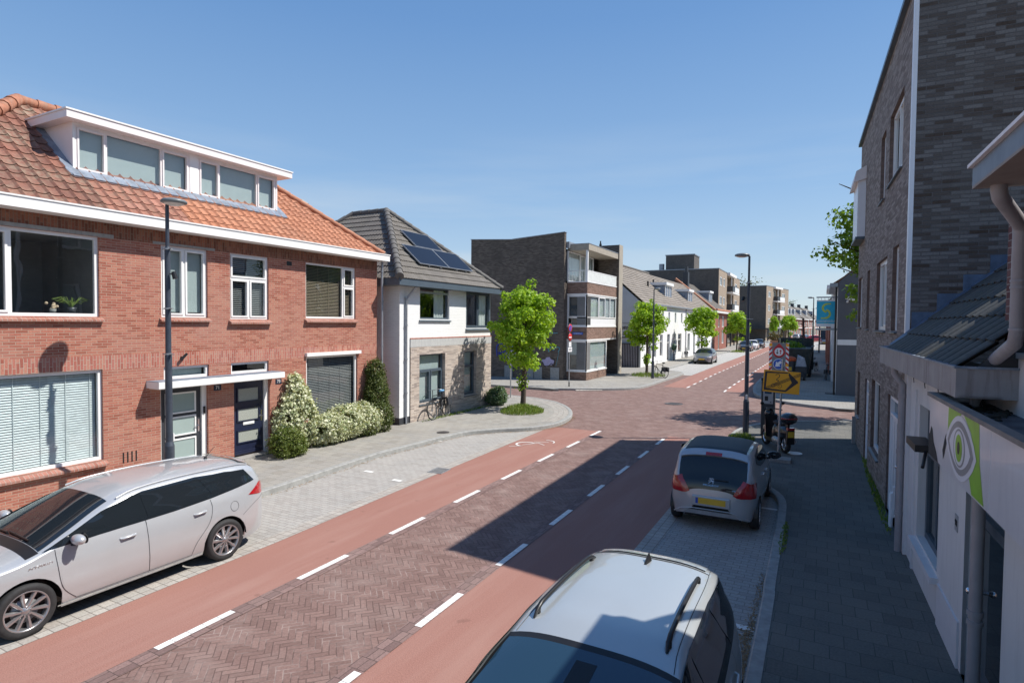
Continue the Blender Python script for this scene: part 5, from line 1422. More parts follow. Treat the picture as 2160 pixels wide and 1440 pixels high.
# big gutter box and ribbed tile roof
g0, g1, gn = 6.45, 12.15, .33
M_gutter = plain('streaky_grey_gutter', (0.30, 0.28, 0.28), 0.6, var=0.15, scale=3, dirt=((0.13, 0.10, 0.09), 0.85))
m = MB(F); m.box(g0, 0.0, 3.12, g1, gn, 3.14); m.box(g0, gn - .02, 3.14, g1, gn, 3.38); m.box(g0, -.6, 3.12, g0 + .02, gn - .02, 3.38); m.box(g1 - .02, .001, 3.14, g1, gn - .02, 3.36)
m.build('gutter_box', [M_gutter], lw)
m = MB(F); m.box(g0 - .015, gn - .03, 3.38, g1 + .01, gn + .015, 3.40); m.box(g0 - .015, -.6, 3.38, g0 + .03, gn - .03, 3.40); m.build('gutter_lip', [MT['lead']], lw)
m = MB(F); m.box(g0 + .03, -.4, 3.15, g1 - .03, gn - .04, 3.30); m.build('gutter_lining', [MT['black']], lw)
M_ribt = tile_mat('black_ribbed_tiles', (0.060, 0.062, 0.058), (0.075, 0.076, 0.070), (0.085, 0.085, 0.078), 0.30, 0.36, moss=(0.10, 0.085, 0.045), moss_amt=0.5, groove_shade=.30)
th = math.atan2(4.50 - 3.42, 2.32 - 1.10)
vd = RIGHT.to_3x3() @ Vector((math.cos(th), 0, math.sin(th)))
ud = RIGHT.to_3x3() @ Vector((0, 1, 0))
Or = RIGHT @ Vector((-.27, 0, 3.36))
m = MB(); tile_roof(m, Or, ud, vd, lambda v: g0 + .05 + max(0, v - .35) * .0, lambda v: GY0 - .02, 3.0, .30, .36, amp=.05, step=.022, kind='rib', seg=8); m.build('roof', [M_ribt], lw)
m = MB(RIGHT); m.poly([(-.25, g0 + .04, 3.33), (1.3, g0 + .04, 3.33 + 1.55 * math.tan(th)), (1.3, g0 + .04, 3.2), (-.25, g0 + .04, 3.2)]); m.build('roof_side', [MT['darkgrey']], lw)
# stepped blue flashing climbing the brick wall
m = MB(RIGHT)
for i in range(6):
    x0 = .02 + i * .33; zz = 3.36 + (x0 + .27) * math.tan(th)
    m.box(x0, GY0 - .012, zz - .1, x0 + .325, GY0 - .004 - .0001 * i, zz + .36)
def rp_(x, y, dz): return (x, y, 3.36 + (x + .27) * math.tan(th) + dz)
m.hexa([rp_(-.27, GY0 - .16, .05), rp_(2.4, GY0 - .16, .05), rp_(2.4, GY0 - .02, .05), rp_(-.27, GY0 - .02, .05), rp_(-.27, GY0 - .16, .07), rp_(2.4, GY0 - .16, .07), rp_(2.4, GY0 - .02, .10), rp_(-.27, GY0 - .02, .10)])
m.build('stepped_flashing', [MT['bluelead']], lw)
m = MB(RIGHT); m.hexa([(-.3, GY0 - .1, 3.37), (.0, GY0 - .1, 3.37), (.0, g1, 3.40), (-.3, g1, 3.38), (-.3, GY0 - .1, 3.39), (.0, GY0 - .1, 3.40), (.0, g1, 3.43), (-.3, g1, 3.40)]); m.build('eave_flashing', [MT['bluelead']], lw)
# downpipe at the corner, wrought curls
m = MB(F); m.tube([(11.35, .2, 3.12), (11.35, .2, 2.98), (11.25, .1, 2.82), (11.25, .1, .12)], .05, 12); 
for z in (.7, 1.7, 2.6): m.cyl((11.25, .1, z), (11.25, .1, z + .07), .062)
m.build('downpipe', [MT['greypipe']], lw)
m = MB(F)
for u in (8.0, 8.9, 9.8, 10.7, 6.9):
    P = [(u + .10 * math.cos(t * .5) * (1 - t * .05), .03, 3.0 + .07 * math.sin(t * .5) * (1 - t * .05)) for t in range(13)]
    m.tube(P, .005, 4); m.tube([(u, .03, 3.12), (u + .05, .03, 2.98), (u - .02, .03, 2.9)], .005, 4)
m.build('wrought_curl', [MT['rubber']], lw)
# fascia sign with the eye: a box with a flat roof behind it
S0, S1, SN = 2.2, 7.37, .36
ZB, ZT = 2.44, 3.04
M_sign = plain('sign_panel_white', (0.68, 0.67, 0.68), 0.3, var=0.04, scale=1.5, dirt=((0.42, 0.42, 0.45), 0.3), coat=0.3)
m = MB(F); m.box(S0, SN - .03, ZB, S1, SN, ZT); m.box(S1 - .03, 0.0, ZB, S1, SN - .03, ZT); m.build('sign_panel', [M_sign], lw)
m = MB(F); m.box(S0, SN - .06, ZT, S1 + .02, SN + .025, ZT + .035); m.box(S1 - .04, .0, ZT, S1 + .02, SN - .06, ZT + .035); m.build('roof_edging', [plain('brown_roof_edge', (0.22, 0.19, 0.17), 0.7, var=0.2)], lw)
m = MB(F); m.box(S0, -1.2, ZT - .12, S1 - .03, SN - .06, ZT - .05); m.build('flat_roof', [plain('bitumen', (0.075, 0.085, 0.10), 0.8, var=0.5, scale=4)], lw)
random.seed(3)
m = MB(F)
for i in range(420):
    u = random.uniform(3.2, 7.0); nn = random.uniform(-1.0, .22)
    if math.sin(u * 3.1) + math.sin(nn * 9 + u * 2) < .1: continue
    r = random.uniform(.012, .05); m.ball((u, nn, ZT - .048), r * 1.6, r, r * .55, n=5)
prop(m.build('moss', [plain('black_moss', (0.022, 0.021, 0.015), 0.95, var=0.6, scale=12)], lw), kind='stuff')
m = MB(F); m.box(S0, ZB * 0 - .02, ZB - .01, S1 - .04, SN - .04, ZB + .01); m.build('fascia_soffit', [MT['darkgrey']], lw)
# logo shapes, laid on the panel: (u toward camera = smaller), built in panel coordinates
M_lime = plain('lime_green', (0.25, 0.50, 0.03), 0.35, var=0.12); M_lgrey = plain('logo_grey', (0.28, 0.28, 0.29), 0.4); M_swhite = plain('logo_white', (0.74, 0.74, 0.77), 0.35, var=0.02)
EU, EZc = 6.05, 2.74
def shape(pts, d, mat, name='logo_shape'):
    m = MB(F); m.poly([(EU - p[0], SN + d, EZc + p[1] * 1.27) for p in pts]); return m.build(name, [mat], lgo)
lgb = MB(F); lgb.box(EU - .86, SN, ZB + .01, EU + .50, SN + .0015, ZT - .01)
lgo = lgb.build('eye_logo', [M_sign], lw)
def ell(rx, rz, n=28, p=2.0, ox=0, oz=0, c=1.0):
    out = []
    for i in range(n):
        t = 2 * math.pi * i / n; a, b = math.cos(t), math.sin(t)
        out.append((ox + rx * math.copysign(abs(a) ** (2 / p), a), oz + rz * math.copysign(abs(b) ** (2 / p), b)))
    return out
shape([(-.46, .225), (.02, .225), (-.30, .12), (-.42, -.10), (-.47, -.02)], .003, M_lime)
shape([(.10, .225), (.56, .225), (.60, .0), (.74, -.225), (.40, -.225), (.30, -.12), (.42, .02), (.34, .14)], .003, M_lime)
def lens(w, h, n=12):
    return [(-w + 2 * w * i / n, h * math.sin(math.pi * i / n) ** .75) for i in range(n + 1)] + [(w - 2 * w * i / n, -h * math.sin(math.pi * i / n) ** .75) for i in range(1, n)]
shape(lens(.52, .21), .005, M_swhite); shape(lens(.44, .175), .007, M_lgrey); shape(lens(.36, .135), .009, M_swhite)
shape(ell(.20, .125), .010, M_lgrey); shape(ell(.17, .112), .011, M_swhite); shape(ell(.115, .09), .013, M_lime, 'iris'); shape(ell(.04, .042), .015, MT['black'], 'pupil')
m = MB(F); m.add([(EU + 1.33, SN + .002, 2.44), (EU + .85, SN + .002, 2.44), (EU + .95, SN + .002, 2.53), (EU + 1.08, SN + .002, 2.60), (EU + 1.16, SN + .002, 2.72), (EU + 1.22, SN + .002, 2.74), (EU + 1.28, SN + .002, 2.66), (EU + 1.33, SN + .002, 2.64)], [list(range(8))]); m.add([(EU + .62, SN + .004, 2.52), (EU + .56, SN + .004, 2.62), (EU + .50, SN + .004, 2.70), (EU + .52, SN + .004, 2.78), (EU + .58, SN + .004, 2.72), (EU + .66, SN + .004, 2.60)], [list(range(6))]); m.build('torn_patch', [MT['rubber']], lw)

# ------------------------------------------------------------------ dark red brick neighbour with the big eave
dr = thing('red_brick_neighbour', 'dark red brick building with overhanging eave and crooked grey downpipe at the right edge', 'building', mat=RIGHT @ Matrix.Translation((.5, 3, 0)))
M_drb = brick_mat('dark_red_brick', (0.085, 0.035, 0.035), (0.13, 0.055, 0.052), (0.26, 0.23, 0.21), w=0.215, h=0.068, ms=0.012, third=(0.16, 0.08, 0.075), blotch=(0.07, 0.04, 0.04), blotch_amt=0.4)
DN = -.16
DY1 = 7.1
m = MB(F); m.box(-3, -4.0, 3.535, DY1, DN, 4.768); m.build('wall', [M_drb], dr)
m = MB(F); m.box(-3, -1.0, 2.90, DY1 - .02, DN + .05, 3.48); m.build('render_base', [M_wr], dr)
m = MB(F); m.box(-3, DN - .05, 3.48, DY1 - .01, DN + .07, 3.53); m.build('ledge', [MT['concrete']], dr)
EN = .45
m = MB(F); m.box(-3, DN - .3, 4.77, 5.51, EN, 4.79); m.build('eave_soffit', [plain('brown_soffit', (0.30, 0.25, 0.215), 0.7)], dr)
m = MB(F); m.box(-3, EN - .02, 4.79, 5.51, EN, 4.93); m.box(5.49, DN - .3, 4.79, 5.51, EN - .02, 4.93); m.build('eave_fascia', [plain('blue_grey_fascia', (0.17, 0.20, 0.24), 0.5, var=0.15, dirt=((0.08, 0.1, 0.12), 0.5))], dr)
m = MB(F); m.box(-3, EN - .03, 4.93, 5.53, EN + .03, 4.955); m.box(5.48, DN - .3, 4.93, 5.53, EN - .03, 4.955); m.build('eave_edging', [MT['pinkwhite']], dr)
m = MB(F); m.poly([(-3, EN, 4.94), (5.51, EN, 4.94), (6.2, -1.5, 6.3), (-3, -1.5, 6.3)]); m.box(-3, -3.0, 4.772, 5.5, DN - .01, 4.93); m.build('roof', [MT['darkgrey']], dr)
# crooked downpipe
rpp = .052
m = MB(F); PN = .02
m.tube([(5.43, .31, 4.77), (5.43, .31, 4.74), (5.47, .29, 4.69), (5.88, .07, 4.55), (5.92, .05, 4.49), (5.92, .05, 3.72), (5.98, .05, 3.62), (7.0, .04, 3.32), (7.05, .05, 3.24), (7.05, .05, 2.97)], rpp, 14)
for z in (4.05, 4.1, 3.72): m.cyl((5.92, .05, z), (5.92, .05, z + .02), rpp + .006, n=14)
m.build('downpipe', [MT['greypipe']], dr)
m = MB(F); m.cyl((6.70, .08, .12), (6.70, .08, 2.44), .052, n=14); m.cyl((6.7, .08, 1.10), (6.7, .08, 1.15), .064, n=14); m.cyl((6.7, .08, 1.02), (6.7, .08, 1.06), .064, n=14); m.build('lower_downpipe', [MT['greypipe']], lw)
# small dormer box between roof and brick
m = MB(F); m.box(6.9, -1.05, 4.70, 8.4, -.62, 4.90); d = m.build('small_dormer', [MT['zinc']], dr)
m = MB(F); m.box(6.88, -1.1, 4.90, 8.45, -.58, 4.93); m.build('dormer_trim', [MT['lead']], d)
m = MB(F); m.box(7.2, -1.3, 3.9, 8.3, -.95, 4.70); m.box(7.1, -.96, 3.9, 7.2, -.9, 4.7); m.build('dormer_cheek', [MT['zinc']], d)
m = MB(F); m.box(7.3, -1.0, 4.05, 8.2, -.945, 4.6); m.build('pane', [MT['carglass']], d)

# ------------------------------------------------------------------ grey building beyond the side street
M_dg = plain('grey_painted_brick', (0.115, 0.118, 0.13), 0.8, var=0.08, scale=2, bumpy=0.01)
gr = thing('grey_corner_building', 'dark grey corner shop with a white band, beyond the side street on the right', 'building', (0.68, 38, 0))
m = MB(); m.prism([(.68, 0), (.68, 6.0), (4.5, 9.5), (9, 6), (9, 0)], 34.95, 35.2, 'y'); m.build('side_wall', [M_dg], gr)
m = MB(); m.box(.70, 34.935, 2.74, 8.9, 34.949, 3.02); m.build('white_band', [MT['white']], gr)
Fg = Matrix(((0, -1, 0, .68), (1, 0, 0, 0), (0, 0, 1, 0), (0, 0, 0, 1)))
hg = [(36.0, 38.2, .5, 2.6), (38.8, 39.8, .12, 2.6), (40.3, 42.4, .5, 2.6), (36.6, 38, 3.6, 5.0), (40, 41.4, 3.6, 5.0)]
m = MB(Fg); wall(m, 34.96, 43.0, 0, 6.0, hg, .12); m.build('front_wall', [MT['white']], gr)
for h in hg: window(gr, Fg, *h, None, fw=.08, inset=.04, blind=None, simple=True, glass='glassdark')
m = MB(); m.poly([(.5, 34.9, 5.9), (.5, 43, 5.9), (4.5, 43, 9.6), (4.5, 34.9, 9.6)]); m.poly([(9.2, 34.9, 5.9), (9.2, 43, 5.9), (4.5, 43, 9.6), (4.5, 34.9, 9.6)]); m.poly([(.68, 43, 0), (9, 43, 0), (9, 43, 6), (.68, 43, 6)]); m.poly([(.68, 43, 6), (9, 43, 6), (4.5, 43, 9.5)])
m.build('roof', [M_mid], gr)
m = MB(); m.box(.3, 34.9, 5.75, .66, 43, 5.95); m.build('gutter', [MT['zinc']], gr)
m = MB(); m.cyl((.60, 35.05, .12), (.60, 35.05, 5.8), .05, n=8); m.build('downpipe', [MT['black']], gr)
m = MB(); m.box(.2, 35.3, .0, .66, 36.0, .16); m.build('doorstep', [MT['darkgrey']], gr)
def right_house(label, y0, y1, x, H, ztop, wm, rm, cat='house'):
    t = thing('terraced_house', label, cat, (x, (y0 + y1) / 2, 0), group='houses along the right side beyond the junction')
    Fh = Matrix(((0, -1, 0, x), (1, 0, 0, 0), (0, 0, 1, 0), (0, 0, 0, 1)))
    L = y1 - y0
    hh = [(y0 + .8, y0 + L * .45, .5, 2.5), (y0 + L * .55, y1 - .8, .5, 2.5), (y0 + 1, y0 + 2.4, 3.4, 4.8), (y1 - 2.4, y1 - 1, 3.4, 4.8)]
    m = MB(Fh); wall(m, y0, y1, 0, H, hh, .12); m.build('front_wall', [wm], t)
    for h in hh: window(t, Fh, *h, None, fw=.1, inset=.04, blind='curtain', simple=True)
    m = MB(); m.prism([(x + .01, 0), (x + .01, H), (x + 4, ztop), (x + 8, H), (x + 8, 0)], y0, y0 + .2, 'y'); m.build('gable', [wm], t)
    m = MB(); m.poly([(x - .25, y0, H), (x - .25, y1, H), (x + 4, y1, ztop + .1), (x + 4, y0, ztop + .1)]); m.poly([(x + 8.2, y0, H), (x + 8.2, y1, H), (x + 4, y1, ztop + .1), (x + 4, y0, ztop + .1)]); m.build('roof', [rm], t)
    m = MB(); m.box(x - .35, y0, H - .2, x - .02, y1, H + .05); m.build('gutter', [MT['white']], t)
right_house('white house with a hooded gutter just beyond the dark grey corner shop', 43.1, 51, .55, 6.3, 9.2, M_white2, M_redtile_old)
right_house('brick house between the white house and the farther right-hand houses', 51.1, 62, .45, 5.6, 8.6, M_brick2, M_slate)
right_house('grey-roofed brick house, farthest on the straight right side', 62.1, 78, .35, 5.4, 8.8, M_brick2, M_mid)
right_house('pale house where the right side starts to bend', 80, 98, .6, 5.4, 8.8, M_white2, M_slate)
# ------------------------------------------------------------------ cars
def crom(P, s):
    n = len(P)
    i = min(max(int(math.floor(s)), 0), n - 2); t = s - i
    p0, p1, p2, p3 = P[max(i - 1, 0)], P[i], P[i + 1], P[min(i + 2, n - 1)]
    return tuple(0.5 * ((2 * p1[q]) + (-p0[q] + p2[q]) * t + (2 * p0[q] - 5 * p1[q] + 4 * p2[q] - p3[q]) * t * t + (-p0[q] + 3 * p1[q] - 3 * p2[q] + p3[q]) * t ** 3) for q in (0, 1))
def tab(T, z):
    if z <= T[0][0]: return T[0][1]
    for (a, b), (c, d) in zip(T[:-1], T[1:]):
        if z <= c:
            t = (z - a) / (c - a); t = t * t * (3 - 2 * t) * .5 + t * .5
            return b + (d - b) * t
    return T[-1][1]

class Car:
    """body surface: y forward, x right, origin on the ground under the middle"""
    def __init__(s, top, half, zf, wheels, sill=.20, plan_n=7, crown=.10, bot=None, arch=None, taper=0.04, pe=3.2):
        s.pe = pe
        s.top, s.half, s.zf, s.wheels, s.sill, s.pn, s.crown = top, half, zf, wheels, sill, plan_n, crown
        s.y1, s.y0 = top[0][0], top[-1][0]
        s.L = s.y1 - s.y0; s.yc = (s.y1 + s.y0) / 2
        N_ = 26
        s.S = []
        for i in range(len(top) - 1):
            for k in range(N_ // 4 if abs(top[i][0] - top[i + 1][0]) < .2 else N_ // 2): s.S.append(i + k / (N_ // 4 if abs(top[i][0] - top[i + 1][0]) < .2 else N_ // 2))
        s.S.append(len(top) - 1)
        pts = [crom(top, q) for q in s.S]
        # keep y monotone
        ys = []; zs = []
        for y, z in pts:
            if ys and y > ys[-1] - 1e-4: y = ys[-1] - 1e-4
            ys.append(y); zs.append(z)
        s.ty, s.tz = ys, zs
        s.bot = bot or [(s.y1, top[0][1]), (s.y1 - .03, .36), (s.y1 - .14, .22), (s.y1 - .5, sill), (s.y0 + .5, sill), (s.y0 + .16, .28), (s.y0 + .03, .40), (s.y0, top[-1][1])]
        s.arch = arch or .36; s.taper = taper
    def T(s, y):
        if y >= s.ty[0]: return s.tz[0]
        for i in range(len(s.ty) - 1):
            if s.ty[i + 1] <= y <= s.ty[i]:
                t = (s.ty[i] - y) / max(1e-9, s.ty[i] - s.ty[i + 1]); return s.tz[i] + (s.tz[i + 1] - s.tz[i]) * t
        return s.tz[-1]
    def B(s, y, raw=False):
        b = s.bot; z = b[-1][1]
        if y >= b[0][0]: z = b[0][1]
        else:
            for (a, c), (d, e) in zip(b[:-1], b[1:]):
                if d <= y <= a: z = c + (e - c) * (a - y) / max(1e-9, a - d); break
        if not raw:
            for wy, wr in s.wheels:
                d = abs(y - wy); A = s.arch
                if d < A: z = max(z, wr + math.sqrt(A * A - d * d) * 1.0)
        return min(z, s.T(y) - .02) if not raw else z
    def plan(s, y):
        t = min(1.0, abs(y - s.yc) / (s.L / 2))
        return max(0.0, 1 - t ** s.pn) ** (1 / s.pe) * (1 - s.taper * t * t)
    def W(s, y, z):
        return s.half * s.plan(y) * tab(s.zf, z)
    def cr(s, y): return min(s.crown, .38 * max(.03, s.T(y) - s.B(y, True)))
    def side(s, y, z, off=0.0):
        w = s.W(y, z)
        if off:
            e = .02
            dy = (s.W(y + e, z) - s.W(y - e, z)) / (2 * e); dz = (s.W(y, z + e) - s.W(y, z - e)) / (2 * e)
            n = Vector((1, -dy, -dz)).normalized()
            return Vector((w, y, z)) + n * off
        return Vector((w, y, z))
    def topP(s, y, v):
        c = s.cr(y); w = s.W(y, s.T(y) - c)
        return Vector((v * w, y, s.T(y) - c * abs(v) ** 3.4))
    def top_at(s, q, v, off=0.0):
        y = crom(s.top, q)[0]
        p = s.topP(y, v)
        if off:
            y2 = crom(s.top, min(q + .05, len(s.top) - 1))[0]; y1 = crom(s.top, max(q - .05, 0))[0]
            a = s.topP(y1, v); b = s.topP(y2, v); d1 = (a - b)
            e = s.topP(y, min(1, v + .03)) - s.topP(y, max(-1, v - .03))
            n = e.cross(d1)
            if n.length > 1e-9:
                n.normalize()
                if n.z < 0 and abs(n.z) > .15: n = -n
                elif abs(n.z) <= .15 and n.y * (1 if y > s.yc else -1) < 0: n = -n
                p = p + n * off
        return p
    def body(s, mb):
        ys = sorted(set([round(y, 4) for y in s.ty] + [round(wy + s.arch * math.cos(math.pi * k / 18), 4) for wy, wr in s.wheels for k in range(19)] +
                        [round(s.y0 + s.L * k / 60, 4) for k in range(61)]), reverse=True)
        yy = [ys[0]]
        for y in ys[1:]:
            if yy[-1] - y > 0.004: yy.append(y)
        ys = yy
        ns, nt = 13, 9
        rings = []
        for y in ys:
            Tz, Bz = s.T(y), s.B(y); c = min(s.cr(y), .8 * (Tz - Bz))
            col = []
            for j in range(ns + 1):
                z = Bz + (Tz - c - Bz) * j / ns
                col.append((s.W(y, z), z))
            wt = col[-1][0]
            for j in range(1, nt + 1):
                v = 1 - j / nt; v = v ** .7
                col.append((wt * v, Tz - c * abs(v) ** 3.4))
            rings.append([(x, y, z) for x, z in col] + [(-x, y, z) for x, z in reversed(col[:-1])])
        n = len(rings[0])
        pts = [p for r in rings for p in r]
        fs = [(i * n + k, i * n + k + 1, (i + 1) * n + k + 1, (i + 1) * n + k) for i in range(len(rings) - 1) for k in range(n - 1)]
        mb.add(pts, fs, smooth=True)
    def side_quad(s, mb, c, off=.004, nu=10, nv=5, both=True, sides=(1, -1)):
        """c: four (y,z) corners, in order"""
        for sg in sides:
            pts = []
            for i in range(nu + 1):
                for j in range(nv + 1):
                    u, v = i / nu, j / nv
                    y = (c[0][0] * (1 - u) + c[1][0] * u) * (1 - v) + (c[3][0] * (1 - u) + c[2][0] * u) * v
                    z = (c[0][1] * (1 - u) + c[1][1] * u) * (1 - v) + (c[3][1] * (1 - u) + c[2][1] * u) * v
                    p = s.side(y, z, off); pts.append((p.x * sg, p.y, p.z))
            mb.add(pts, [(i * (nv + 1) + j, (i + 1) * (nv + 1) + j, (i + 1) * (nv + 1) + j + 1, i * (nv + 1) + j + 1) for i in range(nu) for j in range(nv)], smooth=True)
    def side_curve(s, mb, bot, top, off=.004, n=24, nv=5, sides=(1, -1)):
        """window between two polylines (y,z)"""
        def at(P, t):
            L_ = [0]
            for a, b in zip(P[:-1], P[1:]): L_.append(L_[-1] + math.hypot(b[0] - a[0], b[1] - a[1]))
            q = t * L_[-1]
            for i in range(len(P) - 1):
                if q <= L_[i + 1] + 1e-9:
                    k = (q - L_[i]) / max(1e-9, L_[i + 1] - L_[i]); return (P[i][0] + (P[i + 1][0] - P[i][0]) * k, P[i][1] + (P[i + 1][1] - P[i][1]) * k)
            return P[-1]
        for sg in sides:
            pts = []
            for i in range(n + 1):
                a, b = at(bot, i / n), at(top, i / n)
                for j in range(nv + 1):
                    y = a[0] + (b[0] - a[0]) * j / nv; z = a[1] + (b[1] - a[1]) * j / nv
                    p = s.side(y, z, off); pts.append((p.x * sg, p.y, p.z))
            mb.add(pts, [(i * (nv + 1) + j, (i + 1) * (nv + 1) + j, (i + 1) * (nv + 1) + j + 1, i * (nv + 1) + j + 1) for i in range(n) for j in range(nv)], smooth=True)
    def seam(s, mb, P, w=.007, off=.003, sides=(1, -1)):
        for sg in sides:
            Q = smooth_path(P, 6)
            for a, b in zip(Q[:-1], Q[1:]):
                d = (b[0] - a[0], b[1] - a[1]); l = math.hypot(*d) or 1; nx, nz = -d[1] / l * w / 2, d[0] / l * w / 2
                pts = []
                for y, z in ((a[0] - nx, a[1] - nz), (a[0] + nx, a[1] + nz), (b[0] + nx, b[1] + nz), (b[0] - nx, b[1] - nz)):
                    p = s.side(y, z, off); pts.append((p.x * sg, p.y, p.z))
                mb.poly(pts)
    def top_quad(s, mb, q0, q1, va0, va1, vb0, vb1, off=.004, nu=12, nv=12):
        """between control positions q0 (v from va0..va1) and q1 (vb0..vb1)"""
        pts = []
        for i in range(nu + 1):
            u = i / nu; q = q0 + (q1 - q0) * u
            a, b = va0 + (vb0 - va0) * u, va1 + (vb1 - va1) * u
            for j in range(nv + 1):
                pts.append(s.top_at(q, a + (b - a) * j / nv, off))
        mb.add(pts, [(i * (nv + 1) + j, (i + 1) * (nv + 1) + j, (i + 1) * (nv + 1) + j + 1, i * (nv + 1) + j + 1) for i in range(nu) for j in range(nv)], smooth=True)

def sided(t, base, car, name, bot, top, mat=None, off=.0075, **k):
    for sg in (1, -1):
        m = MB(base); car.side_curve(m, bot, top, off=off, sides=(sg,), **k); m.build(name, [mat or MT['carglass']], t)

def car_paint(name, col, metal=.55, rough=.32):
    m, nt, b = new_mat(name)
    b.inputs['Base Color'].default_value = c4(col); b.inputs['Metallic'].default_value = metal
    b.inputs['Roughness'].default_value = rough
    b.inputs['Coat Weight'].default_value = 1.0; b.inputs['Coat Roughness'].default_value = 0.03
    tc = nt.nodes.new('ShaderNodeTexCoord')
    f = noise(nt, tc.outputs['Object'], 900, 1)
    g = noise(nt, tc.outputs['Object'], 2.0, 4)
    cc = mixc(nt, .25, col, ramp(nt, f, [(.3, tuple(x * .7 for x in col)), (.7, tuple(min(1, x * 1.25) for x in col))]))
    nt.links.new(mixc(nt, math_n(nt, 'MULTIPLY', ramp(nt, g, [(.45, 0.0), (.8, 1.0)]), .12), cc, (.3, .28, .25)), b.inputs['Base Color'])
    return m

def add_wheels(car, parent, base, R_, rimmat, wid=.20, spokes=10, twist=.0, inset=.012, spw=.035, tyre_h=.085):
    for (wy, wr) in car.wheels:
        for sg in (1, -1):
            xo = sg * (car.half - inset)
            w = MB(base)
            def X(r, h): return (r, xo - sg * h)
            prof = [(R_ - tyre_h, 0.012), (R_ - .055, 0.0), (R_ - .02, .008), (R_ - .004, .03), (R_, .05), (R_, wid - .05), (R_ - .01, wid - .01), (R_ - .06, wid), (R_ - tyre_h, wid)]
            w.lathe([X(r, h) for r, h in prof], (0, wy, wr), 'x', 36)
            tyre = w.build('wheel', [MT['rubber']], parent)
            r = MB(base); ri = R_ - tyre_h
            r.lathe([X(a, b) for a, b in [(ri + .004, .010), (ri - .004, .006), (ri - .014, .016), (ri - .020, .06), (ri - .024, .12)]], (0, wy, wr), 'x', 36)
            r.lathe([X(a, b) for a, b in [(.0, .012), (.028, .012), (.034, .020), (.055, .026), (.062, .05)]], (0, wy, wr), 'x', 20)
            for k in range(spokes):
                t = 2 * math.pi * k / spokes; t2 = t + twist
                def P(rad, tt, wdt, h): return ((xo - sg * h), wy + rad * math.cos(tt) - wdt * math.sin(tt), wr + rad * math.sin(tt) + wdt * math.cos(tt))
                a = spw * .62; b = spw
                p = [P(.045, t, -a, .05), P(.045, t, a, .05), P(ri - .010, t2, b, .045), P(ri - .010, t2, -b, .045),
                     P(.045, t, -a * .45, .022), P(.045, t, a * .45, .022), P(ri - .010, t2, b * .45, .014), P(ri - .010, t2, -b * .45, .014)]
                r.hexa(p)
            for k in range(5):
                t = 2 * math.pi * k / 5 + .3
                r.cyl((xo - sg * .024, wy + .045 * math.cos(t), wr + .045 * math.sin(t)), (xo - sg * .010, wy + .045 * math.cos(t), wr + .045 * math.sin(t)), .009, n=6)
            r.build('rim', [rimmat], tyre)
            d = MB(base); d.lathe([X(a, b) for a, b in [(0.0, .085), (ri - .02, .085)]], (0, wy, wr), 'x', 24); d.lathe([X(a, b) for a, b in [(0.0, .07), (ri * .62, .07), (ri * .62, .09)]], (0, wy, wr), 'x', 24, 1)
            d.build('brake_disc', [MT['black'], MT['galv']], tyre)

def underbody(car, parent, base):
    m = MB(base); h = car.half
    m.box(-h * .62, car.y0 + .25, .17, h * .62, car.y1 - .25, .62)
    m.box(-h * .92, car.wheels[0][0] - .42, .58, h * .92, car.wheels[0][0] + .42, .66) if False else None
    # wheel housings
    for wy, wr in car.wheels:
        m.add([(x, wy + (car.arch + .005) * math.cos(math.pi * k / 12), wr + (car.arch + .005) * math.sin(math.pi * k / 12)) for k in range(13) for x in (-h * .965, -h * .4)],
              [(2 * k, 2 * k + 2, 2 * k + 3, 2 * k + 1) for k in range(12)])
        m.add([(x, wy + (car.arch + .005) * math.cos(math.pi * k / 12), wr + (car.arch + .005) * math.sin(math.pi * k / 12)) for k in range(13) for x in (h * .965, h * .4)],
              [(2 * k, 2 * k + 2, 2 * k + 3, 2 * k + 1) for k in range(12)])
    m.build('underbody', [MT['black']], parent)

def mirror(car, parent, base, y, z, paint, sg, glass_forward=-1, s=1.0):
    p = car.side(y, z)
    m = MB(base); cx_ = sg * (p.x + .13 * s)
    m.ball((cx_, y + .02, z + .05), .12 * s, .07 * s, .066 * s, 16); o = m.build('mirror', [paint], parent)
    m = MB(base); m.hexa([(sg * (p.x - .03), y - .05, z - .05), (sg * (p.x + .08), y - .04, z - .03), (sg * (p.x + .08), y + .04, z - .03), (sg * (p.x - .03), y + .05, z - .05),
                          (sg * (p.x - .03), y - .05, z - .01), (sg * (p.x + .08), y - .04, z + .02), (sg * (p.x + .08), y + .04, z + .02), (sg * (p.x - .03), y + .05, z - .01)])
    m.build('mirror_arm', [MT['black']], o)
    m = MB(base); m.add([(cx_ + .10 * s * math.cos(t * .39), y - .045 * s, z + .05 + .066 * s * math.sin(t * .39)) for t in range(16)], [list(range(16))]); m.build('mirror_glass', [MT['carglass']], o)

def handles(car, t, base, paint, *yz):
    for sg in (1, -1):
      for y, z in yz:
        m = MB(base); a = car.side(y - .10, z); b = car.side(y + .10, z - .004)
        m.tube([(sg * a.x, a.y, a.z), (sg * (a.x + .032), a.y + .02, a.z + .002), (sg * (b.x + .034), b.y - .02, b.z), (sg * b.x, b.y, b.z)], .013, 8); m.build('door_handle', [paint], t)

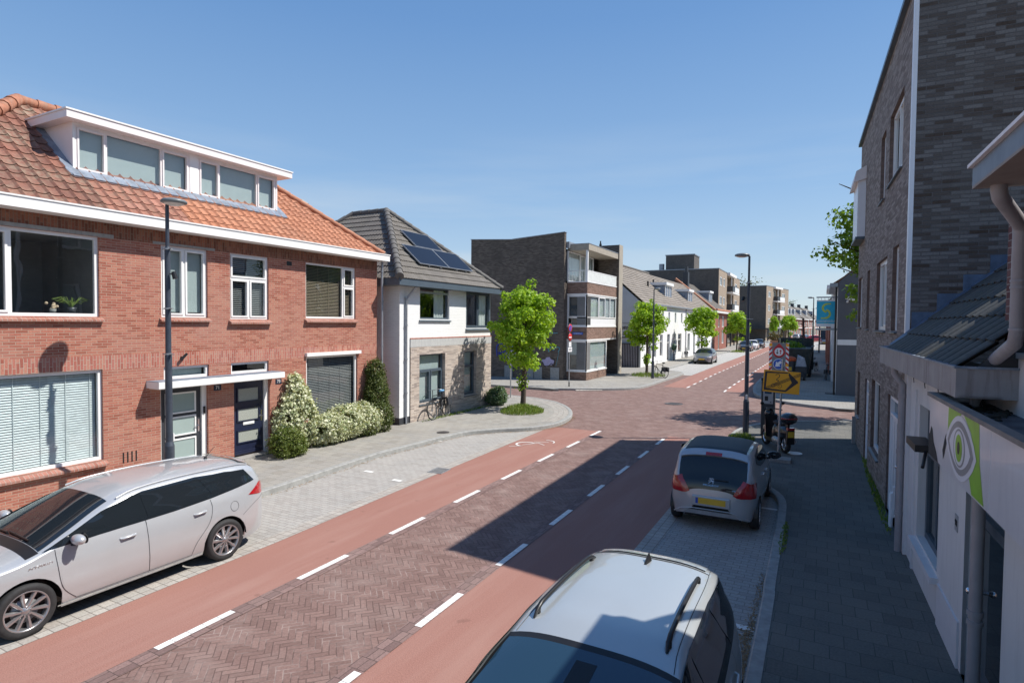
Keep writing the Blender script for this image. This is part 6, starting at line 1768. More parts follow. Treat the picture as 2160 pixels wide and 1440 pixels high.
# ---------------- silver estate car, left kerb
def estate(name, label, loc, rz, paint, dark=False, group=None, badge=False, L=4.56):
    t = thing(name, label, 'car', loc, rz, group); base = WM[t.name]
    top = [(2.28, .52), (2.25, .66), (2.12, .76), (1.70, .89), (1.20, .985), (.28, 1.36), (-.25, 1.455), (-1.2, 1.455), (-1.92, 1.38), (-2.13, 1.05), (-2.23, .90), (-2.28, .60)]
    zf = [(.15, .90), (.28, .965), (.48, 1.0), (.72, .995), (.92, .955), (1.05, .90), (1.25, .80), (1.40, .715), (1.47, .68)]
    car = Car(top, .88, zf, [(1.32, .315), (-1.28, .315)], arch=.365, crown=.085)
    m = MB(base); car.body(m); m.build('body', [paint], t)
    underbody(car, t, base)
    add_wheels(car, t, base, .315, plain('alloy', (.42, .42, .43), .3, metal=.8, var=.05), spokes=10, twist=.14, spw=.028)
    m = MB(base); car.top_quad(m, 4.06, 4.97, -.90, .90, -.84, .84, off=.004, nu=12, nv=16); m.build('windscreen', [MT['carglass']], t)
    m = MB(base); car.top_quad(m, 8.12, 8.9, -.86, .86, -.90, .90, off=.005); m.build('rear_window', [MT['carglass']], t)
    sided(t, base, car, 'front_side_window', [(1.02, .965), (.45, .985), (-.02, .995)], [(.95, .995), (.42, 1.215), (.02, 1.325)])
    sided(t, base, car, 'rear_side_window', [(-.11, .997), (-1.02, 1.02)], [(-.07, 1.332), (-.84, 1.345)])
    sided(t, base, car, 'quarter_window', [(-1.12, 1.04), (-1.5, 1.065), (-1.88, 1.12)], [(-.93, 1.345), (-1.4, 1.33), (-1.72, 1.28)])
    m = MB(base)
    car.side_curve(m, [(1.16, .945), (.45, .966), (-.5, .985), (-1.1, 1.015), (-1.93, 1.09)], [(1.04, .985), (.42, 1.235), (-.1, 1.345), (-.9, 1.36), (-1.76, 1.295)], off=.004, n=40)
    m.build('window_trim', [MT['carglass']], t)
    m = MB(base)
    car.seam(m, [(1.02, .94), (1.0, .7), (.95, .45), (.80, .27)]); car.seam(m, [(-.07, .985), (-.085, .6), (-.10, .27)])
    car.seam(m, [(-1.05, 1.0), (-1.06, .85), (-.98, .65), (-.80, .45), (-.72, .27)]); car.seam(m, [(.80, .27), (-.72, .27)], .006)
    car.seam(m, [(-1.60, .62), (-1.85, .74), (-2.13, .80)], .006); car.seam(m, [(2.1, .60), (1.75, .68)], .006)
    m.build('panel_gap', [MT['darkgrey']], t)
    m = MB(base)
    for sg in (1, -1):
        P = [car.side(-1.45 + .075 * math.cos(a * .42), .80 + .075 * math.sin(a * .42), .0025) for a in range(16)]
        m.tube([(sg * p.x, p.y, p.z) for p in P], .0025, 4, closed=True)
    m.build('fuel_flap', [MT['darkgrey']], t)
    m = MB(base); car.side_curve(m, [(1.0, .235), (-.9, .235)], [(1.0, .25), (-.9, .25)], off=.012, n=10, nv=1); m.build('sill_trim', [MT['chrome']], t)
    handles(car, t, base, paint, (.18, .84), (-.86, .86))
    mirror(car, t, base, .80, .97, paint, 1); mirror(car, t, base, .80, .97, paint, -1)
    for sg in (1, -1):
        m = MB(base); car.side_curve(m, [(-1.74, .90), (-2.05, .84), (-2.235, .84)], [(-1.80, .93), (-2.05, 1.03), (-2.20, 1.02)], off=.008, n=10, nv=4, sides=(sg,)); m.build('tail_light', [MT['taillight']], t)
        m = MB(base); car.side_curve(m, [(1.72, .68), (2.0, .62), (2.2, .60)], [(1.62, .76), (1.95, .75), (2.18, .70)], off=.006, n=10, nv=4, sides=(sg,)); m.build('headlight', [MT['lampglass']], t)
    for sg in (1, -1):
        m = MB(base); P = [car.top_at(5.1 + i * .28, sg * .93, .02) for i in range(11)]
        m.tube([tuple(p) for p in P], .012, 6); m.build('roof_rail', [paint], t)
    m = MB(base); car.top_quad(m, 7.75, 8.05, -.80, .80, -.84, .84, off=.03); m.build('spoiler', [paint], t)
    m = MB(base); p = car.top_at(7.4, 0, 0); m.cyl(tuple(p), (p.x, p.y, p.z + .03), .03, .02); m.cyl((p.x, p.y, p.z + .02), (p.x, p.y - .17, p.z + .17), .005, .003); m.build('antenna', [MT['black']], t)
    m = MB(base)
    for x0 in (-.55, .1):
        a = car.top_at(4.10, x0, .02); b = car.top_at(4.12, x0 + .62 if x0 < 0 else x0 + .55, .02); m.tube([tuple(a), tuple(b)], .012, 6)
    m.build('wiper', [MT['black']], t)
    m = MB(base); car.top_quad(m, 3.86, 4.05, -.92, .92, -.93, .93, off=.003, nu=3); m.build('cowl', [MT['black']], t)
    if badge:
        p = car.side(1.16, .80, .004)
        for sg in (1, -1):
            mt = base @ Matrix(((0, 0, sg, sg * (car.side(1.18, .80).x + .004)), (-1 * sg * -1 if False else (1 if sg > 0 else -1), 0, 0, 1.18), (0, 1, 0, .80), (0, 0, 0, 1)))
            text_obj('badge', 'HYBRID', .045, mt, MT['chrome'], t, shear=.3, sx=1.6)
    return t
P_silver = car_paint('silver_paint', (.49, .505, .52), .35, .33)
estate('estate_car', 'silver estate car parked at the left kerb below the brick house', (-9.02, 4.68, .005), math.pi, P_silver, badge=True)

# ---------------- pale estate with black roof rails, foreground
def wagon():
    t = thing('estate_car', 'pale silver estate car with black roof rails in the foreground, cut by the picture edge', 'car', (-1.42, 3.92, .005), math.pi); base = WM[t.name]
    top = [(2.28, .52), (2.25, .68), (2.10, .80), (1.60, .95), (1.05, 1.05), (.02, 1.44), (-.5, 1.515), (-1.3, 1.50), (-1.93, 1.42), (-2.17, 1.05), (-2.25, .90), (-2.28, .60)]
    zf = [(.15, .90), (.28, .965), (.50, 1.0), (.76, .995), (.96, .955), (1.08, .90), (1.28, .79), (1.42, .71), (1.52, .675)]
    car = Car(top, .90, zf, [(1.35, .325), (-1.30, .325)], arch=.375, crown=.075)
    paint = car_paint('pale_silver_paint', (.46, .49, .50), .35, .34)
    m = MB(base); car.body(m); m.build('body', [paint], t)
    underbody(car, t, base); add_wheels(car, t, base, .325, MT['chrome'], spokes=5, spw=.05)
    m = MB(base); car.top_quad(m, 4.05, 4.96, -.95, .95, -.92, .92, off=.004, nu=12, nv=16); ws = m.build('windscreen', [MT['carglass_blue']], t)
    m = MB(base); car.top_quad(m, 4.0, 5.03, -.985, .985, -.965, .965, off=.002, nu=12, nv=16); m.build('windscreen_seal', [MT['black']], ws)
    m = MB(base); car.top_quad(m, 8.15, 8.9, -.86, .86, -.90, .90, off=.005); m.build('rear_window', [MT['carglass']], t)
    sided(t, base, car, 'front_side_window', [(.80, 1.03), (.2, 1.04), (-.22, 1.045)], [(.70, 1.08), (.2, 1.33), (-.18, 1.41)])
    sided(t, base, car, 'rear_side_window', [(-.32, 1.05), (-1.15, 1.065)], [(-.28, 1.42), (-1.0, 1.42)])
    sided(t, base, car, 'quarter_window', [(-1.23, 1.07), (-1.5, 1.075), (-1.93, 1.10)], [(-1.06, 1.415), (-1.5, 1.40), (-1.80, 1.34)])
    m = MB(base); car.side_curve(m, [(.95, 1.0), (-.5, 1.028), (-1.97, 1.075)], [(.76, 1.09), (.2, 1.36), (-.3, 1.44), (-1.1, 1.44), (-1.84, 1.36)], off=.004, n=40); m.build('window_trim', [MT['carglass']], t)
    m = MB(base)
    car.seam(m, [(.90, 1.0), (.88, .7), (.72, .28)]); car.seam(m, [(-.27, 1.03), (-.28, .6), (-.30, .28)]); car.seam(m, [(-1.18, 1.04), (-1.15, .8), (-.85, .45), (-.78, .28)])
    a = [car.top_at(7.55, v / 10, .003) for v in range(-9, 10)]
    m.tube([tuple(p) for p in a], .0035, 4)
    for sg in (1, -1):
        m.tube([tuple(car.top_at(5.05 + i * .25, sg * .90, .003)) for i in range(12)], .003, 4)
    m.build('panel_gap', [MT['darkgrey']], t)
    for sg in (1, -1):
        m = MB(base)
        P = [car.top_at(5.28 + i * (2.0 / 14), sg * .80, .0) for i in range(15)]
        Q = []
        for i, p in enumerate(P):
            h = .055 * min(1, math.sin(math.pi * i / 14) * 3.2)
            Q.append((p.x, p.y, p.z + h))
        m.tube(Q, [.010] + [.019] * 13 + [.010], 8)
        for i in (1, 13): m.cyl(tuple(P[i]), Q[i], .022)
        m.build('roof_rail', [MT['black']], t)
    handles(car, t, base, paint, (.02, .90), (-.98, .92))
    mirror(car, t, base, .72, 1.04, paint, 1, s=1.1); mirror(car, t, base, .72, 1.04, paint, -1, s=1.1)
    p = car.top_at(7.35, 0.0, 0)
    m = MB(base); m.hexa([(p.x - .03, p.y - .07, p.z), (p.x + .03, p.y - .07, p.z), (p.x + .012, p.y + .08, p.z), (p.x - .012, p.y + .08, p.z),
                          (p.x - .004, p.y - .075, p.z + .07), (p.x + .004, p.y - .075, p.z + .07), (p.x + .004, p.y + .02, p.z + .02), (p.x - .004, p.y + .02, p.z + .02)]); m.build('antenna_fin', [MT['black']], t)
    for sg in (1, -1):
        m = MB(base); car.side_curve(m, [(-2.0, .88), (-2.24, .90)], [(-2.02, 1.03), (-2.2, 1.04)], off=.008, n=8, nv=3, sides=(sg,)); m.build('tail_light', [MT['taillight']], t)
    # rear-view mirror and dash seen through the glass read as darker shapes
    m = MB(base); car.top_quad(m, 4.62, 4.86, -.12, .10, -.16, .06, off=.006, nu=3, nv=3); m.build('sensor_cover', [MT['black']], ws)
    m = MB(base); car.top_quad(m, 7.62, 8.06, -.84, .84, -.86, .86, off=.012); m.build('spoiler', [paint], t)
wagon()

# ---------------- small hatchback seen from behind
def hatch():
    t = thing('small_hatchback', 'silver three-door style hatchback with black glass tailgate and yellow plate, parked in the shade', 'car', (-1.72, 12.75, .005), .0); base = WM[t.name]
    top = [(1.74, .55), (1.70, .70), (1.55, .80), (1.2, .92), (.85, 1.0), (.25, 1.36), (-.2, 1.455), (-.95, 1.45), (-1.38, 1.37), (-1.62, .98), (-1.69, .86), (-1.72, .68), (-1.735, .52)]
    zf = [(.15, .88), (.30, .955), (.50, 1.0), (.74, .995), (.92, .955), (1.05, .91), (1.25, .86), (1.40, .80), (1.47, .77)]
    car = Car(top, .80, zf, [(1.18, .285), (-1.16, .285)], arch=.335, crown=.085, plan_n=14, pe=3.6, taper=.06, sill=.2,
              bot=[(1.74, .55), (1.7, .36), (1.6, .22), (1.2, .2), (-1.3, .2), (-1.6, .23), (-1.70, .27), (-1.725, .36), (-1.735, .52)])
    paint = car_paint('cool_silver_paint', (.45, .46, .475), .4, .34)
    m = MB(base); car.body(m); m.build('body', [paint], t)
    underbody(car, t, base); add_wheels(car, t, base, .285, MT['chrome'], spokes=8, spw=.03, wid=.18)
    m = MB(base); car.top_quad(m, 4.05, 4.97, -.93, .93, -.9, .9, off=.004); m.build('windscreen', [MT['carglass']], t)
    m = MB(base); car.top_quad(m, 5.15, 7.75, -.86, .86, -.86, .86, off=.004, nu=24, nv=16); m.build('canvas_roof', [plain('dark_canvas', (.018, .028, .035), .6, var=.2, scale=30)], t)
    # black glass tailgate down to the lamps
    m = MB(base); car.top_quad(m, 8.18, 10.6, -.90, .90, -.93, .93, off=.007, nu=24, nv=16); tg = m.build('rear_window', [MT['carglass']], t)
    m = MB(base); car.top_quad(m, 7.86, 8.22, -.88, .88, -.9, .9, off=.022, nu=6, nv=16)
    pts = [car.top_at(8.22, -.9 + 1.8 * i / 16, .045) for i in range(17)] + [car.top_at(8.22, -.9 + 1.8 * i / 16, .0) for i in range(17)]
    m.add(pts, [(i, i + 1, 18 + i, 17 + i) for i in range(16)]); m.build('spoiler', [paint], t)
    m = MB(base); car.top_quad(m, 8.06, 8.2, -.22, .22, -.22, .22, off=.030, nu=2, nv=4); m.build('brake_light', [MT['taillight']], t)
    sided(t, base, car, 'side_window', [(.80, .98), (.0, 1.0), (-.62, 1.04), (-1.0, 1.14)], [(.62, 1.06), (.15, 1.31), (-.35, 1.375), (-.98, 1.30)])
    m = MB(base); car.seam(m, [(.78, .96), (.72, .6), (.6, .28)]); car.seam(m, [(-.25, 1.0), (-.27, .6), (-.3, .28)]); car.seam(m, [(-.8, 1.05), (-.82, .8), (-.72, .6), (-.62, .28)])
    ps = [car.top_at(11.1, v / 12, .003) for v in range(-11, 12)]
    m.build('panel_gap', [MT['darkgrey']], t)
    handles(car, t, base, MT['chrome'], (-.12, .88), (-.62, .90))
    mirror(car, t, base, .62, .98, MT['carglass'], 1, s=1.15); mirror(car, t, base, .62, .98, MT['carglass'], -1, s=1.15)
    for sg in (1, -1):
        m = MB(base)
        n, k = 8, 5
        pts = []
        for i in range(n + 1):
            u = i / n
            for j in range(k + 1):
                v = j / k
                q = 8.95 + 1.75 * v
                # wraps from the tailgate onto the flank
                if u < .6: p = car.top_at(q, sg * (.83 + .17 * u / .6), .014)
                else:
                    y = crom(car.top, q)[0]; z = car.T(y) - car.cr(y)
                    p = car.side(y + (u - .6) * .55, z, .014); p.x *= sg
                pts.append(tuple(p))
        m.add(pts, [(i * (k + 1) + j, (i + 1) * (k + 1) + j, (i + 1) * (k + 1) + j + 1, i * (k + 1) + j + 1) for i in range(n) for j in range(k)], smooth=True)
        m.build('tail_light', [MT['taillight']], t)
    yb = -1.735
    m = MB(base); m.box(-.34, yb - .022, .44, .34, yb + .1, .63); rc = m.build('plate_recess', [paint], t, bevel=.02)
    m = MB(base); m.box(-.26, yb - .032, .49, .26, yb - .022, .595); pl = m.build('number_plate', [MT['plate']], t)
    m = MB(base); m.box(-.26, yb - .034, .49, -.215, yb - .0315, .595); m.build('plate_band', [MT['plateblue']], pl)
    m = MB(base); m.box(-.5, yb + .05, .27, .5, yb + .25, .345); df = m.build('diffuser', [MT['zinc']], t)
    m = MB(base); m.tube([(-.66, yb + .07, .27), (-.52, yb + .00, .36), (-.3, yb - .018, .395), (.3, yb - .018, .395), (.52, yb + .0, .36), (.66, yb + .07, .27)], .010, 6); m.build('bumper_trim', [paint], t)
    # emblem, lettering, wiper on the glass
    p = car.top_at(9.62, 0, .012)
    q = car.top_at(9.45, 0, .012); up = (q - p).normalized(); nn = Vector((1, 0, 0)).cross(up)
    Mx = Matrix(((1, up.x, nn.x, p.x), (0, up.y, nn.y, p.y), (0, up.z, nn.z, p.z), (0, 0, 0, 1)))
    m = MB(base @ Mx)
    m.tube([(-.035, .05, 0), (-.01, .035, 0), (.01, .0, 0), (-.03, -.03, 0), (-.045, -.05, 0)], .008, 6); m.tube([(.0, .05, 0), (.03, .045, 0), (.045, .02, 0), (.01, .0, 0), (.035, -.03, 0), (.03, -.05, 0)], .008, 6)
    m.tube([(-.05, .0, 0), (.0, .01, 0), (.05, -.01, 0)], .006, 6); m.build('emblem', [MT['chrome']], tg)
    text_obj('lettering', 'PEUGEOT', .042, base @ Mx @ Matrix.Translation((0, -.085, .0)), MT['chrome'], tg, sx=1.5)
    text_obj('lettering', 'VTi', .035, base @ Mx @ Matrix.Translation((.40, -.14, .0)), MT['chrome'], tg, sx=1.3)
    m = MB(base); a = car.top_at(9.35, .02, .02); b = car.top_at(9.30, .48, .02); m.tube([tuple(a), tuple(b)], .009, 6); m.build('wiper', [MT['black']], tg)
    return t
hatch()

# ---------------- small far cars: one shape, copied
def far_car(paint, label, loc, rz, group, van=False):
    t = thing('parked_car', label, 'car', loc, rz, group); base = WM[t.name]
    top = [(2.1, .52), (2.07, .68), (1.9, .78), (1.45, .90), (1.0, 1.0), (.3, 1.38), (-.2, 1.47), (-1.0, 1.44), (-1.6, 1.30), (-1.95, 1.0), (-2.07, .85), (-2.1, .58)]
    zf = [(.15, .90), (.28, .965), (.48, 1.0), (.72, .995), (.92, .955), (1.05, .90), (1.25, .80), (1.47, .68)]
    car = Car(top, .87, zf, [(1.25, .31), (-1.25, .31)], arch=.36)
    m = MB(base); car.body(m); m.build('body', [paint], t)
    underbody(car, t, base)
    for wy, wr in car.wheels:
        for sg in (1, -1):
            m = MB(base); xo = sg * .86
            m.lathe([(0, xo - sg * .03), (.20, xo - sg * .03), (.22, xo), (.30, xo), (.31, xo - sg * .04), (.31, xo - sg * .2)], (0, wy, wr), 'x', 18, 0)
            w = m.build('wheel', [MT['rubber']], t)
            m = MB(base); m.lathe([(0, xo + sg * .002), (.19, xo - sg * .008)], (0, wy, wr), 'x', 12); m.build('rim', [MT['galv']], w)
    m = MB(base); car.top_quad(m, 4.06, 4.97, -.93, .93, -.9, .9, nu=6, nv=8); m.build('windscreen', [MT['carglass']], t)
    m = MB(base); car.top_quad(m, 7.9, 8.95, -.86, .86, -.88, .88, nu=6, nv=8); m.build('rear_window', [MT['carglass']], t)
    sided(t, base, car, 'side_window', [(.95, .99), (-1.4, 1.02)], [(.85, 1.03), (.35, 1.30), (-.2, 1.38), (-1.2, 1.30)], n=16, nv=3)
    for sg in (1, -1):
        m = MB(base); car.side_curve(m, [(1.6, .64), (2.05, .60)], [(1.5, .76), (2.03, .70)], off=.006, n=5, nv=2, sides=(sg,)); m.build('headlight', [MT['lampglass']], t)
        m = MB(base); car.side_curve(m, [(-1.8, .75), (-2.05, .76)], [(-1.78, .95), (-2.0, .95)], off=.006, n=5, nv=2, sides=(sg,)); m.build('tail_light', [MT['taillight']], t)
    for yy, s_ in ((2.10, 1), (-2.10, -1)):
        m = MB(base); m.box(-.26, yy, .42, .26, yy + s_ * .02, .53); m.build('number_plate', [MT['plate']], t)
    mirror(car, t, base, .75, .97, paint, 1); mirror(car, t, base, .75, .97, paint, -1)
    return t
def recolour(o, paint):
    for ch in o.children:
        if ch.name.startswith('body'):
            ch.data = ch.data.copy(); ch.data.materials[0] = paint
    return o
GC = 'cars parked along the street beyond the junction'
P_dark = car_paint('graphite_paint', (.045, .047, .055), .4, .3); P_whitec = car_paint('white_car_paint', (.72, .73, .74), .0, .35); P_red = car_paint('bright_red_paint', (.55, .03, .04), .1, .3)
P_blue = car_paint('dark_blue_paint', (.03, .05, .09), .3, .3); P_mid = car_paint('mid_grey_paint', (.24, .25, .28), .5, .3)
fc0 = far_car(P_mid, 'grey compact car behind the tree outside the white terrace', (-9.95, 59.0, .005), math.pi, GC)
def cc_(paint, label, x, y, rz):
    c_ = copy_tree(fc0); c_.name = 'parked_car'; c_.location = (x, y, .005); c_.rotation_euler = (0, 0, rz); c_['label'] = label; recolour(c_, paint); return c_
cc_(P_dark, 'dark grey car, first of three along the left kerb past the red brick gabled house', -9.5, 88.8, math.pi)
cc_(P_whitec, 'white car between two dark cars along the left kerb', -9.3, 95.6, math.pi)
cc_(P_dark, 'dark car behind the white one along the left kerb', -9.1, 103.2, math.pi)
cc_(P_mid, 'grey car with open road behind it, right side by the skip trailer', -3.1, 112, .0)
cc_(P_red, 'red hatchback far down the street, side on', -1.2, 150, -1.35)
cc_(P_blue, 'dark blue car just left of the red hatchback', -3.6, 158, -.3)
cc_(P_silver, 'pale car behind the leftmost bare pole, far down the street', -5.5, 168, -.3)
cc_(P_dark, 'dark estate parked at the right kerb behind the third lamp post', -1.9, 86, 0)
cc_(P_blue, 'dark blue car at the right kerb, nearest beyond the bicycles', -2.0, 66.5, 0)
cc_(P_mid, 'grey car parked on the right, beside the far pole', .6, 128, -.1)
# ------------------------------------------------------------------ vegetation
M_leaf = leaf_mat('linden_leaves', (.17, .32, .015), (.30, .48, .025), .45, (.42, .56, .07))
M_leafd = leaf_mat('darker_leaves', (.07, .16, .015), (.17, .29, .02), .4, (.24, .36, .04))
M_vari = leaf_mat('variegated_leaves', (.42, .46, .24), (.74, .73, .56), .25, (.16, .24, .08))
M_ivy = leaf_mat('ivy_leaves', (.035, .065, .015), (.085, .12, .02), .25, (.15, .16, .05))
M_box = leaf_mat('shrub_leaves', (.06, .10, .015), (.13, .18, .03), .3, (.20, .22, .06))
M_lav = leaf_mat('blue_green_leaves', (.05, .11, .05), (.11, .20, .09), .3, (.20, .22, .12))
M_grass = leaf_mat('grass_blades', (.08, .16, .02), (.17, .27, .04), .3, (.30, .30, .10))
M_dry = leaf_mat('dry_debris', (.20, .12, .05), (.34, .22, .10), .1, (.10, .06, .03))
def leaf(mb, p, n, s, rnd, aspect=.75, fold=.25):
    n = Vector(n)
    if n.length < 1e-4: n = Vector((0, 0, 1))
    n.normalize()
    a = n.cross(Vector((rnd.uniform(-1, 1), rnd.uniform(-1, 1), rnd.uniform(-1, 1))))
    if a.length < 1e-3: a = n.cross(Vector((1, 0, 0)))
    a.normalize(); b = n.cross(a)
    p = Vector(p); w = s * aspect * .5
    q = [p - a * s * .5, p + b * w - n * s * fold * .3, p + a * s * .5, p - b * w - n * s * fold * .3]
    u = (rnd.random() * 100, rnd.random() * 100)
    mb.add([q[0], q[1], q[2], q[3]], [(0, 1, 2), (0, 2, 3)], 0, [[u] * 3, [u] * 3])
def foliage(mb, centre, rad, nclump, per, size, rnd, clump_r=.22, shell=.55, lumps=5, lump_amt=.22, shapef=None):
    """leaf clumps filling an uneven body; rad = (rx, ry, rz)"""
    dirs = [(Vector((rnd.gauss(0, 1), rnd.gauss(0, 1), rnd.gauss(0, 1))).normalized(), rnd.uniform(-lump_amt, lump_amt)) for _ in range(lumps * 3)]
    for _ in range(nclump):
        d = Vector((rnd.gauss(0, 1), rnd.gauss(0, 1), rnd.gauss(0, 1))).normalized()
        f = 1.0
        for dd, am in dirs:
            c_ = d.dot(dd)
            if c_ > .55: f += am * (c_ - .55) / .45
        if shapef: f *= shapef(d)
        r = (shell + (1 - shell) * rnd.random() ** .6) * f
        if rnd.random() < .12: r *= 1.08
        c_ = Vector((centre[0] + d.x * rad[0] * r, centre[1] + d.y * rad[1] * r, centre[2] + d.z * rad[2] * r))
        out = Vector((d.x, d.y, d.z + .35))
        for k in range(per):
            o = Vector((rnd.gauss(0, 1), rnd.gauss(0, 1), rnd.gauss(0, .8))) * clump_r * .5
            n = out * .9 + Vector((rnd.gauss(0, 1), rnd.gauss(0, 1), rnd.gauss(0, 1))) * .75
            leaf(mb, c_ + o, n, size * rnd.uniform(.65, 1.25), rnd)
def billow(mb, centre, rad, nb, per, size, rnd, lr=.30, zf=None):
    """leaves on many overlapping boughs, so the crown has lobes, gaps and shade"""
    for _ in range(nb):
        d = Vector((rnd.gauss(0, 1), rnd.gauss(0, 1), rnd.gauss(0, 1))).normalized()
        r = rnd.uniform(.35, .86) if rnd.random() < .85 else rnd.uniform(.9, 1.02)
        w = zf(d) if zf else 1
        c_ = Vector((centre[0] + d.x * rad[0] * r * w, centre[1] + d.y * rad[1] * r * w, centre[2] + d.z * rad[2] * r))
        R_ = lr * rad[0] * rnd.uniform(.6, 1.25) * (.6 if r > .88 else 1)
        for k in range(int(per * (R_ / (lr * rad[0])) ** 2)):
            e = Vector((rnd.gauss(0, 1), rnd.gauss(0, 1), rnd.gauss(0, 1) + .25)).normalized()
            q = R_ * rnd.uniform(.55, 1.08)
            leaf(mb, c_ + Vector((e.x * q, e.y * q, e.z * q * .8)), e + Vector((rnd.gauss(0, .5), rnd.gauss(0, .5), rnd.gauss(0, .5) + .3)), size * rnd.uniform(.6, 1.3), rnd)
def limbs(mb, base, ctr, rad, rnd, r0, n=9):
    top = Vector((ctr[0], ctr[1], ctr[2] + rad[2] * .7))
    b = Vector(base)
    path = [b, b + Vector((.02, .01, .5)), Vector((ctr[0] + .03, ctr[1], ctr[2] - rad[2] * .9)), Vector((ctr[0], ctr[1], ctr[2])), top]
    mb.tube(path, [r0 * 1.25, r0, r0 * .9, r0 * .5, r0 * .15], 8)
    for i in range(n):
        z = ctr[2] - rad[2] * .85 + rad[2] * 1.3 * i / n
        a = i * 2.4 + rnd.uniform(-.4, .4)
        s = Vector((ctr[0], ctr[1], z))
        e = s + Vector((math.cos(a) * rad[0] * .75, math.sin(a) * rad[1] * .75, rad[2] * .25))
        m_ = (s + e) / 2 + Vector((0, 0, -.05))
        mb.tube([s, m_, e], [r0 * .4, r0 * .25, r0 * .08], 5)
def tree(label, loc, ctrz, rad, r0, ncl, per, size, seed, mat, group=None, lean=(0, 0), shapef=None, lower=False, clump_r=.24):
    rnd = random.Random(seed)
    t = thing('linden_tree', label, 'tree', loc, 0, group); base = WM[t.name]
    m = MB(base); limbs(m, (0, 0, -.05), (lean[0], lean[1], ctrz), rad, rnd, r0); m.build('trunk', [MT['bark']], t)
    m = MB(base); billow(m, (lean[0], lean[1], ctrz), rad, ncl, per, size, rnd, zf=shapef)
    if lower: foliage(m, (.02, .02, 1.15), (.17, .17, .48), 26, 9, size * .9, rnd, clump_r=.14)
    m.build('crown', [mat], t)
    return t
GT = 'linden trees along the left pavement'
pear = lambda d: 1.0 + .10 * (-d.z if d.z < 0 else 0) - .16 * max(0, d.z) ** 2
tree('nearest bright green linden, on the left corner before the dark flats', (-10.95, 21.75, .12), 3.45, (1.38, 1.38, 1.88), .115, 95, 150, .135, 12, M_leaf, GT, lean=(.05, 0), shapef=pear, lower=True)
tree('linden beside the second lamp post, before the gable with the car firm lettering', (-10.95, 41.2, .12), 3.55, (1.45, 1.45, 1.95), .10, 80, 110, .175, 14, M_leaf, GT, shapef=pear, lower=True)
tB = tree('linden before the long white terrace with the grey compact car behind it', (-10.75, 61.3, .05), 3.6, (1.7, 1.7, 2.2), .10, 75, 70, .26, 15, M_leaf, GT, shapef=pear)
def tcopy(src, label, x, y, s, rz, z=.05):
    c_ = copy_tree(src); c_.location = (x, y, z); c_.rotation_euler = (0, 0, rz); c_.scale = (s, s, s); c_['label'] = label; return c_
tcopy(tB, 'linden before the red brick gabled house', -10.3, 85.5, 1.0, 2.0)
c_ = tcopy(tB, 'slim linden before the farther apartment block', -8.5, 128, .8, 4.0); c_.scale = (.55, .55, 1.0)
tcopy(tB, 'linden at the far end of the farther apartment block', -6.3, 136, 1.05, 1.0)
# tree at the side street on the right, mostly hidden by the grey brick building
rnd = random.Random(5)
t = thing('street_tree', 'leafy tree reaching out from behind the grey brick building, above the side street', 'tree', (2.35, 27.3, .12)); base = WM[t.name]
m = MB(base); limbs(m, (0, 0, -.05), (0, 0, 7.6), (2.9, 2.6, 3.0), rnd, .17, 14); m.build('trunk', [MT['bark']], t)
m = MB(base); billow(m, (.3, 0, 6.6), (2.85, 2.7, 3.2), 160, 120, .17, rnd, lr=.2)
m.build('crown', [M_leafd], t)
# shrubs at the brick house
def shrub(label, loc, parts, n_, mat, seed, size=.07, group=None, name='shrub', cr=.10, per=12, stems=True):
    rnd = random.Random(seed)
    t = thing(name, label, 'shrub', loc, 0, group); base = WM[t.name]
    m = MB(base)
    tot = sum(r[1][0] * r[1][2] for r in parts)
    for c_, r in parts:
        foliage(m, c_, r, int(n_ * r[0] * r[2] / tot), per, size, rnd, clump_r=cr, shell=.72, lump_amt=.16)
    m.build('foliage', [mat], t)
    m = MB(base)
    for c_, r in parts:
        m.tube([(c_[0] * .4, c_[1], -.05), (c_[0] * .7, c_[1], c_[2] * .5), (c_[0], c_[1], c_[2])], [.03, .02, .01], 5)
    m.build('stem', [MT['bark']], t)
    return t
shrub('pointed white-variegated shrub beside the navy front door', (-12.95, 11.75, .12), [((-.1, .0, .75), (.38, .75, .75)), ((-.2, .15, 1.35), (.28, .42, .60)), ((-.25, .1, 1.85), (.16, .2, .30))], 760, M_vari, 21, .085)
shrub('low wide white-variegated hedge under the ground-floor window', (-12.85, 13.3, .12), [((0, -.55, .48), (.48, .75, .50)), ((0, .35, .50), (.46, .85, .52)), ((0, 1.0, .52), (.42, .6, .48))], 1100, M_vari, 22, .085, name='hedge')
shrub('round dark green bush at the foot of the front doors', (-12.55, 10.95, .12), [((0, 0, .36), (.42, .52, .42)), ((.0, .25, .3), (.36, .4, .36))], 520, M_box, 23, .05, cr=.08)
shrub('tall dark green climber clothing the corner downpipe', (-12.95, 15.1, .12), [((0, -.05, .5), (.42, .58, .6)), ((-.1, .05, 1.2), (.34, .50, .8)), ((-.2, .1, 1.85), (.24, .34, .55)), ((.15, -.8, .2), (.3, .5, .25))], 1500, M_ivy, 24, .055, name='climbing_shrub', cr=.09)
shrub('blue-green bush at the far corner of the stone-clad house', (-12.55, 22.45, .12), [((0, 0, .42), (.40, .48, .44))], 460, M_lav, 25, .07, cr=.1)
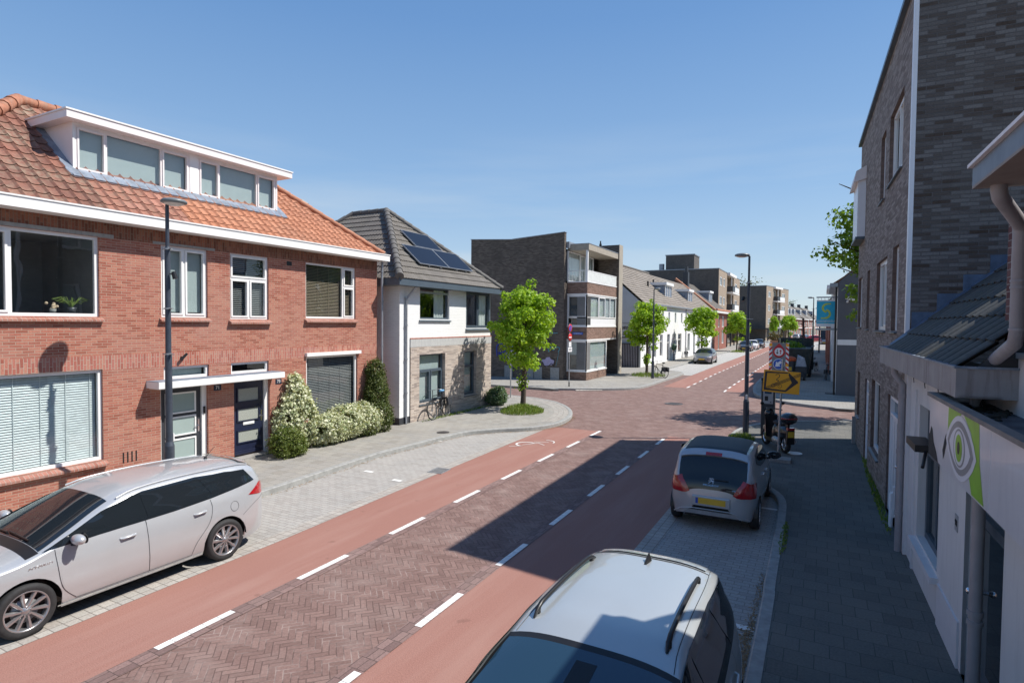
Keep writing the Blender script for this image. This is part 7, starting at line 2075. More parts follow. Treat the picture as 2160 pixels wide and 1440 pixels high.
# grass tufts
def grass_patch(label, loc, rx, ry, n_, h, seed, mat=None, name='grass_tuft', kind='stuff', mound=.0):
    rnd = random.Random(seed); m = MB()
    for i in range(n_):
        a, r = rnd.uniform(0, 6.283), math.sqrt(rnd.random())
        x, y = loc[0] + math.cos(a) * r * rx, loc[1] + math.sin(a) * r * ry
        hh = h * rnd.uniform(.5, 1.2) * (1.1 - .5 * r); z = loc[2] + mound * (1 - r * r)
        dx, dy = rnd.uniform(-.6, .6) * hh, rnd.uniform(-.6, .6) * hh; w = rnd.uniform(.006, .014) * (1 + h)
        b = rnd.uniform(0, 3.14); wx, wy = math.cos(b) * w, math.sin(b) * w; u = (rnd.random() * 90, rnd.random() * 90)
        m.add([(x - wx, y - wy, z), (x + wx, y + wy, z), (x + dx * .5 + wx * .6, y + dy * .5 + wy * .6, z + hh * .7), (x + dx * .5 - wx * .6, y + dy * .5 - wy * .6, z + hh * .7), (x + dx, y + dy, z + hh * .95)],
              [(0, 1, 2, 3), (3, 2, 4)], 0, [[u] * 4, [u] * 3])
    o = m.build(name, [mat or M_grass]); return prop(o, label, 'grass', None, kind)
grass_patch('mound of green grass round the foot of the near corner linden', (-10.75, 21.3, .12), .85, 1.0, 2600, .22, 1, mound=.14)
grass_patch('weeds round the foot of the middle lamp post', (-2.2, 19.9, .12), .40, .5, 420, .20, 2)
grass_patch('weeds and shoots round the second lamp post', (-10.7, 40.8, .12), 1.2, 1.4, 900, .28, 3)
grass_patch('grass in front of the grey compact car', (-10.5, 60.2, .01), 1.2, 1.0, 900, .3, 4, mound=.1)
grass_patch('grass round the linden by the gabled house', (-10.1, 84.4, .01), .9, 1.0, 500, .3, 5, mound=.1)
grass_patch('yellow weeds along the stone-clad wall foot', (-12.75, 19.8, .12), .12, 2.6, 520, .10, 6)
grass_patch('weeds along the foot of the grey brick building', (1.12, 16.2, .12), .10, 4.2, 900, .10, 7)
grass_patch('weeds at the kerb beside the parked hatchback', (-.50, 11.0, .12), .06, .9, 200, .06, 8)
# loose dry leaves along the kerbs
rnd = random.Random(9); m = MB()
Pk = smooth_path([(-10.4, 4), (-10.44, 8.5), (-10.57, 10.3), (-10.72, 12.4), (-10.62, 13.9), (-10.53, 15.2), (-10.3, 16.5), (-9.65, 17.45), (-9.05, 18.05), (-8.62, 18.75), (-8.42, 19.6), (-8.47, 20.6), (-8.75, 21.8)])
for i in range(1500):
    k = rnd.randrange(len(Pk) - 1); t_ = rnd.random(); a, b = Pk[k], Pk[k + 1]
    x, y = a[0] + (b[0] - a[0]) * t_, a[1] + (b[1] - a[1]) * t_
    o = offset_path(Pk, -(.02 + abs(rnd.gauss(0, .07))))[k]
    leaf(m, (x + o[0] - a[0], y + o[1] - a[1], .016), (rnd.gauss(0, .2), rnd.gauss(0, .2), 1), rnd.uniform(.015, .04), rnd)
for i in range(1500):
    y = rnd.choice([rnd.gauss(7.35, .28), rnd.gauss(6.6, .3), rnd.uniform(5.5, 9.5)]); w = .12 if abs(y - 7.35) < .3 else .05
    leaf(m, (-.66 - abs(rnd.gauss(0, w)), y, .016), (rnd.gauss(0, .3), rnd.gauss(0, .3), 1), rnd.uniform(.012, .035), rnd)
prop(m.build('dry_leaves', [M_dry]), 'dry leaves and seed litter lying in the gutters', 'litter', None, 'stuff')
# trees far behind
def bare_tree(label, loc, h, r, seed):
    rnd = random.Random(seed); t = thing('distant_tree', label, 'tree', loc, 0, 'trees behind the far roofs'); base = WM[t.name]
    m = MB(base); m.tube([(0, 0, 0), (0, 0, h * .5)], [.35, .2], 6)
    tips = []
    for i in range(26):
        a = rnd.uniform(0, 6.28); e = Vector((math.cos(a) * r * rnd.uniform(.4, 1), math.sin(a) * r * .7 * rnd.uniform(.4, 1), h * rnd.uniform(.7, 1.0)))
        m.tube([(0, 0, h * rnd.uniform(.35, .5)), (e.x * .5, e.y * .5, e.z * .8), tuple(e)], [.10, .06, .03], 4); tips.append(e)
    m.build('trunk', [MT['bark']], t)
    m = MB(base)
    for e in tips:
        for k in range(26): leaf(m, e + Vector((rnd.gauss(0, r * .16), rnd.gauss(0, r * .16), rnd.gauss(0, r * .10))), (rnd.gauss(0, 1), rnd.gauss(0, 1), rnd.gauss(0, 1)), rnd.uniform(.3, .6), rnd)
    m.build('crown', [leaf_mat('hazy_leaves', (.12, .14, .08), (.2, .22, .14), .3)], t)
bare_tree('thin-leaved tree rising behind the farther apartment block', (-24, 178, 0), 16.6, 8, 31)
bare_tree('small green tree between the far chimneys', (-16, 262, 0), 13, 5, 32)

# ------------------------------------------------------------------ lamp posts
def lamp(label, loc, rz, h=6.0, floods=True):
    t = thing('street_lamp', label, 'street lamp', loc, rz, 'street lamps with flat oval heads'); base = WM[t.name]
    m = MB(base); m.cyl((0, 0, 0), (0, 0, 1.12), .095, .092, 18); m.cyl((0, 0, 1.12), (0, 0, 1.2), .092, .066, 18); m.cyl((0, 0, 1.2), (0, 0, 2.9), .066, .064, 16); m.cyl((0, 0, 2.9), (0, 0, 2.97), .064, .054, 16)
    m.cyl((0, 0, 2.97), (0, 0, h - .92), .054, .050, 16); m.cyl((0, 0, h - .92), (0, 0, h - .86), .05, .036, 16); m.cyl((0, 0, h - .86), (0, 0, h - .05), .036, .034, 14)
    m.tube([(0, 0, h - .08), (.0, 0, h - .04), (-.12, 0, h - .02)], .03, 10)
    po = m.build('pole', [MT['lamppaint']], t)
    m = MB(base)
    m.lathe([(0, .055), (.12, .050), (.2, .03), (.235, .0), (.232, -.03), (.19, -.05)], (-.22, 0, h), n=28)
    s_ = m.build('lamp_head', [MT['lamphead']], t)
    m = MB(base); m.lathe([(0, -.085), (.10, -.078), (.165, -.06), (.188, -.045)], (-.22, 0, h), n=24); m.build('lens', [MT['lampglass']], s_)
    for z in (2.93, h - .93, h - 2.1): m = MB(base); m.cyl((0, 0, z), (0, 0, z + .03), .066, n=14); m.box(-.15, -.02, z + .005, .15, .02, z + .022); m.build('bracket', [MT['galv']], t)
    if floods:
        m = MB(base); m.cyl((-.07, 0, h - 1.4), (-.13, -.02, h - 1.42), .012); m.cyl((-.15, -.02, h - 1.36), (-.17, -.05, h - 1.5), .04, .05); m.build('spotlight', [MT['black']], t)
    m = MB(base); m.box(-.02, -.098, 1.55 - .35, .04, -.0725, 1.35); m.box(.03, -.075, 1.95, .055, -.064, 2.0); m.build('sticker', [MT['signwhite']], t)
    return t
lamp('dark grey street lamp standing before the near brick house', (-11.46, 7.12, .12), math.pi, 5.93)
lamp('dark grey street lamp on the right corner beside the parking meter', (-2.15, 20.55, .12), .0, 5.90)
lamp('dark grey street lamp next to the linden before the car firm gable', (-9.92, 38.9, .12), math.pi, 5.95)
lamp('dark street lamp farther down the right pavement, left of the teal banner', (-.68, 54.0, .12), 0, 5.9)
t = thing('street_lamp', 'distant thin lamp post right of the bare pole', 'street lamp', (-.35, 88.0, .1), 0, 'street lamps with flat oval heads')
m = MB(WM[t.name]); m.cyl((0, 0, 0), (0, 0, 5.9), .09, .05, 8); m.build('pole', [MT['lamppaint']], t)
m = MB(WM[t.name]); m.box(-.5, -.12, 5.85, .05, .12, 5.95); m.build('lamp_head', [MT['lamphead']], t)

# ------------------------------------------------------------------ signs
def disc(mb, c, r, n=32, y=0.0, mi=0): mb.add([(c[0] + r * math.cos(2 * math.pi * i / n), c[1] + y, c[2] + r * math.sin(2 * math.pi * i / n)) for i in range(n)], [list(range(n))], mi)
t = thing('no_entry_sign_post', 'post with no-stopping disc, no-entry disc and two white plates, before the corner flats', 'road sign', (-12.72, 31.2, .12), R(86)); B = WM[t.name]
m = MB(B); m.cyl((0, .03, 0), (0, .03, 3.62), .03, n=10); m.cyl((0, .03, 0), (0, .03, .25), .036, n=10, mi=1); m.build('post', [MT['galv'], MT['black']], t)
m = MB(B); m.lathe([(0, -.012), (.23, -.012), (.235, 0), (0, .004)], (0, 0, 3.34), 'y', 32); p = m.build('no_stopping_disc', [MT['signred']], t)
m = MB(B); disc(m, (0, -.0145, 3.34), .165); m.build('disc_centre', [MT['signblue']], p)
m = MB(B); m.hexa([(-.13, -.018, 3.44), (-.10, -.018, 3.47), (.13, -.018, 3.24), (.10, -.018, 3.21), (-.13, -.016, 3.44), (-.10, -.016, 3.47), (.13, -.016, 3.24), (.10, -.016, 3.21)]); m.build('slash', [MT['signred']], p)
m = MB(B); m.lathe([(0, -.012), (.22, -.012), (.225, 0), (0, .004)], (0, 0, 2.82), 'y', 32); p = m.build('no_entry_disc', [MT['signred']], t)
m = MB(B); m.box(-.16, -.016, 2.785, .16, -.0125, 2.855); m.build('white_bar', [MT['signwhite']], p)
m = MB(B); m.box(-.16, -.01, 2.28, .16, .0, 2.55); m.build('plate', [MT['signwhite']], t)
m = MB(B); m.box(-.25, -.01, 1.99, .25, .0, 2.25); p = m.build('plate', [MT['signwhite']], t)
text_obj('lettering', '14-22 h', .14, B @ Matrix(((1, 0, 0, 0), (0, 0, -1, -.013), (0, 1, 0, 2.12), (0, 0, 0, 1))), MT['black'], p, sx=.8)
t = thing('plain_post', 'plain grey post with a small sign top, half hidden behind the near linden', 'post', (-13.3, 25.1, .12))
m = MB(WM[t.name]); m.cyl((0, 0, 0), (0, 0, 2.25), .03, n=10); m.build('post', [MT['galv']], t)
m = MB(WM[t.name]); m.box(-.12, -.02, 1.75, .12, 0, 2.2); m.build('plate', [MT['signwhite']], t)
# yellow diversion sign
t = thing('diversion_sign', 'orange diversion sign with a struck-out bicycle and arrow on a slanted pole with slab foot', 'road sign', (-.98, 17.15, .12)); B = WM[t.name]
m = MB(B); m.cyl((0, 0, 0), (.07, .02, 2.72), .028, n=10); m.cyl((0.02, 0, .3), (.03, 0, .42), .036, n=10); m.build('pole', [MT['galv']], t)
m = MB(B); m.box(-.32, -.22, 0, .32, .22, .085); m.box(-.02, -.24, .0, .02, .24, .09); m.build('foot', [MT['concrete']], t)
SX0, SX1, SZ0, SZ1 = -.43, .46, 1.83, 2.42
TI = B @ Matrix.Translation((.05, -.045, 2.12)) @ Matrix.Rotation(R(3.0), 4, 'Y')
bp = MB(TI); bp.box(-.445, -.01, -.295, .445, .01, .295)
pn = bp.build('panel', [MT['signorange']], t, bevel=.008)
d = MB(TI)
def seg(mb, a, b, w, y=-.013):
    dx, dz = b[0] - a[0], b[1] - a[1]; l = math.hypot(dx, dz) or 1; nx, nz = -dz / l * w / 2, dx / l * w / 2
    mb.poly([(a[0] - nx, y, a[1] - nz), (a[0] + nx, y, a[1] + nz), (b[0] + nx, y, b[1] + nz), (b[0] - nx, y, b[1] - nz)])
d.poly([(-.42, -.0125, -.22), (-.37, -.0125, -.20), (-.36, -.0125, .21), (-.41, -.0125, .25)])
d.poly([(-.41, -.0125, .25), (-.36, -.0125, .21), (.13, -.0125, .235), (.16, -.0125, .265)])
d.poly([(.16, -.0122, .265), (.16, -.0122, .19), (.25, -.0122, .0), (.40, -.0122, .01), (.39, -.0122, .05)])
d.poly([(.40, -.0121, .012), (.25, -.0121, .0), (.10, -.0121, -.215), (.13, -.0121, -.245), (.36, -.0121, -.02)])
d.poly([(-.42, -.012, -.22), (-.37, -.012, -.20), (.12, -.012, -.21), (.13, -.012, -.25), (-.40, -.012, -.25)])
d.build('arrow_outline', [M_txt], pn)
d = MB(TI)
for k in (-.03, .0, .03): seg(d, (-.42, -.235 + k), (.44, .235 + k), .012, -.0155)
d.build('strike_lines', [MT['black']], pn)
d = MB(TI)
def ring(mb, c, r, w, y, a0=0, a1=360, k=22):
    for i in range(k):
        t0, t1 = R(a0 + (a1 - a0) * i / k), R(a0 + (a1 - a0) * (i + 1) / k)
        mb.poly([(c[0] + math.cos(tt) * rr, y, c[1] + math.sin(tt) * rr) for tt, rr in ((t0, r - w), (t0, r + w), (t1, r + w), (t1, r - w))])
ring(d, (-.03, -.115), .047, .004, -.014); ring(d, (-.19, -.11), .047, .004, -.014)
for a, b in (((-.19, -.11), (-.12, -.03)), ((-.12, -.03), (-.03, -.115)), ((-.12, -.03), (-.05, -.02)), ((-.16, -.02), (-.10, -.12))): seg(d, a, b, .008, -.0141)
ring(d, (-.10, .155), .048, .007, -.014, -40, 170, 14)
seg(d, (-.065, .125), (-.13, .045), .014, -.0141); seg(d, (-.13, .045), (-.06, .03), .014, -.0141); seg(d, (-.06, .03), (-.10, -.0), .014, -.0141)
d.build('bicycle_symbol', [MT['black']], pn)
# parking meter
t = thing('parking_meter', 'dark parking meter with grey front and screen behind the scooter', 'parking meter', (-1.52, 21.0, .12), 0); B = WM[t.name]
m = MB(B); m.box(-.21, -.12, 0, .21, .14, 1.80); m.build('housing', [MT['darkgrey']], t, bevel=.02)
m = MB(B); m.box(-.15, -.128, 1.05, .15, -.121, 1.74); fp = m.build('front_panel', [plain('meter_grey', (.42, .42, .42), .4)], t)
m = MB(B); m.box(-.105, -.134, 1.38, .105, -.128, 1.70); m.build('screen', [MT['carglass_blue']], fp)
m = MB(B); m.box(-.10, -.134, 1.15, .0, -.129, 1.30); m.box(.06, -.134, 1.09, .10, -.129, 1.12); m.build('keypad', [MT['black']], fp)
m = MB(B); m.box(-.22, -.13, 1.80, .22, .15, 1.90); m.build('meter_head', [MT['black']], t, bevel=.015)
text_obj('lettering', 'P', .16, B @ Matrix(((1, 0, 0, 0), (0, 0, -1, -.133), (0, 1, 0, 1.85), (0, 0, 0, 1))), MT['signblue'], t)
# scooter
def scooter():
    t = thing('motor_scooter', 'black motor scooter with red-striped top box and yellow plate, parked on the right pavement', 'scooter', (-1.15, 18.85, .12), R(28)); B = WM[t.name]
    for y in (.62, -.62):
        m = MB(B); m.lathe([(.17, -.055), (.235, -.05), (.255, 0), (.235, .05), (.17, .055)], (0, y, .255), 'x', 28); w = m.build('wheel', [MT['rubber']], t)
        m = MB(B); m.lathe([(.17, -.03), (.155, -.03), (.155, .03), (.17, .03)], (0, y, .255), 'x', 24)
        for k in range(5): m.cyl((0, y, .255), (0, y + .16 * math.cos(k * 1.257), .255 + .16 * math.sin(k * 1.257)), .012)
        m.cyl((-.05, y, .255), (.05, y, .255), .03); m.build('rim', [MT['chrome']], w)
    m = MB(B)
    m.hexa([(-.15, .30, .25), (.15, .30, .25), (.13, .44, .25), (-.13, .44, .25), (-.19, .30, .95), (.19, .30, .95), (.12, .40, 1.0), (-.12, .40, 1.0)])
    m.box(-.16, -.25, .22, .16, .34, .32); m.ball((0, .58, .50), .075, .24, .09, 14); m.ball((0, .40, .98), .15, .12, .12, 14)
    m.ball((0, -.50, .60), .17, .42, .20, 16); m.ball((0, -.12, .52), .15, .18, .28, 12)
    m.build('bodywork', [car_paint('scooter_black', (.012, .012, .014), .2, .3)], t)
    m = MB(B); m.ball((0, -.30, .80), .15, .36, .075, 14); m.build('seat', [MT['rubber']], t)
    m = MB(B); m.cyl((0, .60, .30), (0, .42, .98), .03); m.cyl((0, .42, .98), (0, .34, 1.12), .025); m.tube([(-.30, .24, 1.10), (-.1, .33, 1.13), (.1, .33, 1.13), (.30, .24, 1.10)], .015, 8); m.build('handlebar', [MT['black']], t)
    m = MB(B); m.hexa([(-.13, .42, 1.02), (.13, .42, 1.02), (.10, .50, 1.0), (-.10, .50, 1.0), (-.12, .34, 1.16), (.12, .34, 1.16), (.10, .42, 1.14), (-.10, .42, 1.14)]); m.build('headlight', [MT['lampglass']], t)
    for sg in (1, -1):
        m = MB(B); m.cyl((sg * .24, .26, 1.11), (sg * .30, .24, 1.27), .006); m.ball((sg * .31, .24, 1.30), .06, .015, .045, 10); m.build('mirror', [MT['black']], t)
    m = MB(B); m.ball((0, -.78, 1.00), .24, .22, .17, 20); tb = m.build('top_box', [car_paint('top_box_black', (.012, .012, .016), .1, .2)], t)
    m = MB(B); m.lathe([(.232, -.018), (.243, -.016), (.243, .016), (.232, .018)], (0, 0, 0), 'z', 28)
    for i in range(len(m.v)): m.v[i] = (m.v[i][0] * 1.0, m.v[i][1] * .93 - .78, m.v[i][2] + 1.02)
    m.build('red_stripe', [MT['taillight']], tb)
    m = MB(B); m.box(-.03, -.8, .74, .03, -.55, .86); m.build('rack', [MT['black']], t)
    m = MB(B); m.box(-.10, -.95, .70, .10, -.88, .77); m.build('tail_light', [MT['taillight']], t)
    m = MB(B); m.box(-.085, -.955, .50, .085, -.945, .66); m.build('number_plate', [MT['plate']], t)
    m = MB(B); m.hexa([(-.11, -.93, .30), (.11, -.93, .30), (.11, -.86, .30), (-.11, -.86, .30), (-.10, -.95, .70), (.10, -.95, .70), (.10, -.88, .70), (-.10, -.88, .70)]); m.build('mudguard', [MT['black']], t)
    m = MB(B); m.tube([(.12, -.1, .25), (.17, -.4, .28), (.19, -.8, .36)], [.03, .045, .05], 10); m.build('exhaust', [MT['galv']], t)
    m = MB(B); m.ball((-.14, -.35, .32), .08, .26, .11, 12); m.build('engine', [MT['galv']], t)
scooter()
# bicycles
def bicycle(label, loc, rz, col, lean=0.0, seatcover=None, group=None):
    base_m = Matrix.Translation(Vector(loc)) @ Matrix.Rotation(rz, 4, 'Z') @ Matrix.Rotation(lean, 4, 'Y')
    t = thing('bicycle', label, 'bicycle', group=group, mat=base_m); B = WM[t.name]
    for y in (.55, -.55):
        m = MB(B); P = [(0, y + .34 * math.cos(k * math.pi / 18), .35 + .34 * math.sin(k * math.pi / 18)) for k in range(36)]; m.tube(P, .022, 6, closed=True); w = m.build('wheel', [MT['rubber']], t)
        m = MB(B)
        for k in range(18): m.cyl((0, y, .35), (0, y + .33 * math.cos(k * .349), .35 + .33 * math.sin(k * .349)), .0022, n=4, caps=False)
        m.cyl((-.04, y, .35), (.04, y, .35), .02); m.tube([(0, y + .32 * math.cos(k * math.pi / 12), .35 + .32 * math.sin(k * math.pi / 12)) for k in range(24)], .008, 4, closed=True); m.build('spokes', [MT['galv']], w)
        m = MB(B); m.tube([(0, y + .375 * math.cos(R(a)), .35 + .375 * math.sin(R(a))) for a in range(20 if y < 0 else 10, 171, 15)], .014, 5); m.build('mudguard', [MT['black']], t)
    m = MB(B)
    bb = (0, -.10, .32); st = (0, -.28, .85); hd = (0, .38, .88); hb = (0, .42, .70)
    for a, b in ((bb, st), (bb, hb), (st, hd), (bb, (0, -.55, .35)), (st, (0, -.55, .35)), (hd, (0, .55, .35))): m.cyl(a, b, .016)
    m.cyl(st, (0, -.31, .97), .013); m.cyl(hd, (0, .34, 1.08), .013); fr = m.build('frame', [col], t)
    m = MB(B); m.tube([(-.28, .14, 1.07), (-.22, .24, 1.10), (0, .34, 1.09), (.22, .24, 1.10), (.28, .14, 1.07)], .012, 6); m.build('handlebar', [MT['galv']], t)
    m = MB(B); m.ball((0, -.34, 1.0), .10, .15, .05, 12); m.build('saddle', [seatcover or MT['black']], t)
    m = MB(B); m.box(-.07, -.80, .72, .07, -.36, .735); m.cyl((.05, -.55, .35), (.05, -.6, .72), .007); m.cyl((-.05, -.55, .35), (-.05, -.6, .72), .007); m.build('carrier', [MT['black']], t)
    m = MB(B); m.lathe([(0, -.006), (.09, -.006), (.09, .006), (0, .006)], (.03, -.10, .32), 'x', 18); m.cyl((.03, -.10, .32), (.05, -.02, .19), .009); m.cyl((-.03, -.10, .32), (-.05, -.18, .45), .009); m.build('crank', [MT['galv']], t)
    m = MB(B); m.box(-.20, -.72, .42, -.10, -.40, .70); m.box(.10, -.72, .42, .20, -.40, .70); m.build('saddlebag', [MT['darkgrey']], t)
    return t
bicycle('black bicycle with light blue saddle cover leaning against the stone-clad wall', (-12.72, 18.35, .12), math.pi + .10, MT['black'], lean=.14, seatcover=plain('blue_cover', (.12, .30, .52), .6))
GB_ = 'bicycles at the far lamp posts'
bicycle('small dark bicycle behind the second lamp post on the left', (-9.75, 40.1, .12), .9, MT['black'], .05, group=GB_)
bicycle('bicycle against the white terrace wall near its downpipe', (-12.9, 65.2, .12), .1, MT['darkgrey'], -.1, group=GB_)
bicycle('bicycle leaning left of the third lamp post', (-.95, 52.6, .12), .2, MT['darkgrey'], .1, group=GB_)
bicycle('bicycle leaning right of the third lamp post', (-.35, 52.9, .12), -.15, MT['galv'], -.1, group=GB_)
bicycle('bicycle against the shop front beyond the dark grey corner shop', (.25, 44.5, .12), .05, MT['black'], .1, group=GB_)
# red-white traffic board
t = thing('traffic_board', 'red and white striped roadworks board with priority and keep-left discs', 'roadworks sign', (-2.06, 35.0, .02)); B = WM[t.name]
m = MB(B); m.box(-.49, 0, .95, .49, .05, 2.76); m.build('board', [plain('board_grey', (.20, .21, .22), .5)], t)
m = MB(B); m.box(-.46, .05, 0, -.40, .12, .95); m.box(.40, .05, 0, .46, .12, .95); m.box(-.7, -.6, .22, .7, .9, .34); m.cyl((-.75, .1, .28), (-.68, .1, .28), .26, n=16); m.cyl((.68, .1, .28), (.75, .1, .28), .26, n=16); m.build('trailer_frame', [MT['darkgrey']], t)
sw_ = MB(B); sr = MB(B)
for sg in (1, -1):
    sw_.box(sg * .49, -.004, .95, sg * .34, -.001, 2.76)
    for k in range(7):
        z = .95 + k * .27
        q = [(sg * .49, z), (sg * .34, z + .13), (sg * .34, min(2.76, z + .26)), (sg * .49, min(2.76, z + .13))]
        sr.poly([(a, -.007, b) for a, b in q])
sr.poly([(-.22, -.006, 2.50), (.22, -.006, 2.50), (0, -.006, 2.74)]); sw_.box(-.34, -.004, .95, .34, -.002, 1.2)
for k in range(3): sr.poly([(-.3 + k * .22, -.007, .95), (-.18 + k * .22, -.007, .95), (-.08 + k * .22, -.007, 1.2), (-.20 + k * .22, -.007, 1.2)])
sw_.build('white_stripes', [MT['signwhite']], t); sr.build('red_stripes', [MT['signred']], t)
m = MB(B)
for x in (-.41, .41):
    for z in (2.64, 1.56): m.cyl((x, -.05, z), (x, 0, z), .075, n=16)
m.build('warning_lamp', [MT['signorange']], t)
m = MB(B); m.lathe([(0, -.02), (.30, -.02), (.305, 0)], (0, 0, 2.27), 'y', 36); p = m.build('priority_disc', [MT['signred']], t)
m = MB(B); disc(m, (0, -.023, 2.27), .215); m.build('disc_centre', [MT['signwhite']], p)
m = MB(B); m.poly([(-.10, -.026, 2.40), (-.065, -.026, 2.40), (-.065, -.026, 2.23), (-.10, -.026, 2.23)]); m.poly([(-.145, -.026, 2.24), (-.02, -.026, 2.24), (-.083, -.026, 2.14)]); m.build('black_arrow', [MT['black']], p)
m = MB(B); m.poly([(.065, -.026, 2.14), (.10, -.026, 2.14), (.10, -.026, 2.31), (.065, -.026, 2.31)]); m.poly([(.02, -.026, 2.30), (.145, -.026, 2.30), (.083, -.026, 2.40)]); m.build('red_arrow', [MT['signred']], p)
m = MB(B); m.lathe([(0, -.02), (.29, -.02), (.295, 0)], (0, 0, 1.60), 'y', 36); p = m.build('keep_left_rim', [MT['signwhite']], t)
m = MB(B); disc(m, (0, -.023, 1.60), .265); m.build('disc_centre', [MT['signblue']], p)
m = MB(B); m.poly([(-.17, -.026, 1.46), (-.12, -.026, 1.74), (-.05, -.026, 1.68), (.08, -.026, 1.79), (.16, -.026, 1.69), (.03, -.026, 1.57), (.08, -.026, 1.49)]); m.build('white_arrow', [MT['signwhite']], p)
# skip with load behind it
t = thing('skip_container', 'open dark skip filled with cuttings behind the striped board', 'skip', (-1.75, 47.5, .02)); B = WM[t.name]
m = MB(B); m.hexa([(-.95, -2.0, .35), (.95, -2.0, .35), (.95, 2.6, .35), (-.95, 2.6, .35), (-1.15, -2.3, 2.1), (1.15, -2.3, 2.1), (1.15, 3.0, 2.1), (-1.15, 3.0, 2.1)]); m.box(-1.2, 2.9, .35, 1.2, 3.0, 2.75); m.box(-1.2, -2.35, 2.1, -1.1, 3.0, 2.25); m.box(1.1, -2.35, 2.1, 1.2, 3.0, 2.25)
m.box(-1.2, 1.2, 2.1, -1.1, 3.0, 2.7); m.box(1.1, 1.2, 2.1, 1.2, 3.0, 2.7)
m.build('tub', [plain('skip_paint', (.035, .045, .042), .6, var=.4, scale=5, dirt=((.2, .12, .08), .4))], t)
rnd = random.Random(44); m = MB(B); foliage(m, (-.2, .2, 2.1), (.85, 1.6, .42), 130, 10, .16, rnd, clump_r=.2, shell=.3); m.build('cuttings', [M_leafd], t)
for x_, y_ in ((-.9, -1.2), (.9, -1.2), (-.9, 1.6), (.9, 1.6)): m = MB(B); m.cyl((x_, y_, .35), (x_ * 1.22, y_, .35), .35, n=16); m.build('wheel', [MT['rubber']], t)
t = thing('work_vehicle', 'dark little work vehicle with orange bag and yellow plate, in front of the skip', 'work vehicle', (-1.62, 43.6, .02)); B = WM[t.name]
m = MB(B); m.box(-.55, -.6, .35, .0, .6, 1.35); m.box(.05, -.5, .3, .75, .7, 1.0); m.build('chassis', [MT['darkgrey']], t, bevel=.04)
m = MB(B); m.ball((-.25, -.2, 1.45), .42, .5, .2, 14); m.build('orange_bag', [plain('orange_bag', (.55, .10, .03), .7, var=.3)], t)
m = MB(B); m.hexa([(.1, -.4, 1.0), (.75, -.4, 1.0), (.75, .3, 1.0), (.1, .3, 1.0), (.2, -.35, 1.65), (.6, -.35, 1.55), (.6, .2, 1.55), (.2, .2, 1.75)]); m.build('white_sack', [plain('pale_sack', (.40, .42, .46), .8, var=.3, scale=4)], t)
m = MB(B); m.box(-.42, -.62, .72, -.12, -.605, .95); m.build('number_plate', [MT['plate']], t)
for x in (-.5, .55):
    m = MB(B); m.cyl((x, -.4, .3), (x + .15, -.4, .3), .3, n=16); m.build('wheel', [MT['rubber']], t)
# banner sign on the grey corner building
t = thing('banner_sign', 'teal hanging banner with a lime S-shaped mark on the dark corner shop', 'sign', (.66, 35.4, 3.4)); B = WM[t.name]
m = MB(B); m.box(-.98, -.02, 1.80, .02, .02, 1.87); m.box(-.98, -.02, .10, .02, .02, .20); m.build('bracket', [MT['zinc']], t)
m = MB(B)
for i in range(6): m.cyl((-.90 + i * .16, 0, 1.80), (-.90 + i * .16, 0, 1.68), .008, n=6); m.cyl((-.90 + i * .16, 0, .20), (-.90 + i * .16, 0, .28), .008, n=6)
m.build('ties', [MT['black']], t)
M_teal = plain('teal_banner', (.015, .40, .60), .5, var=.05)
m = MB(B); m.box(-.96, -.008, .28, -.04, .008, 1.70); bn_ = m.build('banner', [MT['signwhite']], t)
m = MB(B); m.box(-.96, -.011, .44, -.04, -.0085, 1.62); m.build('teal_field', [M_teal], bn_)
M_lime2 = plain('lime_print', (.45, .55, .08), .5)
m = MB(B)
ring(m, (-.46, 1.27), .21, .05, -.014, 90, 262, 14); ring(m, (-.54, .95), .21, .05, -.014, -90, 82, 14)
m.poly([(-.46, -.014, 1.525), (-.30, -.014, 1.525), (-.28, -.014, 1.455), (-.46, -.014, 1.455)]); m.poly([(-.54, -.014, .695), (-.76, -.014, .695), (-.74, -.014, .765), (-.54, -.014, .765)]); m.build('s_mark', [M_lime2], bn_)
for z, s_, txt in ((.60, .075, 'SCHOONBRUNNEN &'), (.535, .075, 'KONSUMENTENWERK')): text_obj('lettering', txt, s_, B @ Matrix(((1, 0, 0, -.50), (0, 0, -1, -.0145), (0, 1, 0, z), (0, 0, 0, 1))), MT['signwhite'], bn_, sx=1.1)
text_obj('lettering', 'www  info', .05, B @ Matrix(((1, 0, 0, -.50), (0, 0, -1, -.0145), (0, 1, 0, .475), (0, 0, 0, 1))), M_lime2, bn_)
text_obj('lettering', 'DEUREN EN RAMEN', .055, B @ Matrix(((1, 0, 0, -.50), (0, 0, -1, -.0095), (0, 1, 0, .36), (0, 0, 0, 1))), M_teal, bn_)
# CCTV camera
t = thing('security_camera', 'white bullet camera on the flank of the dark grey corner shop', 'camera', (1.25, 34.8, 5.1)); B = WM[t.name]
m = MB(B); m.cyl((-.22, -.12, .06), (.22, -.04, -.04), .075, n=14); m.build('housing', [MT['signwhite']], t)
m = MB(B); m.tube([(-.14, .13, -.12), (-.14, .0, -.12), (-.1, -.06, 0)], .02, 6); m.ball((-.14, .12, -.12), .06); m.build('mount', [MT['signwhite']], t)
m = MB(B); m.box(-.25, -.20, .11, .26, .02, .135); m.build('sunshield', [MT['signwhite']], t)
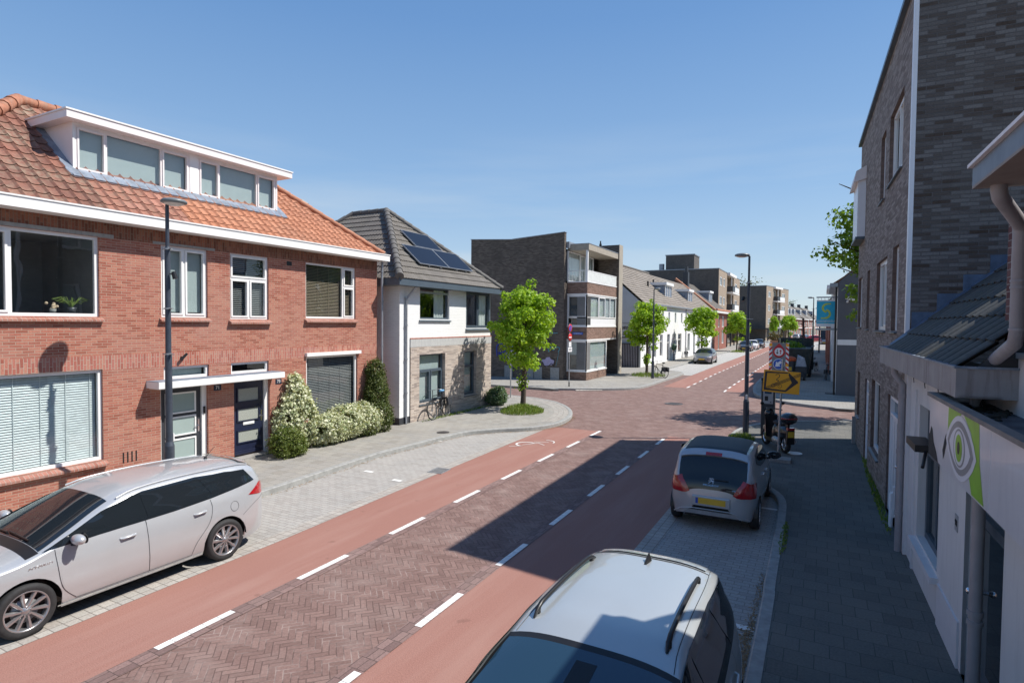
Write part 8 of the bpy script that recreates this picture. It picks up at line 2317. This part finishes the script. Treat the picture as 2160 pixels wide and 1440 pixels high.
# bare leaning pole with holders and far sign posts
t = thing('bare_tree_trunk', 'bare pollarded trunk with stubby shoots, far down the right side', 'tree', (-2.05, 80, .02)); B = WM[t.name]
m = MB(B); m.tube([(0, 0, 0), (.05, 0, 2), (-.05, 0, 4.6)], [.18, .15, .12], 8)
for i in range(9): m.tube([(0, 0, 1.6 + i * .36), (.35 * (1 if i % 2 else -1), 0, 1.75 + i * .36)], [.09, .03], 5)
m.build('trunk', [plain('dark_bark', (.035, .02, .02), .9)], t)
rnd = random.Random(50); m = MB(B)
for i in range(9): foliage(m, (.3 * (1 if i % 2 else -1), 0, 1.8 + i * .36), (.18, .18, .14), 3, 6, .14, rnd, clump_r=.15)
m.build('crown', [leaf_mat('purple_leaves', (.06, .03, .03), (.12, .05, .05), .2)], t)
t = thing('shop_sign', 'small dark blue sign on a post far down the right pavement', 'sign', (.0, 88.5, .1)); B = WM[t.name]
m = MB(B); m.cyl((-.3, 0, 0), (-.3, 0, 3.4), .05, n=8); m.build('post', [MT['lamppaint']], t)
m = MB(B); m.box(-.2, -.05, 1.9, .8, .05, 3.0); m.build('sign_panel', [plain('navy_panel', (.02, .05, .09), .4)], t)
# planters, terrace boards and hedge tub in front of the farther block
t = thing('planter', 'brown planter with cut branches beside the striped board, far left side', 'planter', (-7.4, 118, .02)); B = WM[t.name]
m = MB(B); m.box(-1.0, -1, 0, .6, 1, .9); m.build('box', [plain('terracotta', (.35, .2, .12), .8)], t)
rnd = random.Random(51); m = MB(B); foliage(m, (-.2, 0, 1.6), (1.1, .8, .8), 50, 8, .35, rnd, clump_r=.4); m.build('plants', [leaf_mat('brown_leaves', (.2, .1, .05), (.12, .16, .04), .2)], t)
t = thing('green_bin', 'dark green post box by the door of the white terrace', 'post box', (-12.95, 58.9, .12)); B = WM[t.name]
m = MB(B); m.cyl((0, 0, 0), (0, 0, 1.0), .04, n=8); m.build('stand', [MT['black']], t)
m = MB(B); m.ball((0, 0, 1.35), .28, .28, .36, 12); m.build('box', [plain('box_green', (.02, .06, .03), .5)], t)

t = thing('potted_grass', 'spiky green pot plant behind the upstairs window at the left', 'pot plant', (-13.62, 6.45, 3.86)); B = WM[t.name]
m = MB(B); m.lathe([(0, 0), (.07, 0), (.09, .12), (0, .12)], n=12); m.build('pot', [MT['darkgrey']], t)
rnd = random.Random(61); m = MB(B)
for i in range(70):
    a = rnd.uniform(0, 6.28); l = rnd.uniform(.15, .34); m.tube([(0, 0, .1), (math.cos(a) * l * .25, math.sin(a) * l * .6, .1 + l * .7), (math.cos(a) * l * .4, math.sin(a) * l * 1.1, .1 + l * .55)], .004, 3)
m.build('leaves', [M_grass], t)
t = thing('potted_flowers', 'pale flowers in a pot beside the spiky plant upstairs', 'pot plant', (-13.62, 6.12, 3.86)); B = WM[t.name]
m = MB(B); m.lathe([(0, 0), (.05, 0), (.06, .08), (0, .08)], n=12); m.build('pot', [MT['concrete']], t)
m = MB(B)
for i in range(9): m.ball((rnd.uniform(-.03, .03), rnd.uniform(-.13, .13), rnd.uniform(.06, .22)), .03)
m.build('flowers', [plain('cream_petals', (.6, .45, .3), .7)], t)
